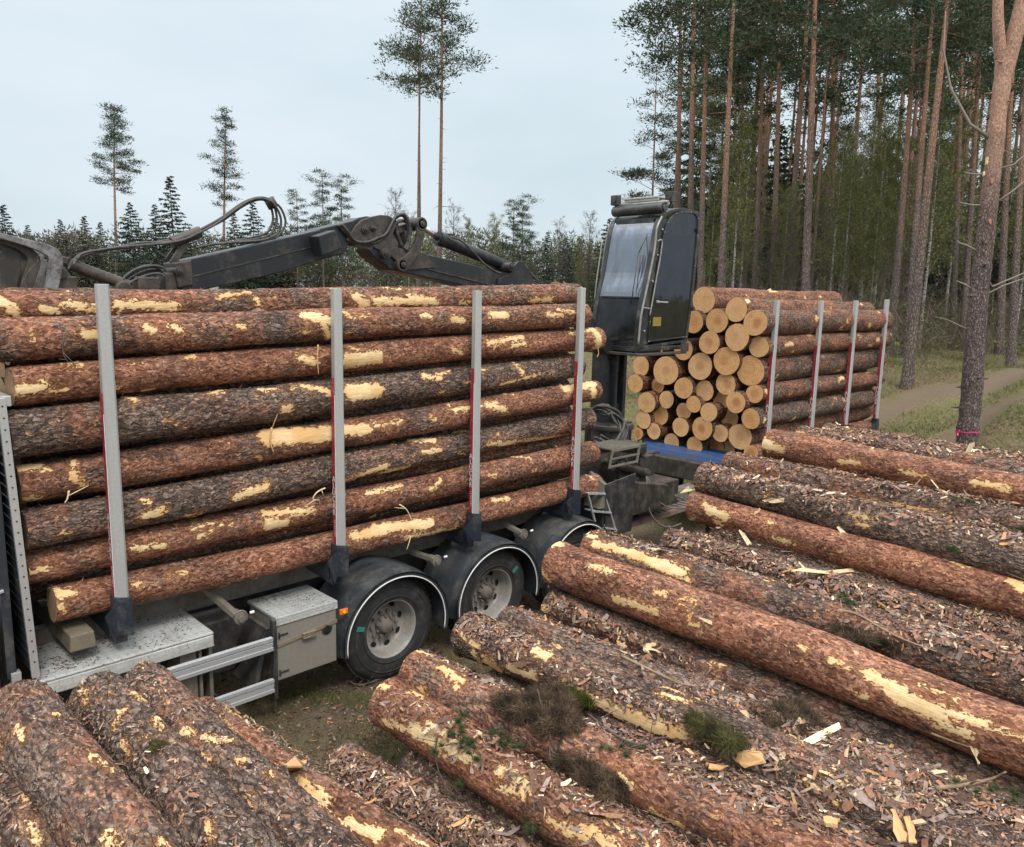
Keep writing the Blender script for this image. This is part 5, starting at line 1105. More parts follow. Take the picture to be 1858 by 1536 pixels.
# ------------------------------------------------------------ trees
def blades(C, D, Ln, Wd, rg):
    """one thin triangle per row: centre base C, direction D, length, width"""
    n = len(C); D = D/np.linalg.norm(D, axis=1, keepdims=True); A = rg.normal(size=(n, 3)); S_ = np.cross(D, A); S_ /= np.linalg.norm(S_, axis=1, keepdims=True)
    V = np.empty((n, 3, 3)); V[:, 0] = C-S_*Wd[:, None]/2; V[:, 1] = C+S_*Wd[:, None]/2; V[:, 2] = C+D*Ln[:, None]
    return V.reshape(-1, 3)
def tubes_np(paths):
    """paths: list of (pts, radii, sides)"""
    m_ = MB()
    for p, r, n in paths: m_.tube(p, r, n, caps=False)
    return np.array(m_.v), m_.f
def tree_meshes(kind, H, seed, cb=None, spread=1.0, dens=1.0, r0=None, lean=0.0, stubs=True):
    rg = np.random.default_rng(seed); rr = random.Random(seed)
    cb = cb if cb is not None else .55
    r0 = r0 or H*.0085
    # trunk
    n = 16; ph = rr.uniform(0, 6)
    def ax(t): return np.array([lean*t*t*H*.05+.012*H*math.sin(t*3+ph)*t*.5, .010*H*math.sin(t*4+ph*2)*t*.5, t*H])
    tp_ = [(ax(i/n), r0*(1-.80*(i/n)**1.15)+(.35*r0*math.exp(-i/n*26)), ) for i in range(n+1)]
    tm = MB(); tm.tube([p[0]-ax(0)*0 for p in tp_], [p[1] for p in tp_], 12 if r0 > .13 else 9, caps=False)
    if stubs and kind == 'pine':
        for k_ in range(int(26*dens)):
            t = rr.uniform(.12, cb+.05); a = rr.uniform(0, 6.28); p = ax(t); rad = r0*(1-.8*t); l_ = rr.choice([.12, .2, .35, .7, 1.1])*rr.uniform(.6, 1.2)
            d = np.array([math.cos(a), math.sin(a), rr.uniform(-.35, .25)]); e1 = p+d*(rad+l_*.5); e2 = p+d*(rad+l_)+np.array([0, 0, rr.uniform(-.1, .15)*l_])
            tm.tube([p+d*rad*.7, e1, e2], [.016+.01*l_, .012, .004], 4, caps=False)
    limbs = MB(); BC, BD, BL, BW, CC = [], [], [], [], []
    if kind == 'pine':
        nl = int(27*dens)
        for k_ in range(nl):
            t = cb+(1-cb)*((k_+.5)/nl)**.85*.985; a = k_*2.4+rr.uniform(-.5, .5); p = ax(t); f = (t-cb)/(1-cb)
            prof_ = (math.sin(min(1, f*1.25+.22)*PI*.9)**.7)*(1-.25*f); l_ = H*.125*spread*max(.15, prof_)*rr.uniform(.55, 1.25)
            if rr.random() < .12: continue
            up = .05+.55*f+rr.uniform(-.1, .2); d = np.array([math.cos(a), math.sin(a), 0]); pts = [p, p+d*l_*.4+np.array([0, 0, l_*up*.25]), p+d*l_*.75+np.array([0, 0, l_*up*.35]), p+d*l_+np.array([0, 0, l_*up*.75])]
            limbs.tube(pts, [r0*.20*(1-.5*f), r0*.14*(1-.5*f), r0*.08, r0*.03], 4, caps=False)
            nc = max(2, int(l_*1.75))
            for c in range(nc):
                g = .35+.68*(c+rr.random())/nc; q = pts[0]+(pts[-1]-pts[0])*g+np.array([rr.gauss(0, .13)*l_, rr.gauss(0, .13)*l_, rr.gauss(.04, .07)*l_])
                limbs.tube([pts[0]+(pts[-1]-pts[0])*g*.75, q], [r0*.05, r0*.015], 3, caps=False)
                m_ = int(86*dens); rad = rr.uniform(.26, .50)*(.6+H/50)
                off = rg.normal(size=(m_, 3))*np.array([rad, rad, rad*.42])
                BC.append(q+off*.85); BD.append(off+np.array([0, 0, rad*.7])+rg.normal(size=(m_, 3))*rad*.5); BL.append(rg.uniform(.12, .28, m_)*(.6+H/45)); BW.append(rg.uniform(.045, .10, m_)*(.6+H/45))
                b_ = rr.uniform(.6, 1.25); cc = np.array([.058, .082, .044])*b_*(1+np.array([.25, .05, 0])*rr.uniform(-.4, .8)); CC.append(np.repeat((cc*(rg.uniform(.7, 1.35, (m_, 1)))), 1, 0))
    elif kind == 'spruce':
        nl = int(95*dens)
        for k_ in range(nl):
            t = cb+(1-cb)*((k_+.5)/nl); p = ax(t); a = k_*2.4+rr.uniform(-.4, .4); l_ = max(.25, (1-t)**.8*H*.31*spread*rr.uniform(.65, 1.18)); d = np.array([math.cos(a), math.sin(a), 0]); dr = -.25*(1-t)+.1
            pts = [p, p+d*l_*.55+np.array([0, 0, dr*l_]), p+d*l_+np.array([0, 0, dr*l_*1.2+.10*l_])]
            limbs.tube(pts, [r0*.12, r0*.08, r0*.02], 3, caps=False); m_ = int(60*dens*max(.35, l_/2))
            g = rg.uniform(.1, 1.05, m_); base = p+d*(g*l_)[:, None]+np.array([0, 0, 1])*(dr*l_*np.minimum(1, g*1.6)*(1))[:, None]; side = np.cross(d, (0, 0, 1)); s_ = rg.normal(size=m_)*(.16*l_*(1.15-g*.8))
            BC.append(base+side*s_[:, None]+rg.normal(size=(m_, 3))*.03*l_); BD.append(d*.7+side*(np.sign(s_)*.7)[:, None]+np.array([0, 0, -.45])+rg.normal(size=(m_, 3))*.3); BL.append(rg.uniform(.25, .5, m_)*(.4+H/30)); BW.append(rg.uniform(.11, .24, m_)*(.4+H/30))
            b_ = rr.uniform(.65, 1.2); CC.append(np.array([.026, .044, .025])*b_*rg.uniform(.7, 1.4, (m_, 1)))
    else:   # birch / bare broadleaf
        nl = int(34*dens)
        for k_ in range(nl):
            t = cb+(1-cb)*((k_+.5)/nl)*.97; p = ax(t); a = k_*2.4+rr.uniform(-.6, .6); f = (t-cb)/(1-cb); l_ = H*.19*spread*(1-.65*f)*rr.uniform(.6, 1.2); d = np.array([math.cos(a), math.sin(a), 0]); up = 1.1
            tip = p+d*l_*.75+np.array([0, 0, l_*up]); mid = p+d*l_*.42+np.array([0, 0, l_*up*.42])
            limbs.tube([p, mid, tip], [r0*.22, r0*.12, .008], 4, caps=False)
            for s_ in range(int(9*dens)):
                g = rr.uniform(.25, 1); q = p+(tip-p)*g; e_ = q+np.array([rr.gauss(0, .28), rr.gauss(0, .28), rr.gauss(.14, .22)])*l_*.8
                limbs.tube([q, (q+e_)/2+np.array([0, 0, .05]), e_], [.012, .008, .004], 3, caps=False)
                m_ = 10; gg = rg.uniform(0, 1, m_); BC.append(q+(e_-q)*gg[:, None]); BD.append((e_-q)/max(.01, np.linalg.norm(e_-q))+rg.normal(size=(m_, 3))*.7); BL.append(rg.uniform(.2, .55, m_)); BW.append(np.full(m_, .011)); CC.append(np.tile(np.array([.10, .075, .06]), (m_, 1)))
                if kind == 'birch':
                    m_ = int(20*dens); gg = rg.uniform(0, 1.1, m_); BC.append(q+(e_-q)*gg[:, None]+rg.normal(size=(m_, 3))*.13); BD.append(rg.normal(size=(m_, 3))); BL.append(rg.uniform(.05, .12, m_)); BW.append(rg.uniform(.04, .09, m_)); CC.append(np.array([.20, .225, .065])*rg.uniform(.6, 1.3, (m_, 1)))
    BC, BD, BL, BW, CC = map(np.concatenate, (BC, BD, BL, BW, CC))
    V1 = blades(BC, BD, BL, BW, rg); c1 = np.repeat(CC, 3, 0)
    V0 = np.array(limbs.v); lf = np.array(limbs.f, np.int64)
    lc = {'pine': (.17, .085, .05), 'spruce': (.10, .075, .06)}.get(kind, (.15, .12, .105))
    V = np.concatenate([V0, V1]); col = np.concatenate([np.tile(np.array(lc), (len(V0), 1)), c1])
    T = (np.arange(len(V1)//3)*3)[:, None]+np.arange(3)+len(V0)
    crown = npmesh('crown', V, [T, lf], [M['leaf']], smooth=False, col=col)
    me = bpy.data.meshes.new('trunk'); me.from_pydata(tm.v, [], tm.f); me.polygons.foreach_set('use_smooth', [True]*len(tm.f)); me.materials.append(M['trunk_'+kind])
    return me, crown, H
def trunk_mat(name, low, high, z0, z1, white=False):
    t = NT(name); P = t.objco(False); s = t.n('ShaderNodeSeparateXYZ'); t.l(P, s.inputs[0])
    Pr = t.objco(); n = t.noise(Pr, .9, 3); f = t.ramp(t.math('ADD', t.math('DIVIDE', s.outputs[2], 25.0), t.math('MULTIPLY', t.math('SUBTRACT', n, .5), .3)), [(z0/25, 0.0), (z1/25, 1.0)])
    ed = t.vor(t.mapv(Pr, (16, 16, 4.5) if not white else (5, 5, 9)), 1, 'DISTANCE_TO_EDGE'); n3 = t.noise(t.mapv(Pr, (30, 30, 14)), 1, 4, .65)
    lo = t.mix(n3, tuple(c*.62 for c in low), tuple(c*1.35 for c in low)); hi = t.mix(n3, tuple(c*.7 for c in high), tuple(c*1.25 for c in high))
    c = t.mix(f, lo, hi)
    if white: c = t.mix(t.ramp(t.noise(t.mapv(Pr, (4, 4, 13)), 1, 3), [(.55, 0.0), (.62, 1.0)]), c, (.03, .025, .022))
    else: c = t.mix(t.math('MULTIPLY', t.math('SUBTRACT', 1.0, t.ramp(ed, [(0.0, 0.0), (.14, 1.0)])), t.math('SUBTRACT', .75, t.math('MULTIPLY', f, .55))), c, (.03, .02, .016))
    t.col(c); t.rough(.9); t.bs.inputs['Specular IOR Level'].default_value = .15; t.bump(t.math('ADD', t.ramp(ed, [(0, 0.0), (.2, 1.0)]), n3), .03, 1.0); return t.m
M['trunk_pine'] = trunk_mat('pine_trunk_bark', (.215, .170, .148), (.41, .235, .155), 6, 13)
M['trunk_spruce'] = trunk_mat('spruce_trunk_bark', (.12, .09, .075), (.13, .095, .08), 5, 10)
M['trunk_birch'] = trunk_mat('birch_trunk_bark', (.42, .40, .37), (.50, .48, .44), 1, 2, True)
M['trunk_bare'] = trunk_mat('alder_trunk_bark', (.13, .11, .09), (.15, .13, .11), 5, 10)
PROTO = {}
def proto(key, *a, **k):
    PROTO[key] = tree_meshes(*a, **k)
for i in range(5): proto('pine%d' % i, 'pine', 24, 30+i, cb=(.60, .55, .66, .58, .50)[i], spread=(1, 1.15, .9, 1.0, .9)[i], dens=1.0)
proto('thin0', 'pine', 24, 41, cb=.78, spread=.65, dens=.5); proto('thin1', 'pine', 23, 42, cb=.72, spread=.7, dens=.5)
proto('lone0', 'pine', 24, 61, cb=.58, spread=.98, dens=1.25); proto('lone1', 'pine', 24, 62, cb=.5, spread=.85, dens=1.1); proto('lone2', 'pine', 26, 63, cb=.64, spread=1.2, dens=.95); proto('lone3', 'pine', 24, 64, cb=.74, spread=1.0, dens=.6); proto('round', 'pine', 18, 65, cb=.25, spread=1.9, dens=1.2); proto('edge', 'pine', 20, 66, cb=.18, spread=1.7, dens=.95)
for i in range(3): proto('spruce%d' % i, 'spruce', 16, 70+i, cb=.06, spread=(1, .85, 1.15)[i], dens=1.0)
for i in range(3): proto('birch%d' % i, 'birch', 13, 80+i, cb=.22, spread=(1, .8, 1.1)[i], dens=1.0)
for i in range(2): proto('bare%d' % i, 'bare', 13, 90+i, cb=.30, spread=1.1, dens=1.05)
CATN = {'thin': 'pine_tree', 'pine': 'pine_tree', 'lone': 'pine_tree', 'roun': 'pine_tree', 'edge': 'pine_tree', 'spru': 'spruce_tree', 'birc': 'birch_tree', 'bare': 'bare_tree'}
used_labels = {}
def place_tree(key, X, Y, Z, h, rz, label, group=None, thick=1.0, lean=(0, 0)):
    tm, cm, H = PROTO[key]; s = h/H
    nm = CATN[key[:4]]; e_ = empty(nm, (X, Y, Z)); e_.rotation_euler = (lean[0], lean[1], rz)
    tag(e_, label, 'tree', group)
    a = bpy.data.objects.new('trunk', tm); link(a, e_); a.scale = (s*thick, s*thick, s)
    b = bpy.data.objects.new('crown', cm); link(b, e_); b.scale = (s, s, s)
    return e_
def ztop(px, py, depth): return float(atd(px, py, depth)[2])
def tree_px(key, pxb, pyt, depth, label, group=None, pxt=None, thick=1.0, rz=None, zg=None):
    b = atd(pxb, 540, depth); zg = float(terrain(b[0], b[1])) if zg is None else zg; zt_ = ztop(pxb, pyt, depth); h = zt_-zg
    ln = (0, 0)
    if pxt is not None:
        tp2 = atd(pxt, pyt, depth); dx, dy = tp2[0]-b[0], tp2[1]-b[1]; ln = (-math.atan2(dy, h), math.atan2(dx, h))
    e_ = place_tree(key, b[0], b[1], zg-.1, h, 0, label, group, thick)
    rz = rnd.uniform(0, 6.28) if rz is None else rz
    if pxt is not None: e_.matrix_world = Matrix.Translation((b[0], b[1], zg-.1)) @ Vector((0, 0, 1)).rotation_difference(Vector((dx, dy, h))).to_matrix().to_4x4() @ Matrix.Rotation(rz, 4, 'Z')
    else: e_.rotation_euler = (0, 0, rz)
    return e_
LM = [(1225, 'the roof of the crane cab'), (1290, 'the right edge of the crane cab'), (1340, 'the topmost trailer log ends'), (1414, 'the first trailer stake'), (1455, 'the salmon coloured trunk'), (1496, 'the second trailer stake'), (1557, 'the third trailer stake'), (1612, 'the last trailer stake'), (1680, 'the thick pine beyond the trailer'), (1735, 'the forest road'), (1790, 'the big forked pine'), (1850, 'the right edge of the photo')]
LF = [(20, 'the grapple'), (210, 'the furthest left lone pine'), (330, 'the hose clamp'), (405, 'the sparse lone pine'), (500, 'the hose loop'), (580, 'the outer boom'), (680, 'the boom knuckle'), (760, 'the slender twin stemmed pine'), (800, 'the tall straight pine'), (880, 'the lift cylinder'), (945, 'the wind shaped pine pair'), (1066, 'the leafless tree by the cab')]
def near_label(kind, px, L):
    x_, nm = min(L, key=lambda q: abs(q[0]-px)); return kind+(' just left of ' if px < x_-4 else ' just right of ')+nm
# lone pines over the clearing
tree_px('lone0', 212, 188, 84, 'tall lone pine furthest left, dark crown on a bare trunk above the small spruces', thick=1.0, pxt=207, rz=.6)
tree_px('lone1', 402, 194, 88, 'lone pine with a sparse pale green crown, standing behind the crane hose loop', pxt=413, rz=2.2)
tree_px('lone2', 797, -25, 50, 'tall pine with straight reddish trunk, crown cut by the top edge of the photo', thick=.9, rz=4.0)
tree_px('lone3', 757, -30, 52, 'slender dead looking twin stemmed pine right beside the tall straight pine', thick=.62, rz=1.0, pxt=765)
tree_px('lone3', 764, 20, 52.5, 'thin second stem leaning beside the slender pine left of the tall straight pine', thick=.5, rz=3.0, pxt=757)
tree_px('round', 588, 308, 72, 'dark pine with two blunt tops just left of the crane boom knuckle', pxt=584); tree_px('round', 622, 322, 74, 'dark rounded pine above the boom hoses, right of the two topped one')
tree_px('round', 945, 350, 58, 'wind shaped pine above the crane cylinder, taller of a pair', pxt=950, rz=1); tree_px('round', 928, 365, 60, 'smaller pine of the pair above the crane cylinder', rz=2.5)
tree_px('round', 541, 348, 76, 'brownish bushy pine behind the top of the outer boom')
for (px, py, dp, lab) in ((20, 372, 80, 'spruce at the far left edge above the grapple'), (118, 398, 86, 'dark spruce second from the left edge of the treeline'), (163, 392, 88, 'narrow spruce left of the lone pine trunk'), (190, 403, 90, 'small spruce right next to the lone pine trunk at left'), (246, 368, 78, 'full dark spruce just right of the furthest left lone pine'),
    (290, 372, 86, 'spruce tucked behind the tallest spruce left of the hose loop'), (320, 322, 74, 'tallest spruce of the left treeline, between the two lone pines'), (430, 388, 80, 'spruce inside the crane hose loop, left one'), (463, 368, 82, 'spruce inside the crane hose loop, right one'), (503, 395, 88, 'spruce just behind the right bend of the hose loop'), (990, 420, 78, 'small spruce between the pine pair and the bare trees'), (1100, 395, 66, 'dark spruce right behind the left edge of the cab'), (1025, 430, 82, 'low spruce left of the bare tree beside the cab'),
    (60, 408, 92, 'pale grey spruce above the grapple between two darker ones')):
    tree_px('spruce%d' % rnd.randrange(3), px, py, dp, lab)
for (px, py, dp, k_, lab) in ((718, 350, 58, 'bare1', 'leafless round tree just behind the boom knuckle'), (742, 392, 60, 'birch0', 'budding bush like birch left of the tall straight pine'), (822, 378, 62, 'bare0', 'leafless tree right of the tall straight pine'), (850, 398, 64, 'birch1', 'budding birch above the piston rod'), (896, 396, 62, 'birch2', 'pale budding birch left of the pine pair'), (1012, 404, 70, 'bare0', 'faint leafless tree in the gap left of the cab'), (1066, 388, 58, 'bare1', 'round leafless tree close to the cab left edge'), (1050, 430, 60, 'birch1', 'yellow green birch below the leafless tree by the cab'), (780, 430, 60, 'birch2', 'fresh green bush behind the link arm')):
    tree_px(k_, px, py, dp, lab)
for i in range(58):
    px = -260+i*24+rnd.uniform(-9, 9); py = rnd.uniform(428, 470); k_ = rnd.choice(['spruce0', 'spruce1', 'spruce2', 'bare0', 'birch1', 'birch0', 'bare1']) if px < 640 else rnd.choice(['birch0', 'birch1', 'bare0', 'birch2', 'spruce1', 'bare1'])
    tree_px(k_, px, py, rnd.uniform(92, 112), near_label({'s': 'low far spruce', 'b': 'low far broadleaf tree'}[k_[0]], px, LF), 'far row of trees beyond the clearing')
# forest at the right
FT = [ # px base, px top(y=0), depth, thickness, label
 (1626, 1667, 25, 1.0, 'straight grey pine just right of the last trailer stake'),
 (1656, 1697, 24, 1.0, 'dark barked pine directly behind the thick pine beyond the trailer'),
 (1662, 1729, 19.5, 1.15, 'thick pine with peeling pink upper bark, between the trailer end and the road'),
 (1465, 1488, 27, 1.05, 'pine with salmon coloured trunk behind the second trailer stake'),
 (1427, 1474, 30, .85, 'slightly leaning pine behind the first trailer stake'),
 (1404, 1420, 33, .9, 'pine left of the slightly leaning one behind the load top'),
 (1308, 1338, 27, 1.0, 'long pinkish pine trunk rising right of the cab roof'),
 (1272, 1287, 29, .95, 'reddish pine whose trunk emerges just behind the cab right edge'),
 (1256, 1262, 33, .9, 'pine hidden low down by the cab door, trunk right of the cab roof'),
 (1371, 1388, 34, .9, 'reddish brown pine midway between the cab and the first stake'),
 (1738, 1750, 30, .85, 'thin pine left of the big foreground pine, beyond the forest road'),
 (1757, 1791, 27, .85, 'dark pine leaning right behind the big foreground pine'),
 (1826, 1848, 25, 1.0, 'pine immediately right of the big foreground pine'),
 (1850, 1880, 22, 1.0, 'pine at the right edge of the photo'),
 (1533, 1578, 36, .75, 'thin leaning pine behind the third trailer stake'),
 (1512, 1517, 38, .75, 'thin straight pine between second and third trailer stakes'),
 (1234, 1236, 38, .8, 'slim pine just above the right end of the cab roof'),
 (1610, 1590, 40, .7, 'thin pine left of the last stake leaning left'),
 (1345, 1352, 42, .75, 'thin pine in the shade right of the long pinkish one'),
]
for i, (pb, pt, dp, th, lab) in enumerate(FT):
    tree_px('pine%d' % (i % 5), pb, -150-rnd.uniform(0, 160), dp, lab, pxt=pt+(pt-pb)*.25, thick=th*1.0)
tree_px('edge', 1181, 112, 46, 'pine at the forest edge with long level branches, standing free over the cab roof', pxt=1190, rz=.4, thick=.75)
tree_px('round', 1215, 190, 50, 'half bare pine between the free standing edge pine and the forest', thick=.7)
for i in range(58):
    px = rnd.uniform(1215, 1990); dp = rnd.uniform(36, 72); py = rnd.uniform(-140, 90)+(60 if px < 1300 else 0)
    if px < 1330: py = max(py, 20)
    tree_px('pine%d' % rnd.randrange(5) if i % 3 == 0 else 'thin%d' % rnd.randrange(2), px, py, dp, near_label('thin deep forest pine', px, LM), 'pines deep in the forest', thick=.8)
for i in range(46):
    px = rnd.uniform(1250, 1920); dp = rnd.uniform(27, 58); tree_px('birch%d' % rnd.randrange(3), px, rnd.uniform(170, 380), dp, near_label('young fresh green birch', px, LM), 'birches in the forest undergrowth', thick=.8)
for i in range(26):
    px = rnd.uniform(1240, 2000); dp = rnd.uniform(34, 64); tree_px('spruce%d' % rnd.randrange(3), px, rnd.uniform(200, 400), dp, near_label('shaded forest spruce', px, LM), 'spruces in the forest undergrowth')
for i in range(22):
    px = rnd.uniform(1290, 2000); dp = rnd.uniform(24, 50); tree_px('bare%d' % rnd.randrange(2), px, rnd.uniform(380, 470), dp, near_label('leafless forest sapling', px, LM), 'leafless saplings in the undergrowth', thick=.5)
# far-off wood behind, one mass
def far_wood():
    rg = np.random.default_rng(5); C, D, L_, W_, K = [], [], [], [], []
    def blob(c, rad, n, col, ln, wd):
        off = rg.normal(size=(n, 3)); off /= np.linalg.norm(off, axis=1, keepdims=True); off *= (rg.uniform(.3, 1, (n, 1))**.5); off = off*np.array(rad)
        C.append(c+off); D.append(off*.4+rg.normal(size=(n, 3))*.8+np.array([0, 0, .6])); L_.append(rg.uniform(.5, 1.3, n)*ln); W_.append(rg.uniform(.5, 1.3, n)*wd); K.append(np.array(col)*rg.uniform(.55, 1.4, (n, 1)))
    for i in range(270):
        px = rg.uniform(1215, 2060); dp = rg.uniform(58, 100); b = atd(px, 540, dp); zg = float(terrain(b[0], b[1])); hh = rg.uniform(1, 12 if px > 1310 else 9)
        col = [(.045, .060, .030), (.10, .12, .04), (.055, .062, .034), (.085, .075, .052)][rg.integers(4)]
        blob(np.array([b[0], b[1], zg+hh]), (2.6, 2.6, 2.4), 420, col, .5, .16)
    for i in range(330):   # scrub along the treeline across the clearing
        px = rg.uniform(-300, 1240); dp = rg.uniform(84, 100); b = atd(px, 540, dp); zg = float(terrain(b[0], b[1]))
        col = [(.085, .085, .05), (.12, .10, .075), (.07, .08, .045), (.16, .175, .07)][rg.integers(4) if px > 640 else rg.integers(3)]
        blob(np.array([b[0], b[1], zg+rg.uniform(.5, 6.8)]), (2.8, 2.8, 2.2), 380, col, .55, .15)
    V = blades(*map(np.concatenate, (C, D, L_, W_)), rg); T = (np.arange(len(V)//3)*3)[:, None]+np.arange(3)
    me = npmesh('distant_wood', V, [T], [M['leaf']], col=np.repeat(np.concatenate(K), 3, 0)); o = bpy.data.objects.new('distant_wood', me); link(o)
    tag(o, 'far off mass of mixed forest and scrub behind the nearer trees', 'forest', kind='stuff')
far_wood()
def undergrowth():
    rg = np.random.default_rng(9); C, D, L_, W_, K = [], [], [], [], []
    for i in range(620):
        px = rg.uniform(1200, 2000); dp = rg.uniform(21, 52); b = atd(px, 560, dp)
        if b[1] < 2.4 and b[0] < 18: continue
        if px > 1600 and dp < 24: continue
        zg = float(terrain(b[0], b[1])); n = 60; hgt = rg.uniform(.5, 2.2)
        C.append(np.array([b[0], b[1], zg])+rg.normal(size=(n, 3))*np.array([.9, .9, 0])+np.array([0, 0, 1])*rg.uniform(0, hgt, n)[:, None]); D.append(rg.normal(size=(n, 3))*.7+np.array([0, 0, .9])); L_.append(rg.uniform(.4, 1.2, n)); W_.append(np.full(n, .016)); K.append(np.tile(np.array([.13, .10, .075]), (n, 1))*rg.uniform(.6, 1.4, (n, 1)))
        n = int(rg.uniform(10, 60)); C.append(np.array([b[0], b[1], zg])+rg.normal(size=(n, 3))*np.array([.9, .9, 0])+np.array([0, 0, 1])*rg.uniform(0, hgt, n)[:, None]); D.append(rg.normal(size=(n, 3))); L_.append(rg.uniform(.06, .14, n)); W_.append(rg.uniform(.04, .1, n)); K.append(np.tile(np.array([.12, .15, .04]), (n, 1))*rg.uniform(.6, 1.4, (n, 1)))
    V = blades(*map(np.concatenate, (C, D, L_, W_)), rg); T = (np.arange(len(V)//3)*3)[:, None]+np.arange(3)
    me = npmesh('undergrowth', V, [T], [M['leaf']], col=np.repeat(np.concatenate(K), 3, 0)); o = bpy.data.objects.new('undergrowth', me); link(o); tag(o, 'brushwood and twiggy scrub on the forest floor', 'undergrowth', kind='stuff')
undergrowth()
# the big pine by the road
def big_pine():
    pts = [(1751, 830), (1757, 770), (1763, 714), (1774, 558), (1785, 460), (1795, 364), (1810, 219), (1821, 130), (1826, 95)]
    dep = 14.0; P = [atd(x, y, dep) for x, y in pts]; P[0][2] -= .3
    bx, by = P[0][0], P[0][1]; zg = float(terrain(bx, by))-.05
    base = P[0]+(P[0]-P[1])*0.0; base[2] = zg
    ctr = [base]+P[1:]; wpx = [44, 42, 42, 38, 36, 35, 33, 35, 38]; rad = [w_*dep/F/2*.84 for w_ in wpx]
    O = Vector(base); e_ = empty('pine_tree', O); tag(e_, 'big forked pine with pink marking tape round its foot beside the pile', 'tree')
    m_ = MB(); c = smooth_path(ctr, 10); rs = np.interp(np.linspace(0, len(ctr)-1, len(c)), range(len(ctr)), rad)
    rg = np.random.default_rng(3); rs = rs*(1+.035*np.sin(np.arange(len(c))*.9)+.02*rg.normal(size=len(c))); rs[0] *= 1.25; rs[1] *= 1.12
    m_.tube([Vector(p)-O for p in c], list(rs), 40, caps=False)
    tip = c[-1]
    l_ = [tip-np.array([.0, 0, .45]), atd(1812, 58, dep), atd(1811, 0, dep), atd(1814, -120, dep), atd(1820, -420, dep)]; m_.tube([Vector(p)-O for p in smooth_path(l_, 6)], list(np.interp(np.linspace(0, 4, 25), range(5), [.11, .095, .085, .075, .05])), 24, caps=False)
    r_ = [tip-np.array([.0, 0, .45]), atd(1842, 60, dep), atd(1856, 0, dep), atd(1880, -120, dep), atd(1930, -460, dep)]; m_.tube([Vector(p)-O for p in smooth_path(r_, 6)], list(np.interp(np.linspace(0, 4, 25), range(5), [.135, .135, .125, .11, .06])), 28, caps=False)
    # dead branches
    br_ = [((1796, 250), (1760, 225), (1725, 160), (1712, 90), (1716, 20), .035), ((1775, 475), (1800, 520), (1858, 495), (1890, 480), (1930, 470), .022), ((1778, 540), (1820, 518), (1858, 505), (1900, 500), (1940, 490), .018), ((1788, 315), (1770, 316), (1755, 314), (1752, 313), (1750, 312), .022), ((1785, 372), (1765, 372), (1745, 368), (1742, 366), (1740, 366), .020), ((1772, 455), (1755, 445), (1740, 440), (1738, 437), (1736, 436), .02), ((1815, 305), (1840, 298), (1858, 282), (1880, 270), (1900, 260), .018), ((1810, 365), (1835, 348), (1870, 320), (1900, 300), (1930, 280), .02), ((1758, 598), (1740, 590), (1715, 578), (1700, 575), (1695, 574), .014), ((1765, 525), (1750, 515), (1742, 512), (1738, 510), (1735, 508), .02)]
    t9 = NT('dead_branch_grey'); t9.col((.20, .17, .14)).rough(.9)
    for *q, rr_ in br_:
        db = MB()
        db.tube([Vector(atd(x, y, dep+(.05*k_)))-O for k_, (x, y) in enumerate(q)], [rr_, rr_*.8, rr_*.6, rr_*.4, rr_*.2], 7); db.build('dead_branch', t9.m, e_)
    for k_ in range(26):
        i = rnd.randrange(14, len(c)-6); a = rnd.uniform(0, 6.28); d = Vector((math.cos(a), math.sin(a), rnd.uniform(-.2, .4))); p = Vector(c[i])-O; m_.tube([p+d*rs[i]*.8, p+d*(rs[i]+.03), p+d*(rs[i]+rnd.uniform(.05, .16))], [.022, .015, .006], 6)
    t = NT('big_pine_bark'); Pn = t.objco(False); s = t.n('ShaderNodeSeparateXYZ'); t.l(Pn, s.inputs[0]); nb = t.noise(Pn, 1.1, 4, .6)
    f = t.ramp(t.math('ADD', t.math('DIVIDE', s.outputs[2], 8.0), t.math('MULTIPLY', t.math('SUBTRACT', nb, .5), .35)), [(.42, 0.0), (.72, 1.0)])
    wv = t.n('ShaderNodeVectorMath', operation='SCALE'); t.l(t.vadd(t.noise(Pn, 6, 3, out='Color'), (.5, .5, .5), 'SUBTRACT'), wv.inputs[0]); wv.inputs['Scale'].default_value = .08; Pw = t.vadd(Pn, wv.outputs[0])
    Mv = t.mapv(Pw, (34, 34, 13)); ed = t.vor(Mv, 1, 'DISTANCE_TO_EDGE'); cc = t.vor(Mv, 1, 'F1', 'Color'); s2 = t.n('ShaderNodeSeparateXYZ'); t.l(cc, s2.inputs[0]); fn = t.noise(t.mapv(Pw, (90, 90, 40)), 1, 4, .6); fl = t.noise(t.mapv(Pw, (34, 34, 22)), 1, 4, .65)
    lo = t.mix(s2.outputs[0], (.10, .070, .058), (.235, .175, .155)); hi = t.mix(t.ramp(fl, [(.35, 0.0), (.65, 1.0)]), (.21, .105, .065), (.50, .31, .215))
    c_ = t.mix(f, lo, hi); crk = t.ramp(ed, [(0.0, 0.0), (.15, 1.0)]); c_ = t.mix(t.math('MULTIPLY', t.math('SUBTRACT', 1.0, crk), t.math('SUBTRACT', .8, t.math('MULTIPLY', f, .7))), c_, (.03, .02, .017)); c_ = t.mix(1.0, c_, t.ramp(fn, [(.3, .65), (.7, 1.25)]), 'MULTIPLY')
    t.col(c_); t.rough(.9); t.bump(t.math('ADD', t.math('MULTIPLY', crk, t.math('SUBTRACT', 1.1, f)), t.math('MULTIPLY', fn, .4)), .025, 1.0)
    to_ = m_.build('trunk', t.m, e_)
    # scars
    t = NT('fresh_scar_wood'); Pn = t.objco(False); t.col(t.mix(t.noise(Pn, 20, 3), (.32, .10, .035), (.58, .33, .16))); t.rough(.8); scar = t.m
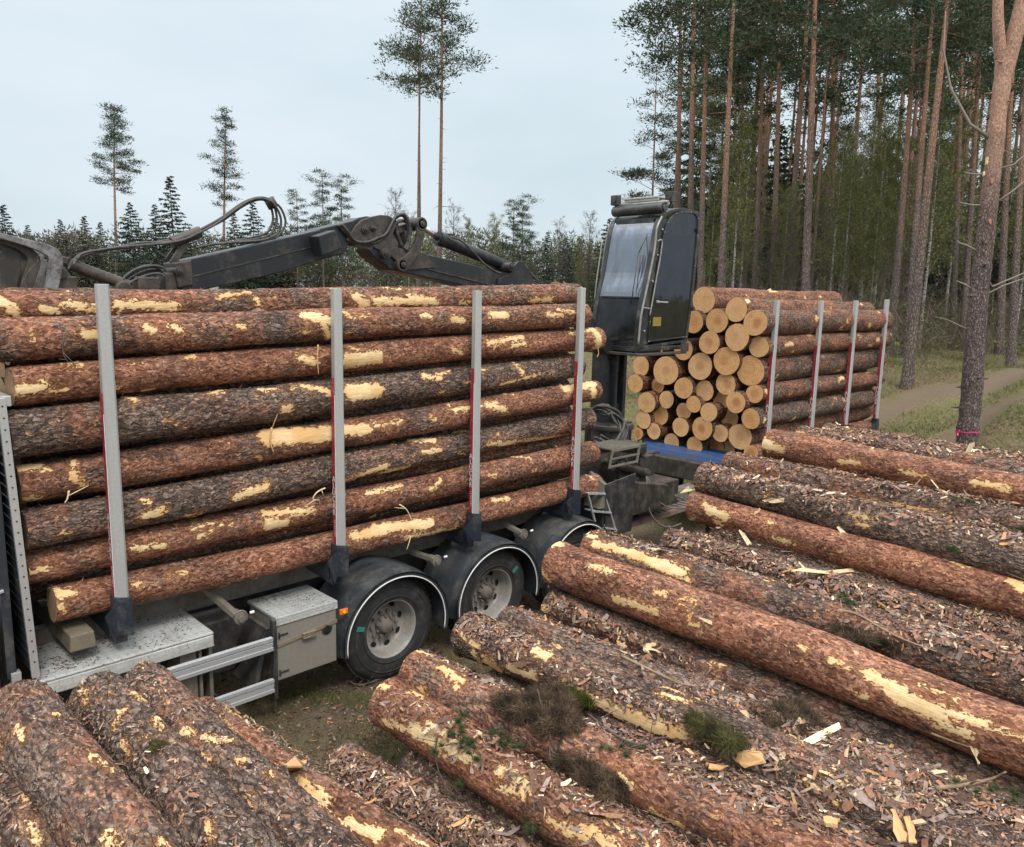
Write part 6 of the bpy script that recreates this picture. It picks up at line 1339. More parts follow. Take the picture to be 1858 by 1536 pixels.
    for (x, y, w_, h_, mt) in ((1790, 292, 6, 20, 'pale'), (1784, 316, 4, 10, 'pale'), (1800, 330, 5, 11, 'o'), (1797, 403, 5, 10, 'o'), (1785, 455, 3, 4, 'o')):
        d = ray(x, y); # put on the trunk surface
        cpt_ = min(c, key=lambda p: abs(p[2]-(CAM+d*dep)[2])); dirh = CAM-cpt_; dirh[2] = 0; dirh /= np.linalg.norm(dirh); side = np.cross((0, 0, 1), dirh); off = (CAM+d*dep-cpt_)@side; rr_ = 36*dep/F/2*.88
        off = max(-.9*rr_, min(.9*rr_, off)); p = cpt_+side*off+dirh*(math.sqrt(max(0.0, rr_*rr_-off*off))+.006); p[2] = (CAM+d*dep)[2]
        nn = (p-cpt_); nn[2] = 0; nn /= np.linalg.norm(nn); tg = np.cross((0, 0, 1), nn); q = MB(); V = []
        for k_ in range(14):
            a = 2*PI*k_/14; jr = rnd.uniform(.55, 1.15); V.append(Vector(p+tg*math.cos(a)*w_*dep/F/2*jr+np.array([0, 0, 1])*math.sin(a)*h_*dep/F/2*jr+nn*.004)-O)
        V2 = [v-Vector(nn)*.03 for v in V]; q.add(V+V2, [tuple(range(14))]+[(i, 14+i, 14+(i+1) % 14, (i+1) % 14) for i in range(14)]); q.build('bark_scar', scar if mt == 'o' else M['palewood'], e_)
    cr_ = PROTO['pine1'][1]
    for (x, y, s_) in ((1820, -420, .75), (1930, -460, .85)):
        p = atd(x, y, dep); b = bpy.data.objects.new('crown', cr_); link(b, e_); b.scale = (s_*.7,)*3; b.location = Vector(p)-O-Vector((0, 0, 24*s_*.7*.72))
    q = MB(); ti = 3; lv = ctr[0]*.0; py_ = 783; pz = atd(1755, py_, dep); cc_ = min(c, key=lambda p: abs(p[2]-pz[2])); R_ = .225
    i0 = min(range(len(c)), key=lambda i: abs(c[i][2]-pz[2])); R_ = rs[i0]*1.06; V = []; n_ = 36
    for k_ in range(n_):
        a = 2*PI*k_/n_; zz = pz[2]-.02*math.sin(a*1.0+.5)+.006*math.sin(a*7); ce = c[i0]
        for dz, dr in ((-.011, 0), (.011, 0), (.011, .004), (-.011, .004)): V.append((ce[0]+math.cos(a)*(R_+dr)-O.x, ce[1]+math.sin(a)*(R_+dr)-O.y, zz+dz-O.z))
    q.add(V, [(k_*4+j, k_*4+(j+1) % 4, ((k_+1) % n_)*4+(j+1) % 4, ((k_+1) % n_)*4+j) for k_ in range(n_) for j in range(4)])
    kk = atd(1738, 785, dep-.2); kk = Vector(kk)-O
    for dd in ((.03, .05), (-.02, .055), (.01, -.06), (-.035, -.04)): q.bar(kk, kk+Vector((dd[0], -.01, dd[1])), .02, .004)
    q.build('marking_tape', M['pink'], e_)
tt = NT('bare_pale_wood'); Pn = tt.objco(False); tt.col(tt.mix(tt.noise(tt.mapv(Pn, (3, 60, 60)), 1, 4), (.60, .42, .22), (.86, .70, .45))); tt.rough(.75); M['palewood'] = tt.m
big_pine()

# ------------------------------------------------------------ bark litter on the pile
def plog_z(x, y):
    """top of the pile's visible logs at (x, y): list of (axis z, r, |dx|)"""
    res = []
    for k_, (P, Q, r0, r1) in PLOG.items():
        t = (y-P[1])/(Q[1]-P[1]); xa = P[0]+(Q[0]-P[0])*t; res.append((k_, t, xa, P[2]+(Q[2]-P[2])*t, r0))
    return res
KEEP = {'A': 0, 'B': 0, 'C': 0, 'D': 0, 'E0': 0}
BURY = {  # how the litter level creeps up each log (fraction of radius) near its end and further on
 'F': (-.5, .1), 'G': (-.8, -.35), 'H': (-.7, .7), 'I': (-.9, .0), 'J': (-.7, .25), 'K': (-.7, .25), 'L': (-.9, .15), 'M': (-1.3, -.95), 'N': (-.9, .05), 'O': (-.6, .15), 'P': (-.8, -.25), 'Q': (-.8, -.3), 'R': (-.8, -.35), 'S': (-1.3, -.95), 'T': (-.9, -.5), 'U': (-.6, -.2)}
def bed_height(X, Y):
    num = np.zeros_like(X); den = np.zeros_like(X)+1e-9
    for k_, (P, Q, r0, r1) in PLOG.items():
        if k_ not in BURY: continue
        t = np.clip((Y-P[1])/(Q[1]-P[1]), -.1, 1.3); xa = P[0]+(Q[0]-P[0])*t; b0, b1_ = BURY[k_]
        fr = b0+(b1_-b0)*sm(.05, .62, t); z_ = P[2]+(Q[2]-P[2])*t+r0*fr
        w_ = np.exp(-((X-xa)/.21)**2)*(.35 if k_ == 'M' else 1); num += w_*z_; den += w_
    base = num/den
    edge = sm(2.72, 3.0, X); back = sm(-1.28, -1.75, Y)
    far_ = sm(11.2, 10.2, X)
    return base-(1-edge)*1.2-(1-back)*.5-(1-far_)*0.6
def litter_bed():
    xs = np.arange(2.6, 12.2, .022); ys = np.arange(-5.9, -1.3, .022); X, Y = np.meshgrid(xs, ys, indexing='ij'); Z = bed_height(X, Y)
    Z += .030*np.sin(X*5+2*np.sin(Y*3))*np.sin(Y*4+1.5*np.sin(X*2.3))+.014*np.sin(X*17+3*np.sin(Y*11))*np.sin(Y*15+2*np.sin(X*9))+rng.normal(size=X.shape)*.005
    nx, ny = X.shape; idx = np.arange(nx*ny).reshape(nx, ny); Fq = np.stack([idx[:-1, :-1].ravel(), idx[1:, :-1].ravel(), idx[1:, 1:].ravel(), idx[:-1, 1:].ravel()], 1)
    t = NT('packed_bark_litter'); G = t.n('ShaderNodeNewGeometry').outputs['Position']; ce = t.n('ShaderNodeSeparateXYZ'); wv = t.n('ShaderNodeVectorMath', operation='SCALE'); t.l(t.vadd(t.noise(G, 20, 3, out='Color'), (.5, .5, .5), 'SUBTRACT'), wv.inputs[0]); wv.inputs['Scale'].default_value = .05
    Pw = t.mapv(t.vadd(G, wv.outputs[0]), (55, 26, 40), rot=(0, 0, .3)); cc = t.vor(Pw, 1, 'F1', 'Color'); ed = t.vor(Pw, 1, 'DISTANCE_TO_EDGE'); t.l(cc, ce.inputs[0]); n1 = t.noise(G, 3, 4, .6); n2 = t.noise(G, 90, 3)
    c = t.ramp(ce.outputs[0], [(0.0, (.06, .036, .025)), (.4, (.17, .10, .068)), (.75, (.28, .18, .13)), (.93, (.42, .27, .17)), (1.0, (.65, .48, .29))]); c = t.mix(t.ramp(n1, [(.45, 0.0), (.7, .6)]), c, (.05, .035, .024)); c = t.mix(t.math('SUBTRACT', 1.0, t.ramp(ed, [(0.0, .2), (.2, 1.0)])), c, (.02, .012, .009))
    t.col(t.mix(1.0, c, t.ramp(n2, [(.3, .7), (.7, 1.2)]), 'MULTIPLY')); t.rough(.95); t.bump(t.math('ADD', ce.outputs[1], t.math('MULTIPLY', ed, 1.5)), .018, 1.0)
    me = npmesh('bark_litter_bed', np.stack([X.ravel(), Y.ravel(), Z.ravel()], 1), Fq, [t.m], smooth=True); o = bpy.data.objects.new('bark_litter_bed', me); link(o); tag(o, 'packed brown bark litter filling the gaps between the stacked logs of the pile', 'bark litter', kind='stuff')
    return lambda x, y: Z[np.clip(((x-2.6)/.022).astype(int), 0, nx-1), np.clip(((y+5.9)/.022).astype(int), 0, ny-1)]
bedz = litter_bed()
def surf(x, y):
    """upper surface of the pile (logs or litter) and its normal"""
    z_ = bedz(x, y).copy(); nx_ = np.zeros_like(x); nz_ = np.ones_like(x); on = np.zeros(len(x), bool); nolitter = np.ones(len(x))
    for k_, (P, Q, r0, r1) in PLOG.items():
        t = (y-P[1])/(Q[1]-P[1]); xa = P[0]+(Q[0]-P[0])*t; dx = x-xa; r_ = r0+(r1-r0)*t; ok = (t > 0) & (t < 1) & (abs(dx) < r_*.97)
        zz = np.where(ok, P[2]+(Q[2]-P[2])*t+np.sqrt(np.maximum(0, r_*r_-dx*dx)), -9); up = zz > z_
        z_ = np.where(up, zz, z_); nx_ = np.where(up, dx/r_, nx_); nz_ = np.where(up, np.sqrt(np.maximum(.02, 1-(dx/r_)**2)), nz_); on |= up
        nolitter = np.where(up, {'M': .03, 'P': .14, 'S': .15, 'A': .16, 'B': .16, 'C': .14, 'D': .3, 'E0': .2, 'G': .22, 'H': .3, 'I': .5, 'N': .4, 'L': .42, 'R': .22, 'Q': .3, 'T': .3}.get(k_, .6), nolitter)
    return z_, nx_, nz_, on, nolitter
PAL = np.array([(.27, .135, .088), (.19, .105, .07), (.14, .085, .062), (.27, .20, .17), (.10, .062, .047), (.36, .19, .11), (.42, .29, .20), (.62, .45, .27), (.74, .60, .40), (.48, .26, .11)])
def flakes(name, label, n, xr, yr, size, pw, elong=(1, 2.6), tilt=.5, seed=1, mask=None, curl=.25, cat='bark flakes', lift=.004):
    rg = np.random.default_rng(seed); x = rg.uniform(*xr, n); y = rg.uniform(*yr, n)
    z_, nx_, nz_, on, nl = surf(x, y); keep = (rg.random(n) < nl) & (z_ > .15)
    if mask is not None: keep &= mask(x, y, on)
    x, y, z_, nx_, nz_ = (a[keep] for a in (x, y, z_, nx_, nz_)); n = len(x)
    N = np.stack([nx_, np.zeros(n), nz_], 1)+rg.normal(size=(n, 3))*tilt*rg.random((n, 1)); N /= np.linalg.norm(N, axis=1, keepdims=True)
    A = rg.normal(size=(n, 3))+np.array([0, -1.2, 0])*rg.choice([0, 1], (n, 1)); T = np.cross(N, A); T /= np.linalg.norm(T, axis=1, keepdims=True); B = np.cross(N, T)
    s_ = size[0]*np.exp(rg.normal(size=n)*size[1]); s_ = np.clip(s_, .004, .16); el = rg.uniform(*elong, n); a = (s_*el)[:, None]; b = s_[:, None]
    C = np.stack([x, y, z_], 1)+N*(lift+s_*.15)[:, None]
    j = lambda: rg.uniform(.65, 1.2, (n, 1))
    cu = (rg.uniform(-1, 1, n)*curl*s_*el)[:, None]
    V = np.stack([C-B*a*j()-T*b*.5*j()+N*cu, C-B*a*.9*j()+T*b*.5*j()+N*cu, C-T*b*.62*j(), C+T*b*.62*j(), C+B*a*.95*j()-T*b*.45*j()+N*cu, C+B*a*j()+T*b*.4*j()+N*cu], 1).reshape(-1, 3)
    i0 = np.arange(n)*6; Q = np.concatenate([np.stack([i0, i0+2, i0+3, i0+1], 1), np.stack([i0+2, i0+4, i0+5, i0+3], 1)])
    p = np.array(pw, float); p /= p.sum(); col = PAL[rg.choice(len(PAL), n, p=p)]*rg.uniform(.8, 1.4, (n, 1))
    me = npmesh(name, V, [Q], [M['litter']], col=np.repeat(col, 6, 0)); o = bpy.data.objects.new(name, me); link(o); tag(o, label, cat, kind='stuff')
flakes('bark_flakes', 'small bark flakes strewn over the log pile', 300000, (2.7, 11.2), (-5.6, -1.35), (.0078, .5), (4, 5, 5, 5, 4, 2, 1.6, .9, .5, .7), seed=1)
flakes('bark_flakes', 'larger curled bark pieces strewn over the log pile', 6500, (2.7, 11.2), (-5.6, -1.35), (.0165, .42), (4, 4, 4, 4, 2, 2, 2, .8, .9, .8), elong=(1, 3.2), tilt=1.0, seed=2, curl=.6)
flakes('wood_chips', 'pale splinters and wood chips lying on the log pile', 1300, (2.7, 11.2), (-5.6, -1.35), (.011, .55), (0, 0, 0, 0, 0, 1, 3, 6, 6, 3), elong=(1.5, 6), tilt=1.0, seed=3, cat='wood chips')
flakes('bark_flakes', 'loose scales on the three thick foreground logs at the lower left', 42000, (.4, 2.5), (-4.2, -1.35), (.0058, .4), (4, 4, 4, 8, 2, 2, 3, .4, .2, .5), tilt=.35, seed=4, curl=.2, lift=.002)
def strands():
    rg = np.random.default_rng(31); n = 90000; x = rg.uniform(.4, 11.2, n); y = rg.uniform(-5.6, -1.35, n); z_, nx_, nz_, on, nl = surf(x, y); k = (rg.random(n) < nl*np.where(on, .6, 1)) & (z_ > .15); x, y, z_, nx_, nz_ = (a[k] for a in (x, y, z_, nx_, nz_)); n = len(x)
    D = rg.normal(size=(n, 3))*np.array([1, 1, .28]); D[:, 2] -= D[:, 0]*nx_*.6; V = blades(np.stack([x, y, z_+.007], 1), D, rg.uniform(.02, .085, n), rg.uniform(.0016, .004, n), rg)
    col = np.array([(.20, .13, .085), (.33, .24, .15), (.12, .08, .055), (.45, .34, .21), (.12, .12, .05)])[rg.choice(5, n, p=(.34, .26, .24, .1, .06))]*rg.uniform(.6, 1.2, (n, 1))
    me = npmesh('needle_litter', V, [(np.arange(n)*3)[:, None]+np.arange(3)], [M['litter']], col=np.repeat(col, 3, 0)); o = bpy.data.objects.new('needle_litter', me); link(o); tag(o, 'dry needles and thin fibres scattered over the log pile', 'needle litter', kind='stuff')
strands()
def ground_litter():
    rg = np.random.default_rng(12); n = 16000; x = rg.uniform(1.5, 8.5, n); y = rg.uniform(-1.6, 2.2, n); z_ = terrain(x, y)+.012
    dens = np.exp(-((y+1.2)/1.0)**2)+.35; k = rg.random(n) < dens; x, y, z_ = x[k], y[k], z_[k]; n = len(x)
    C = np.stack([x, y, z_], 1); D = rg.normal(size=(n, 3))*np.array([1, 1, .25]); V = blades(C, D, rg.uniform(.02, .07, n), rg.uniform(.006, .03, n), rg); p = np.array((4, 4, 4, 3, 4, 2, 1, .5, .3, .5)); p /= p.sum()
    col = np.repeat(PAL[rg.choice(10, n, p=p)]*rg.uniform(.5, 1.1, (n, 1)), 3, 0); me = npmesh('ground_litter', V, [(np.arange(n)*3)[:, None]+np.arange(3)], [M['litter']], col=col); o = bpy.data.objects.new('ground_litter', me); link(o); tag(o, 'bark crumbs on the ground beside the truck wheels', 'bark flakes', kind='stuff')
ground_litter()
def deck_dirt():
    rg = np.random.default_rng(14); C = []
    for (x0, x1, y0, y1, z_, n) in ((1.29, 2.5, .0, .77, 1.0715, 900), (1.29, 1.9, .05, .5, 1.0715, 700), (3.08, 3.65, .0, .5, 1.0315, 260)): C.append(np.stack([rg.uniform(x0, x1, n), y0+(y1-y0)*rg.random(n)**.8, np.full(n, z_)+rg.uniform(0, .004, n)], 1))
    C = np.concatenate(C); k = (np.sin(C[:, 0]*9+1)*np.sin(C[:, 1]*11)+rg.random(len(C))*1.3) > .45; C = C[k]; n = len(C)
    V = blades(C, rg.normal(size=(n, 3))*np.array([1, 1, .06]), rg.uniform(.006, .03, n), rg.uniform(.004, .012, n), rg); col = np.repeat(PAL[rg.choice(5, n)]*rg.uniform(.25, .9, (n, 1)), 3, 0)
    me = npmesh('bark_crumbs', V, [(np.arange(n)*3)[:, None]+np.arange(3)], [M['litter']], col=col); o = bpy.data.objects.new('bark_crumbs', me); link(o); tag(o, 'dark bark crumbs lying on the checker plate deck and toolbox lid', 'bark crumbs', kind='stuff')
deck_dirt()
def grass():
    rg = np.random.default_rng(21); C, K = [], []
    n = 60000; x = rg.uniform(2.2, 6.5, n); y = rg.uniform(-1.5, .6, n); d = .35+np.sin(x*3.1+1)*np.sin(y*4+x)+.5*np.sin(x*7+y*5)+np.exp(-((y+.55)/.5)**2)*.9-.25
    k = rg.random(n)*1.4 < d; C.append(np.stack([x[k], y[k], terrain(x[k], y[k])], 1)); K.append((.045, .075))
    n = 30000; x = rg.uniform(8.5, 12.5, n); y = rg.uniform(-.9, 4, n); d = np.sin(x*3.1+1)*np.sin(y*4+x)+.6; k = rg.random(n)*1.4 < d; C.append(np.stack([x[k], y[k], terrain(x[k], y[k])], 1)); K.append((.04, .075))
    n = 210000; x = rg.uniform(13, 34, n); y = rg.uniform(-6, 9, n); P = np.array([m_[:2] for m_ in MEDIAN]); D = np.full(n, 1e9)
    for a, b in zip(P[:-1], P[1:]):
        ab = b-a; t = np.clip(((x-a[0])*ab[0]+(y-a[1])*ab[1])/(ab@ab), 0, 1); D = np.minimum(D, np.hypot(x-(a[0]+t*ab[0]), y-(a[1]+t*ab[1])))
    k = (abs(D-1.1) > .5) & ~((abs(y-1.3) < 1.5) & (x < 16.4)) & (rg.random(n) < .45+.5*np.sin(x*1.3+y)*np.sin(y*1.7-x*.4)); C.append(np.stack([x[k], y[k], terrain(x[k], y[k])], 1)); K.append((.05, .12))
    V, col = [], []
    for c, (l0, l1) in zip(C, K):
        n = len(c); V.append(blades(c, rg.normal(size=(n, 3))*np.array([.6, .6, .15])+np.array([0, 0, .8]), rg.uniform(l0, l1, n), rg.uniform(.003, .007, n)*(1 if l1 < .1 else 2.6), rg))
        g = rg.random((n, 1)); s_ = (np.sin(c[:, :1]*2.2+np.sin(c[:, 1:2]*1.7))*.5+.5)*.6+.4*rg.random((n, 1)); col.append(np.repeat((np.array([.11, .13, .04])*s_+np.array([.24, .19, .11])*(1-s_))*(.6+.6*g), 3, 0))
    V = np.concatenate(V); me = npmesh('grass', V, [(np.arange(len(V)//3)*3)[:, None]+np.arange(3)], [M['grassm']], col=np.concatenate(col)); o = bpy.data.objects.new('grass', me); link(o); tag(o, 'sparse spring grass on the ground by the truck and along the forest road', 'grass', kind='stuff')
grass()
# moss and root clods
def clod(px, py, rad, n, cols, label, name='moss_clod', seed=0, hair=(.03, .09), flat=.55, dzz=0.0):
    rg = np.random.default_rng(seed); d = ray(px, py); t = 2.0
    while t < 14:
        p = CAM+d*t; z_, *_ = surf(np.array([p[0]]), np.array([p[1]]))
        if p[2] < z_[0]: break
        t += .01
    p = CAM+d*t; p[2] += dzz
    core = bpy.data.meshes.new('core'); bm = bmesh.new(); bmesh.ops.create_icosphere(bm, subdivisions=4, radius=1)
    for v in bm.verts:
        c = v.co.copy(); k_ = 1+.25*math.sin(c.x*5+seed)*math.sin(c.y*6)+.12*math.sin(c.z*13+c.x*11); v.co = Vector((c.x*rad[0]*k_, c.y*rad[1]*k_, c.z*rad[2]*k_*.5))*.8
    Vc = np.array([v.co[:] for v in bm.verts]); Fc = np.array([[v.index for v in f.verts] for f in bm.faces]); bm.free(); bpy.data.meshes.remove(core)
    rad = (rad[0]*1.15, rad[1]*1.15, rad[2]*.62); o_ = rg.normal(size=(n, 3)); o_ /= np.linalg.norm(o_, axis=1, keepdims=True); C = o_*np.array(rad)*rg.uniform(.7, .95, (n, 1)); C[:, 2] = np.maximum(C[:, 2], -rad[2]*.4)
    C *= (1+.28*np.sin(np.arctan2(C[:, 1], C[:, 0])*3+seed)+.15*np.sin(np.arctan2(C[:, 1], C[:, 0])*7))[:, None]; V = blades(C, o_*.25+rg.normal(size=(n, 3))*.9, rg.uniform(*hair, n), rg.uniform(.002, .0045, n), rg)
    cl = np.array(cols)[rg.integers(len(cols), size=n)]*rg.uniform(.5, 1.3, (n, 1)); cl = cl*(.75+.5*(np.sin(C[:, :1]*30)*np.sin(C[:, 1:2]*26)))
    Vn = np.concatenate([Vc, V]); T = (np.arange(n)*3)[:, None]+np.arange(3)+len(Vc); col = np.concatenate([np.tile(np.array(cols[0])*.5, (len(Vc), 1)), np.repeat(np.clip(cl, .005, 1), 3, 0)])
    me = npmesh(name, Vn, [np.concatenate([Fc, T])], [M['grassm']], col=col); o = bpy.data.objects.new(name, me); link(o); o.location = p; tag(o, label, 'moss clump' if 'moss' in name else 'branch')
BR = [(.10, .07, .045), (.17, .115, .07), (.12, .08, .05), (.24, .17, .11)]; GR = [(.12, .12, .04), (.17, .17, .055), (.20, .18, .07), (.12, .085, .05)]
clod(985, 1285, (.22, .27, .10), 30000, BR, 'biggest brown clod of roots and moss, between the red striped and scarred logs', seed=1)
clod(1090, 1400, (.17, .22, .10), 18000, BR, 'dark brown root clod below the big one, near the bottom centre', seed=2)
clod(1315, 1335, (.09, .16, .07), 9000, GR, 'olive moss tuft left of the long smooth log above the bare wood patch', seed=3)
clod(1270, 1310, (.06, .08, .04), 4000, GR, 'small green moss tuft touching the square scarred log', seed=4)
clod(1560, 1150, (.14, .22, .05), 9000, BR, 'flat brown moss clump just beyond the middle of the long smooth log', seed=5)
clod(1035, 1255, (.05, .14, .05), 4000, [(.16, .17, .03), (.11, .11, .03)], 'yellow green moss strip along the edge of the big root clod', seed=6)
clod(1440, 1300, (.16, .2, .05), 8000, BR, 'brown moss patch right of the olive moss tuft', seed=7)
clod(590, 1462-120, (.04, .05, .03), 10, GR, 'tiny moss tuft', seed=8) if False else None
clod(285, 1352, (.03, .04, .02), 1500, GR, 'little moss tuft on the middle one of the three thick foreground logs', seed=9, hair=(.01, .03))
# green pine sprigs
def sprig(px, py, label, seed, n=8, size=.10):
    rg = np.random.default_rng(seed); d = ray(px, py); t = 2.0
    while t < 16:
        p = CAM+d*t; z_, *_ = surf(np.array([p[0]]), np.array([p[1]]))
        if p[2] < z_[0]+.02: break
        t += .01
    p = CAM+d*t; V, K = [], []
    st = MB(); base = np.zeros(3); tip = np.array([rg.normal()*size*1.5, rg.normal()*size*1.5, size*.3]); st.tube([base-tip*.6, base, tip], [.004, .003, .002], 5)
    for k_ in range(n):
        c = tip*rg.uniform(-.6, 1)+rg.normal(size=3)*size*.35; c[2] = abs(c[2])*.6; m_ = 140; dd = rg.normal(size=(m_, 3)); dd[:, 2] = abs(dd[:, 2]); V.append(blades(np.tile(c, (m_, 1)), dd, rg.uniform(.03, .055, m_), np.full(m_, .0022), rg)); K.append(np.repeat(np.array([.075, .10, .042])*rg.uniform(.5, 1.5, (m_, 1)), 3, 0))
    V = np.concatenate(V); Vs = np.array(st.v); f4 = [f for f in st.f if len(f) == 4]
    me = npmesh('pine_sprig', np.concatenate([Vs, V]), [np.array(f4), (np.arange(len(V)//3)*3)[:, None]+np.arange(3)+len(Vs)], [M['grassm']], col=np.concatenate([np.tile((.12, .08, .05), (len(Vs), 1)), np.concatenate(K)])); o = bpy.data.objects.new('pine_sprig', me); link(o); o.location = p; tag(o, label, 'sprig')
for i, (x, y, lab) in enumerate(((835, 1318, 'green pine sprig highest on the red striped log'), (818, 1350, 'green pine sprig on the bare wood of the red striped log'), (905, 1345, 'green pine sprig at the lower edge of the big root clod'), (852, 1362, 'green pine sprig in the middle of the red striped log'), (838, 1418, 'green pine sprig hanging on the lower flank of the red striped log'), (965, 1500, 'green pine sprig at the bottom centre beside the red striped log'), (1815, 1448, 'dark green pine sprig near the bottom right corner'), (1730, 998, 'green pine sprig just above the smooth orange log'), (1765, 915, 'green pine sprig below the end of the pinkish red log at right'), (1840, 960, 'green pine sprig at the right edge above the orange log'), (1120, 1362, 'tiny green sprig right of the lower root clod'), (1530, 1092, 'pale green sprig beyond the long smooth log'))):
    sprig(x, y, lab, 40+i, n=9 if i < 7 else 6, size=.09)
# branches, splinters and big slabs with shapes of their own
def on_pile(px, py, up=.01):
    d = ray(px, py); t = 2.0
    while t < 18:
        p = CAM+d*t; z_, *_ = surf(np.array([p[0]]), np.array([p[1]])); zz = max(float(z_[0]), float(terrain(p[0], p[1])))
        if p[2] < zz+up: break
        t += .008
    return CAM+d*t
tt = vcol('twig_bark'); 
t_ = NT('stick_bark'); Pn = t_.objco(); t_.col(t_.mix(t_.noise(Pn, 30, 4), (.16, .11, .07), (.38, .27, .17))); t_.rough(.85); t_.bump(t_.noise(Pn, 80, 3), .003); M['stick'] = t_.m
t_ = NT('dark_twig'); t_.col((.11, .08, .065)).rough(.85); M['twig'] = t_.m
def stick(pts, r, label, mat='stick', up=.02, fork=0, seed=0, cat='branch', name='branch'):
    P = [on_pile(x, y, up) for x, y in pts]; m_ = MB(); c = smooth_path(P, 5); m_.tube(c, list(np.linspace(r, r*.45, len(c))), 7); rr = random.Random(seed)
    for k_ in range(fork):
        q = c[rr.randrange(2, len(c)-1)]; d = np.array([rr.gauss(0, 1), rr.gauss(0, 1), abs(rr.gauss(0, .4))]); d /= np.linalg.norm(d); l_ = rr.uniform(.08, .25); m_.tube([q, q+d*l_*.5+np.array([0, 0, .01]), q+d*l_], [r*.5, r*.35, r*.15], 5)
    o = m_.build(name, M[mat], None); tag(o, label, cat)
stick([(1128, 1190), (1180, 1215), (1230, 1238), (1262, 1245)], .012, 'peeled grey brown branch lying on the scarred log below the dark flaky log', fork=1)
stick([(1060, 1290), (1120, 1335), (1165, 1350), (1200, 1338), (1270, 1345), (1330, 1328)], .009, 'crooked dark twig crossing the cream scarred flank in the bottom centre', 'twig', fork=5, seed=1)
stick([(1495, 1106), (1550, 1112), (1600, 1140), (1640, 1160), (1700, 1182)], .011, 'long bent branch lying beyond the long smooth log', fork=2, seed=2)
stick([(1698, 1430), (1760, 1422), (1800, 1412), (1825, 1400)], .013, 'short stout branch in the bottom right corner', fork=1, seed=3)
stick([(795, 1330), (790, 1370), (800, 1410), (818, 1438), (845, 1450)], .006, 'thin arching twig across the red striped log', 'twig', up=.05, fork=5, seed=4)
stick([(1690, 1330), (1730, 1345), (1760, 1355)], .008, 'pale splintered stick under the long smooth log', fork=1, seed=5)
stick([(700, 1476), (760, 1500), (800, 1518)], .006, 'thin dark twig on the flake covered log at the bottom', 'twig', fork=4, seed=6)
stick([(975, 1250), (985, 1290), (995, 1340), (998, 1375)], .005, 'thin upright twig over the big root clod', 'twig', up=.09, fork=4, seed=7)
stick([(1325, 1018), (1310, 1050), (1295, 1075)], .008, 'short dark stick beyond the cream striped log', 'twig', fork=1, seed=8)
stick([(1650, 890), (1672, 868), (1702, 842)], .006, 'yellow splinter leaning on the pinkish red log', 'stick', up=.04, seed=9)
stick([(1720, 985), (1770, 1010), (1830, 1040), (1870, 1055)], .006, 'thin straight twig lying along the orange log at right', 'stick', up=.04, seed=10)
for s_, (x0, y0, x1, y1) in enumerate([(500, 1215, 620, 1245), (560, 1225, 640, 1270), (600, 1240, 560, 1290)]):
    pass
def twig_ground(pts, r, label, seed):
    P = []
    for x, y in pts:
        p = tpx(x, y); P.append(p+np.array([0, 0, .03+.02*rnd.random()]))
    m_ = MB(); c = smooth_path(P, 5); m_.tube(c, list(np.linspace(r, r*.5, len(c))), 6); rr = random.Random(seed)
    for k_ in range(9):
        q = c[rr.randrange(2, len(c)-1)]; d = np.array([rr.gauss(0, 1), rr.gauss(0, 1), abs(rr.gauss(0, .5))]); d /= np.linalg.norm(d); l_ = rr.uniform(.08, .3); m_.tube([q, q+d*l_*.5+np.array([0, 0, .02]), q+d*l_], [r*.5, r*.35, r*.15], 4)
    o = m_.build('branch', M['twig'], None); tag(o, label, 'branch')
twig_ground([(512, 1190), (540, 1215), (570, 1235), (620, 1262)], .008, 'dark branched twig on the ground under the toolbox', 1); twig_ground([(628, 1240), (655, 1250), (690, 1238)], .010, 'short stick on the ground beside the first wheel', 2)
def slab(pts, th, label, mat='palewood', up=.02, upx=None, name='wood_splinter', cat='splinter', cur=.3):
    P = [on_pile(x, y, up if upx is None else upx[i]) for i, (x, y) in enumerate(pts)]; c = np.mean(P, 0); P = [q for a_, b_ in zip(P, P[1:]+P[:1]) for q in (a_, a_*.66+b_*.34+rng.normal(size=3)*np.linalg.norm(b_-a_)*.07, a_*.33+b_*.67+rng.normal(size=3)*np.linalg.norm(b_-a_)*.07)]; P = [c+(p-c)*.72 for p in P]; m_ = MB(); n = len(P); nrm = np.cross(P[1]-P[0], P[-1]-P[0]); nrm /= np.linalg.norm(nrm)+1e-9
    m_.add([tuple(p) for p in P]+[tuple(p-nrm*th) for p in P], [tuple(range(n)), tuple(reversed(range(n, 2*n)))]+[(i, n+i, n+(i+1) % n, (i+1) % n) for i in range(n)]); o = m_.build(name, M[mat], None); tag(o, label, cat)
tt2 = NT('orange_inner_bark'); Pn = tt2.objco(); tt2.col(tt2.mix(tt2.noise(tt2.mapv(Pn, (30, 8, 30)), 1, 4), (.48, .22, .07), (.72, .48, .24))); tt2.rough(.8); tt2.bump(tt2.noise(Pn, 60, 3), .004); M['inner'] = tt2.m
slab([(1755, 1345), (1762, 1330), (1774, 1322), (1776, 1350), (1782, 1395), (1778, 1398)], .006, 'tall grey white splinter standing under the long smooth log at right', upx=(.06, .08, .09, .07, .02, .02))
slab([(1247, 880), (1275, 878), (1276, 890), (1246, 893)], .02, 'square yellow chip on the end of the dark thick log', up=.05)
slab([(1375, 907), (1430, 901), (1428, 912), (1395, 914)], .012, 'long cream wood sliver on the dark thick log', up=.04)
slab([(1366, 935), (1378, 918), (1380, 925), (1368, 942)], .01, 'small yellow splinter on the smooth orange log near its end', 'inner', up=.06)
slab([(1165, 1176), (1178, 1166), (1196, 1166), (1180, 1176), (1176, 1188)], .01, 'white curled chip on the dark flaky log', up=.04)
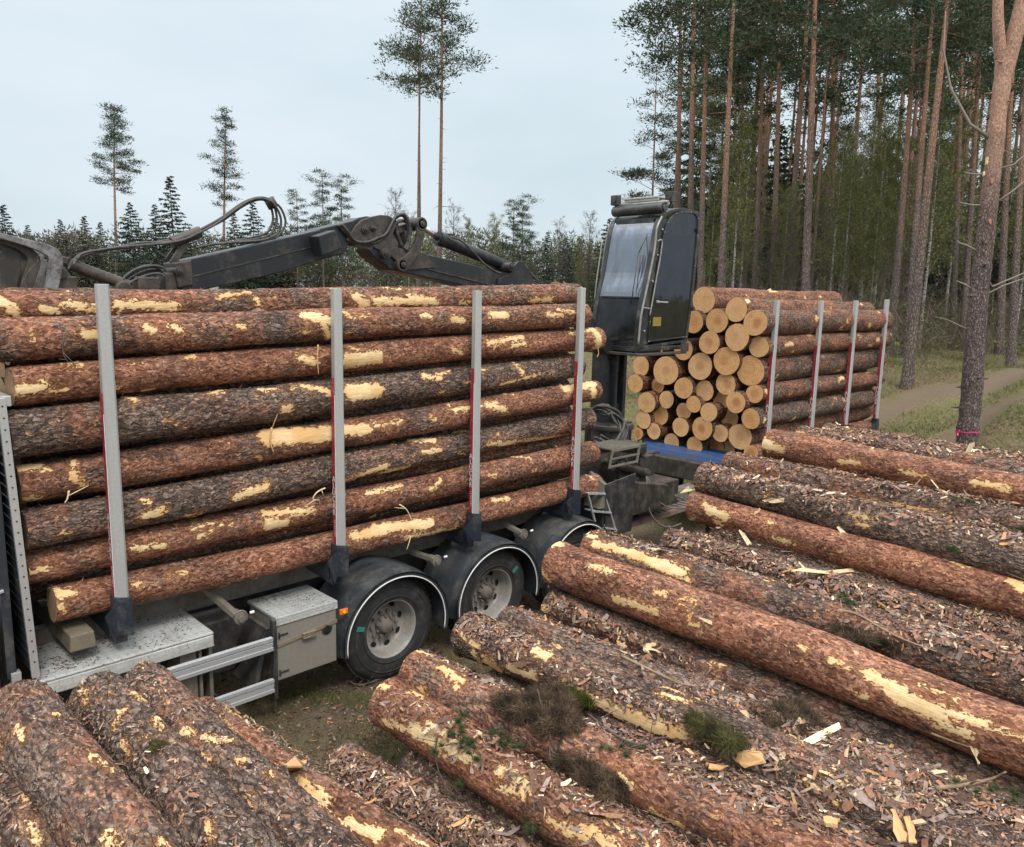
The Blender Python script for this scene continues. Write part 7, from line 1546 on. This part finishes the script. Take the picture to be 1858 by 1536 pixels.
slab([(1118, 1160), (1126, 1162), (1134, 1188), (1127, 1190)], .015, 'yellow stub chip on the scarred log left of the white curled chip', 'inner', up=.05)
slab([(1612, 1460), (1622, 1458), (1645, 1500), (1650, 1540), (1632, 1540)], .01, 'tall torn strip of yellow wood at the bottom edge, left prong', 'inner', up=.10)
slab([(1636, 1475), (1650, 1472), (1665, 1510), (1668, 1540), (1650, 1540)], .01, 'tall torn strip of yellow wood at the bottom edge, right prong', 'inner', up=.12)
slab([(1487, 1485), (1530, 1488), (1522, 1506), (1495, 1502)], .02, 'orange slab of inner bark at the bottom edge', 'inner', up=.05)
slab([(1330, 1360), (1390, 1358), (1402, 1385), (1350, 1398), (1325, 1380)], .01, 'yellow bare wood patch under the olive moss tuft', 'inner', up=.03)
slab([(1275, 1382), (1330, 1310+80), (1310, 1400), (1280, 1396)], .01, 'flat bark slab next to the moss tuft', 'inner', up=.03)
slab([(1300, 1060), (1330, 1045), (1370, 1050), (1385, 1075), (1340, 1085), (1305, 1075)], .01, 'curled plate of bark beyond the middle of the long smooth log', 'inner', up=.04)
slab([(500, 1392-5), (565, 1378), (560, 1388), (505, 1395)], .008, 'yellow wood sliver lying in the gap beside the peeled thin log', 'inner', up=.03)
# twigs and strips hanging on the truck load
def hanging(pts, Y, r, label, mat='twig', name='branch', cat='branch'):
    m_ = MB(); c = smooth_path([at(x, y, 1, Y) for x, y in pts], 5); m_.tube(c, list(np.linspace(r, r*.4, len(c))), 5); return m_, label, mat, name, cat, c
for pts, Y, r, lab, mat, nm, fk in (
  ([(105, 556), (75, 548), (55, 535), (45, 505), (70, 470)], .10, .004, 'thin bare twig sprouting over the top log at the left edge', 'twig', 'branch', 4),
  ([(115, 556), (140, 570), (165, 575)], .08, .004, 'fine twig lying on the second log left of the first stake', 'twig', 'branch', 4),
  ([(112, 600), (114, 630), (116, 645), (130, 664)], .07, .005, 'small forked grey twig hanging over the second log', 'twig', 'branch', 3),
  ([(577, 625), (576, 650), (578, 680)], .06, .008, 'rust red bark strip hanging left of the second stake', 'inner', 'bark_strip', 1),
  ([(493, 775), (490, 800), (497, 822)], .08, .010, 'torn pale strip hanging from the wide bare band of the fifth log', 'inner', 'bark_strip', 2),
  ([(590, 885), (575, 893), (568, 905), (580, 907)], .08, .008, 'curled white splinter stuck below the sixth log left of the second stake', 'palewood', 'splinter', 2),
  ([(725, 915), (738, 925), (748, 945)], .06, .008, 'branch stub with pale tip jutting over the lowest log', 'palewood', 'splinter', 1),
  ([(745, 972), (742, 985), (738, 997)], .08, .007, 'pale splinter dangling from the lowest log between second and third stakes', 'palewood', 'splinter', 0),
  ([(125, 890), (122, 905), (117, 912)], .06, .008, 'white branch stub poking down at the left end of the fifth log', 'palewood', 'splinter', 1),
  ([(895, 635), (903, 620), (915, 610)], .06, .008, 'reddish bark strip curling off the third log right of the third stake', 'inner', 'bark_strip', 2),
  ([(1083, 625), (1086, 640), (1083, 648)], .15, .010, 'bark strip hanging from the pale end of the third log', 'inner', 'bark_strip', 0)):
    m_ = MB(); c = smooth_path([at(x, y, 1, Y) for x, y in pts], 5); m_.tube(c, list(np.linspace(r, r*.4, len(c))), 5); rr = random.Random(len(lab))
    for k_ in range(fk):
        q = c[rr.randrange(1, len(c)-1)]; d = np.array([rr.gauss(0, 1), -.2, rr.gauss(0, 1)]); d /= np.linalg.norm(d); l_ = rr.uniform(.04, .16); m_.tube([q, q+d*l_*.5, q+d*l_], [r*.6, r*.45, r*.2], 4)
    tag(m_.build(nm, M[mat], None), lab, {'branch': 'branch', 'splinter': 'splinter', 'bark_strip': 'bark strip'}[nm])
def load_flakes():
    """loose bark scales clinging to the logs of both loads"""
    rg = np.random.default_rng(77); Vs, Ks = [], []
    for o in [o for o in COL.objects if o.name.startswith('pine_log') and o.get('group') in ('pine logs loaded on the truck', 'pine logs loaded on the trailer')]:
        n = 420 if 'truck' in o['group'] else 240
        me = o.data; k_ = len(me.vertices); co = np.empty(k_*3, np.float32); me.vertices.foreach_get('co', co); co = co.reshape(-1, 3); nn = np.empty(k_*3, np.float32); me.vertices.foreach_get('normal', nn); nn = nn.reshape(-1, 3)
        mw = np.array(o.matrix_world); ids = rg.integers(0, k_-200, n*3); wn = nn[ids]@mw[:3, :3].T; ids = ids[(wn[:, 1] < .1)][:n]
        C = co[ids]@mw[:3, :3].T+mw[:3, 3]; N = nn[ids]@mw[:3, :3].T; m_ = len(C); D = rg.normal(size=(m_, 3))*np.array([1.3, .6, .8])+N*.5; Vs.append(blades(C+N*.003, D, rg.uniform(.015, .055, m_), rg.uniform(.006, .024, m_), rg)); p = np.array((3, 2, 2, 2, 1, 3, 3, 3, 2, 2.)); p /= p.sum(); Ks.append(np.repeat(PAL[rg.choice(10, m_, p=p)]*rg.uniform(.6, 1.1, (m_, 1)), 3, 0))
    V = np.concatenate(Vs); me = npmesh('bark_flakes', V, [(np.arange(len(V)//3)*3)[:, None]+np.arange(3)], [M['litter']], col=np.concatenate(Ks)); o = bpy.data.objects.new('bark_flakes', me); link(o); tag(o, 'loose bark scales clinging to the loaded logs', 'bark flakes', kind='stuff')
bpy.context.view_layer.update()
load_flakes()
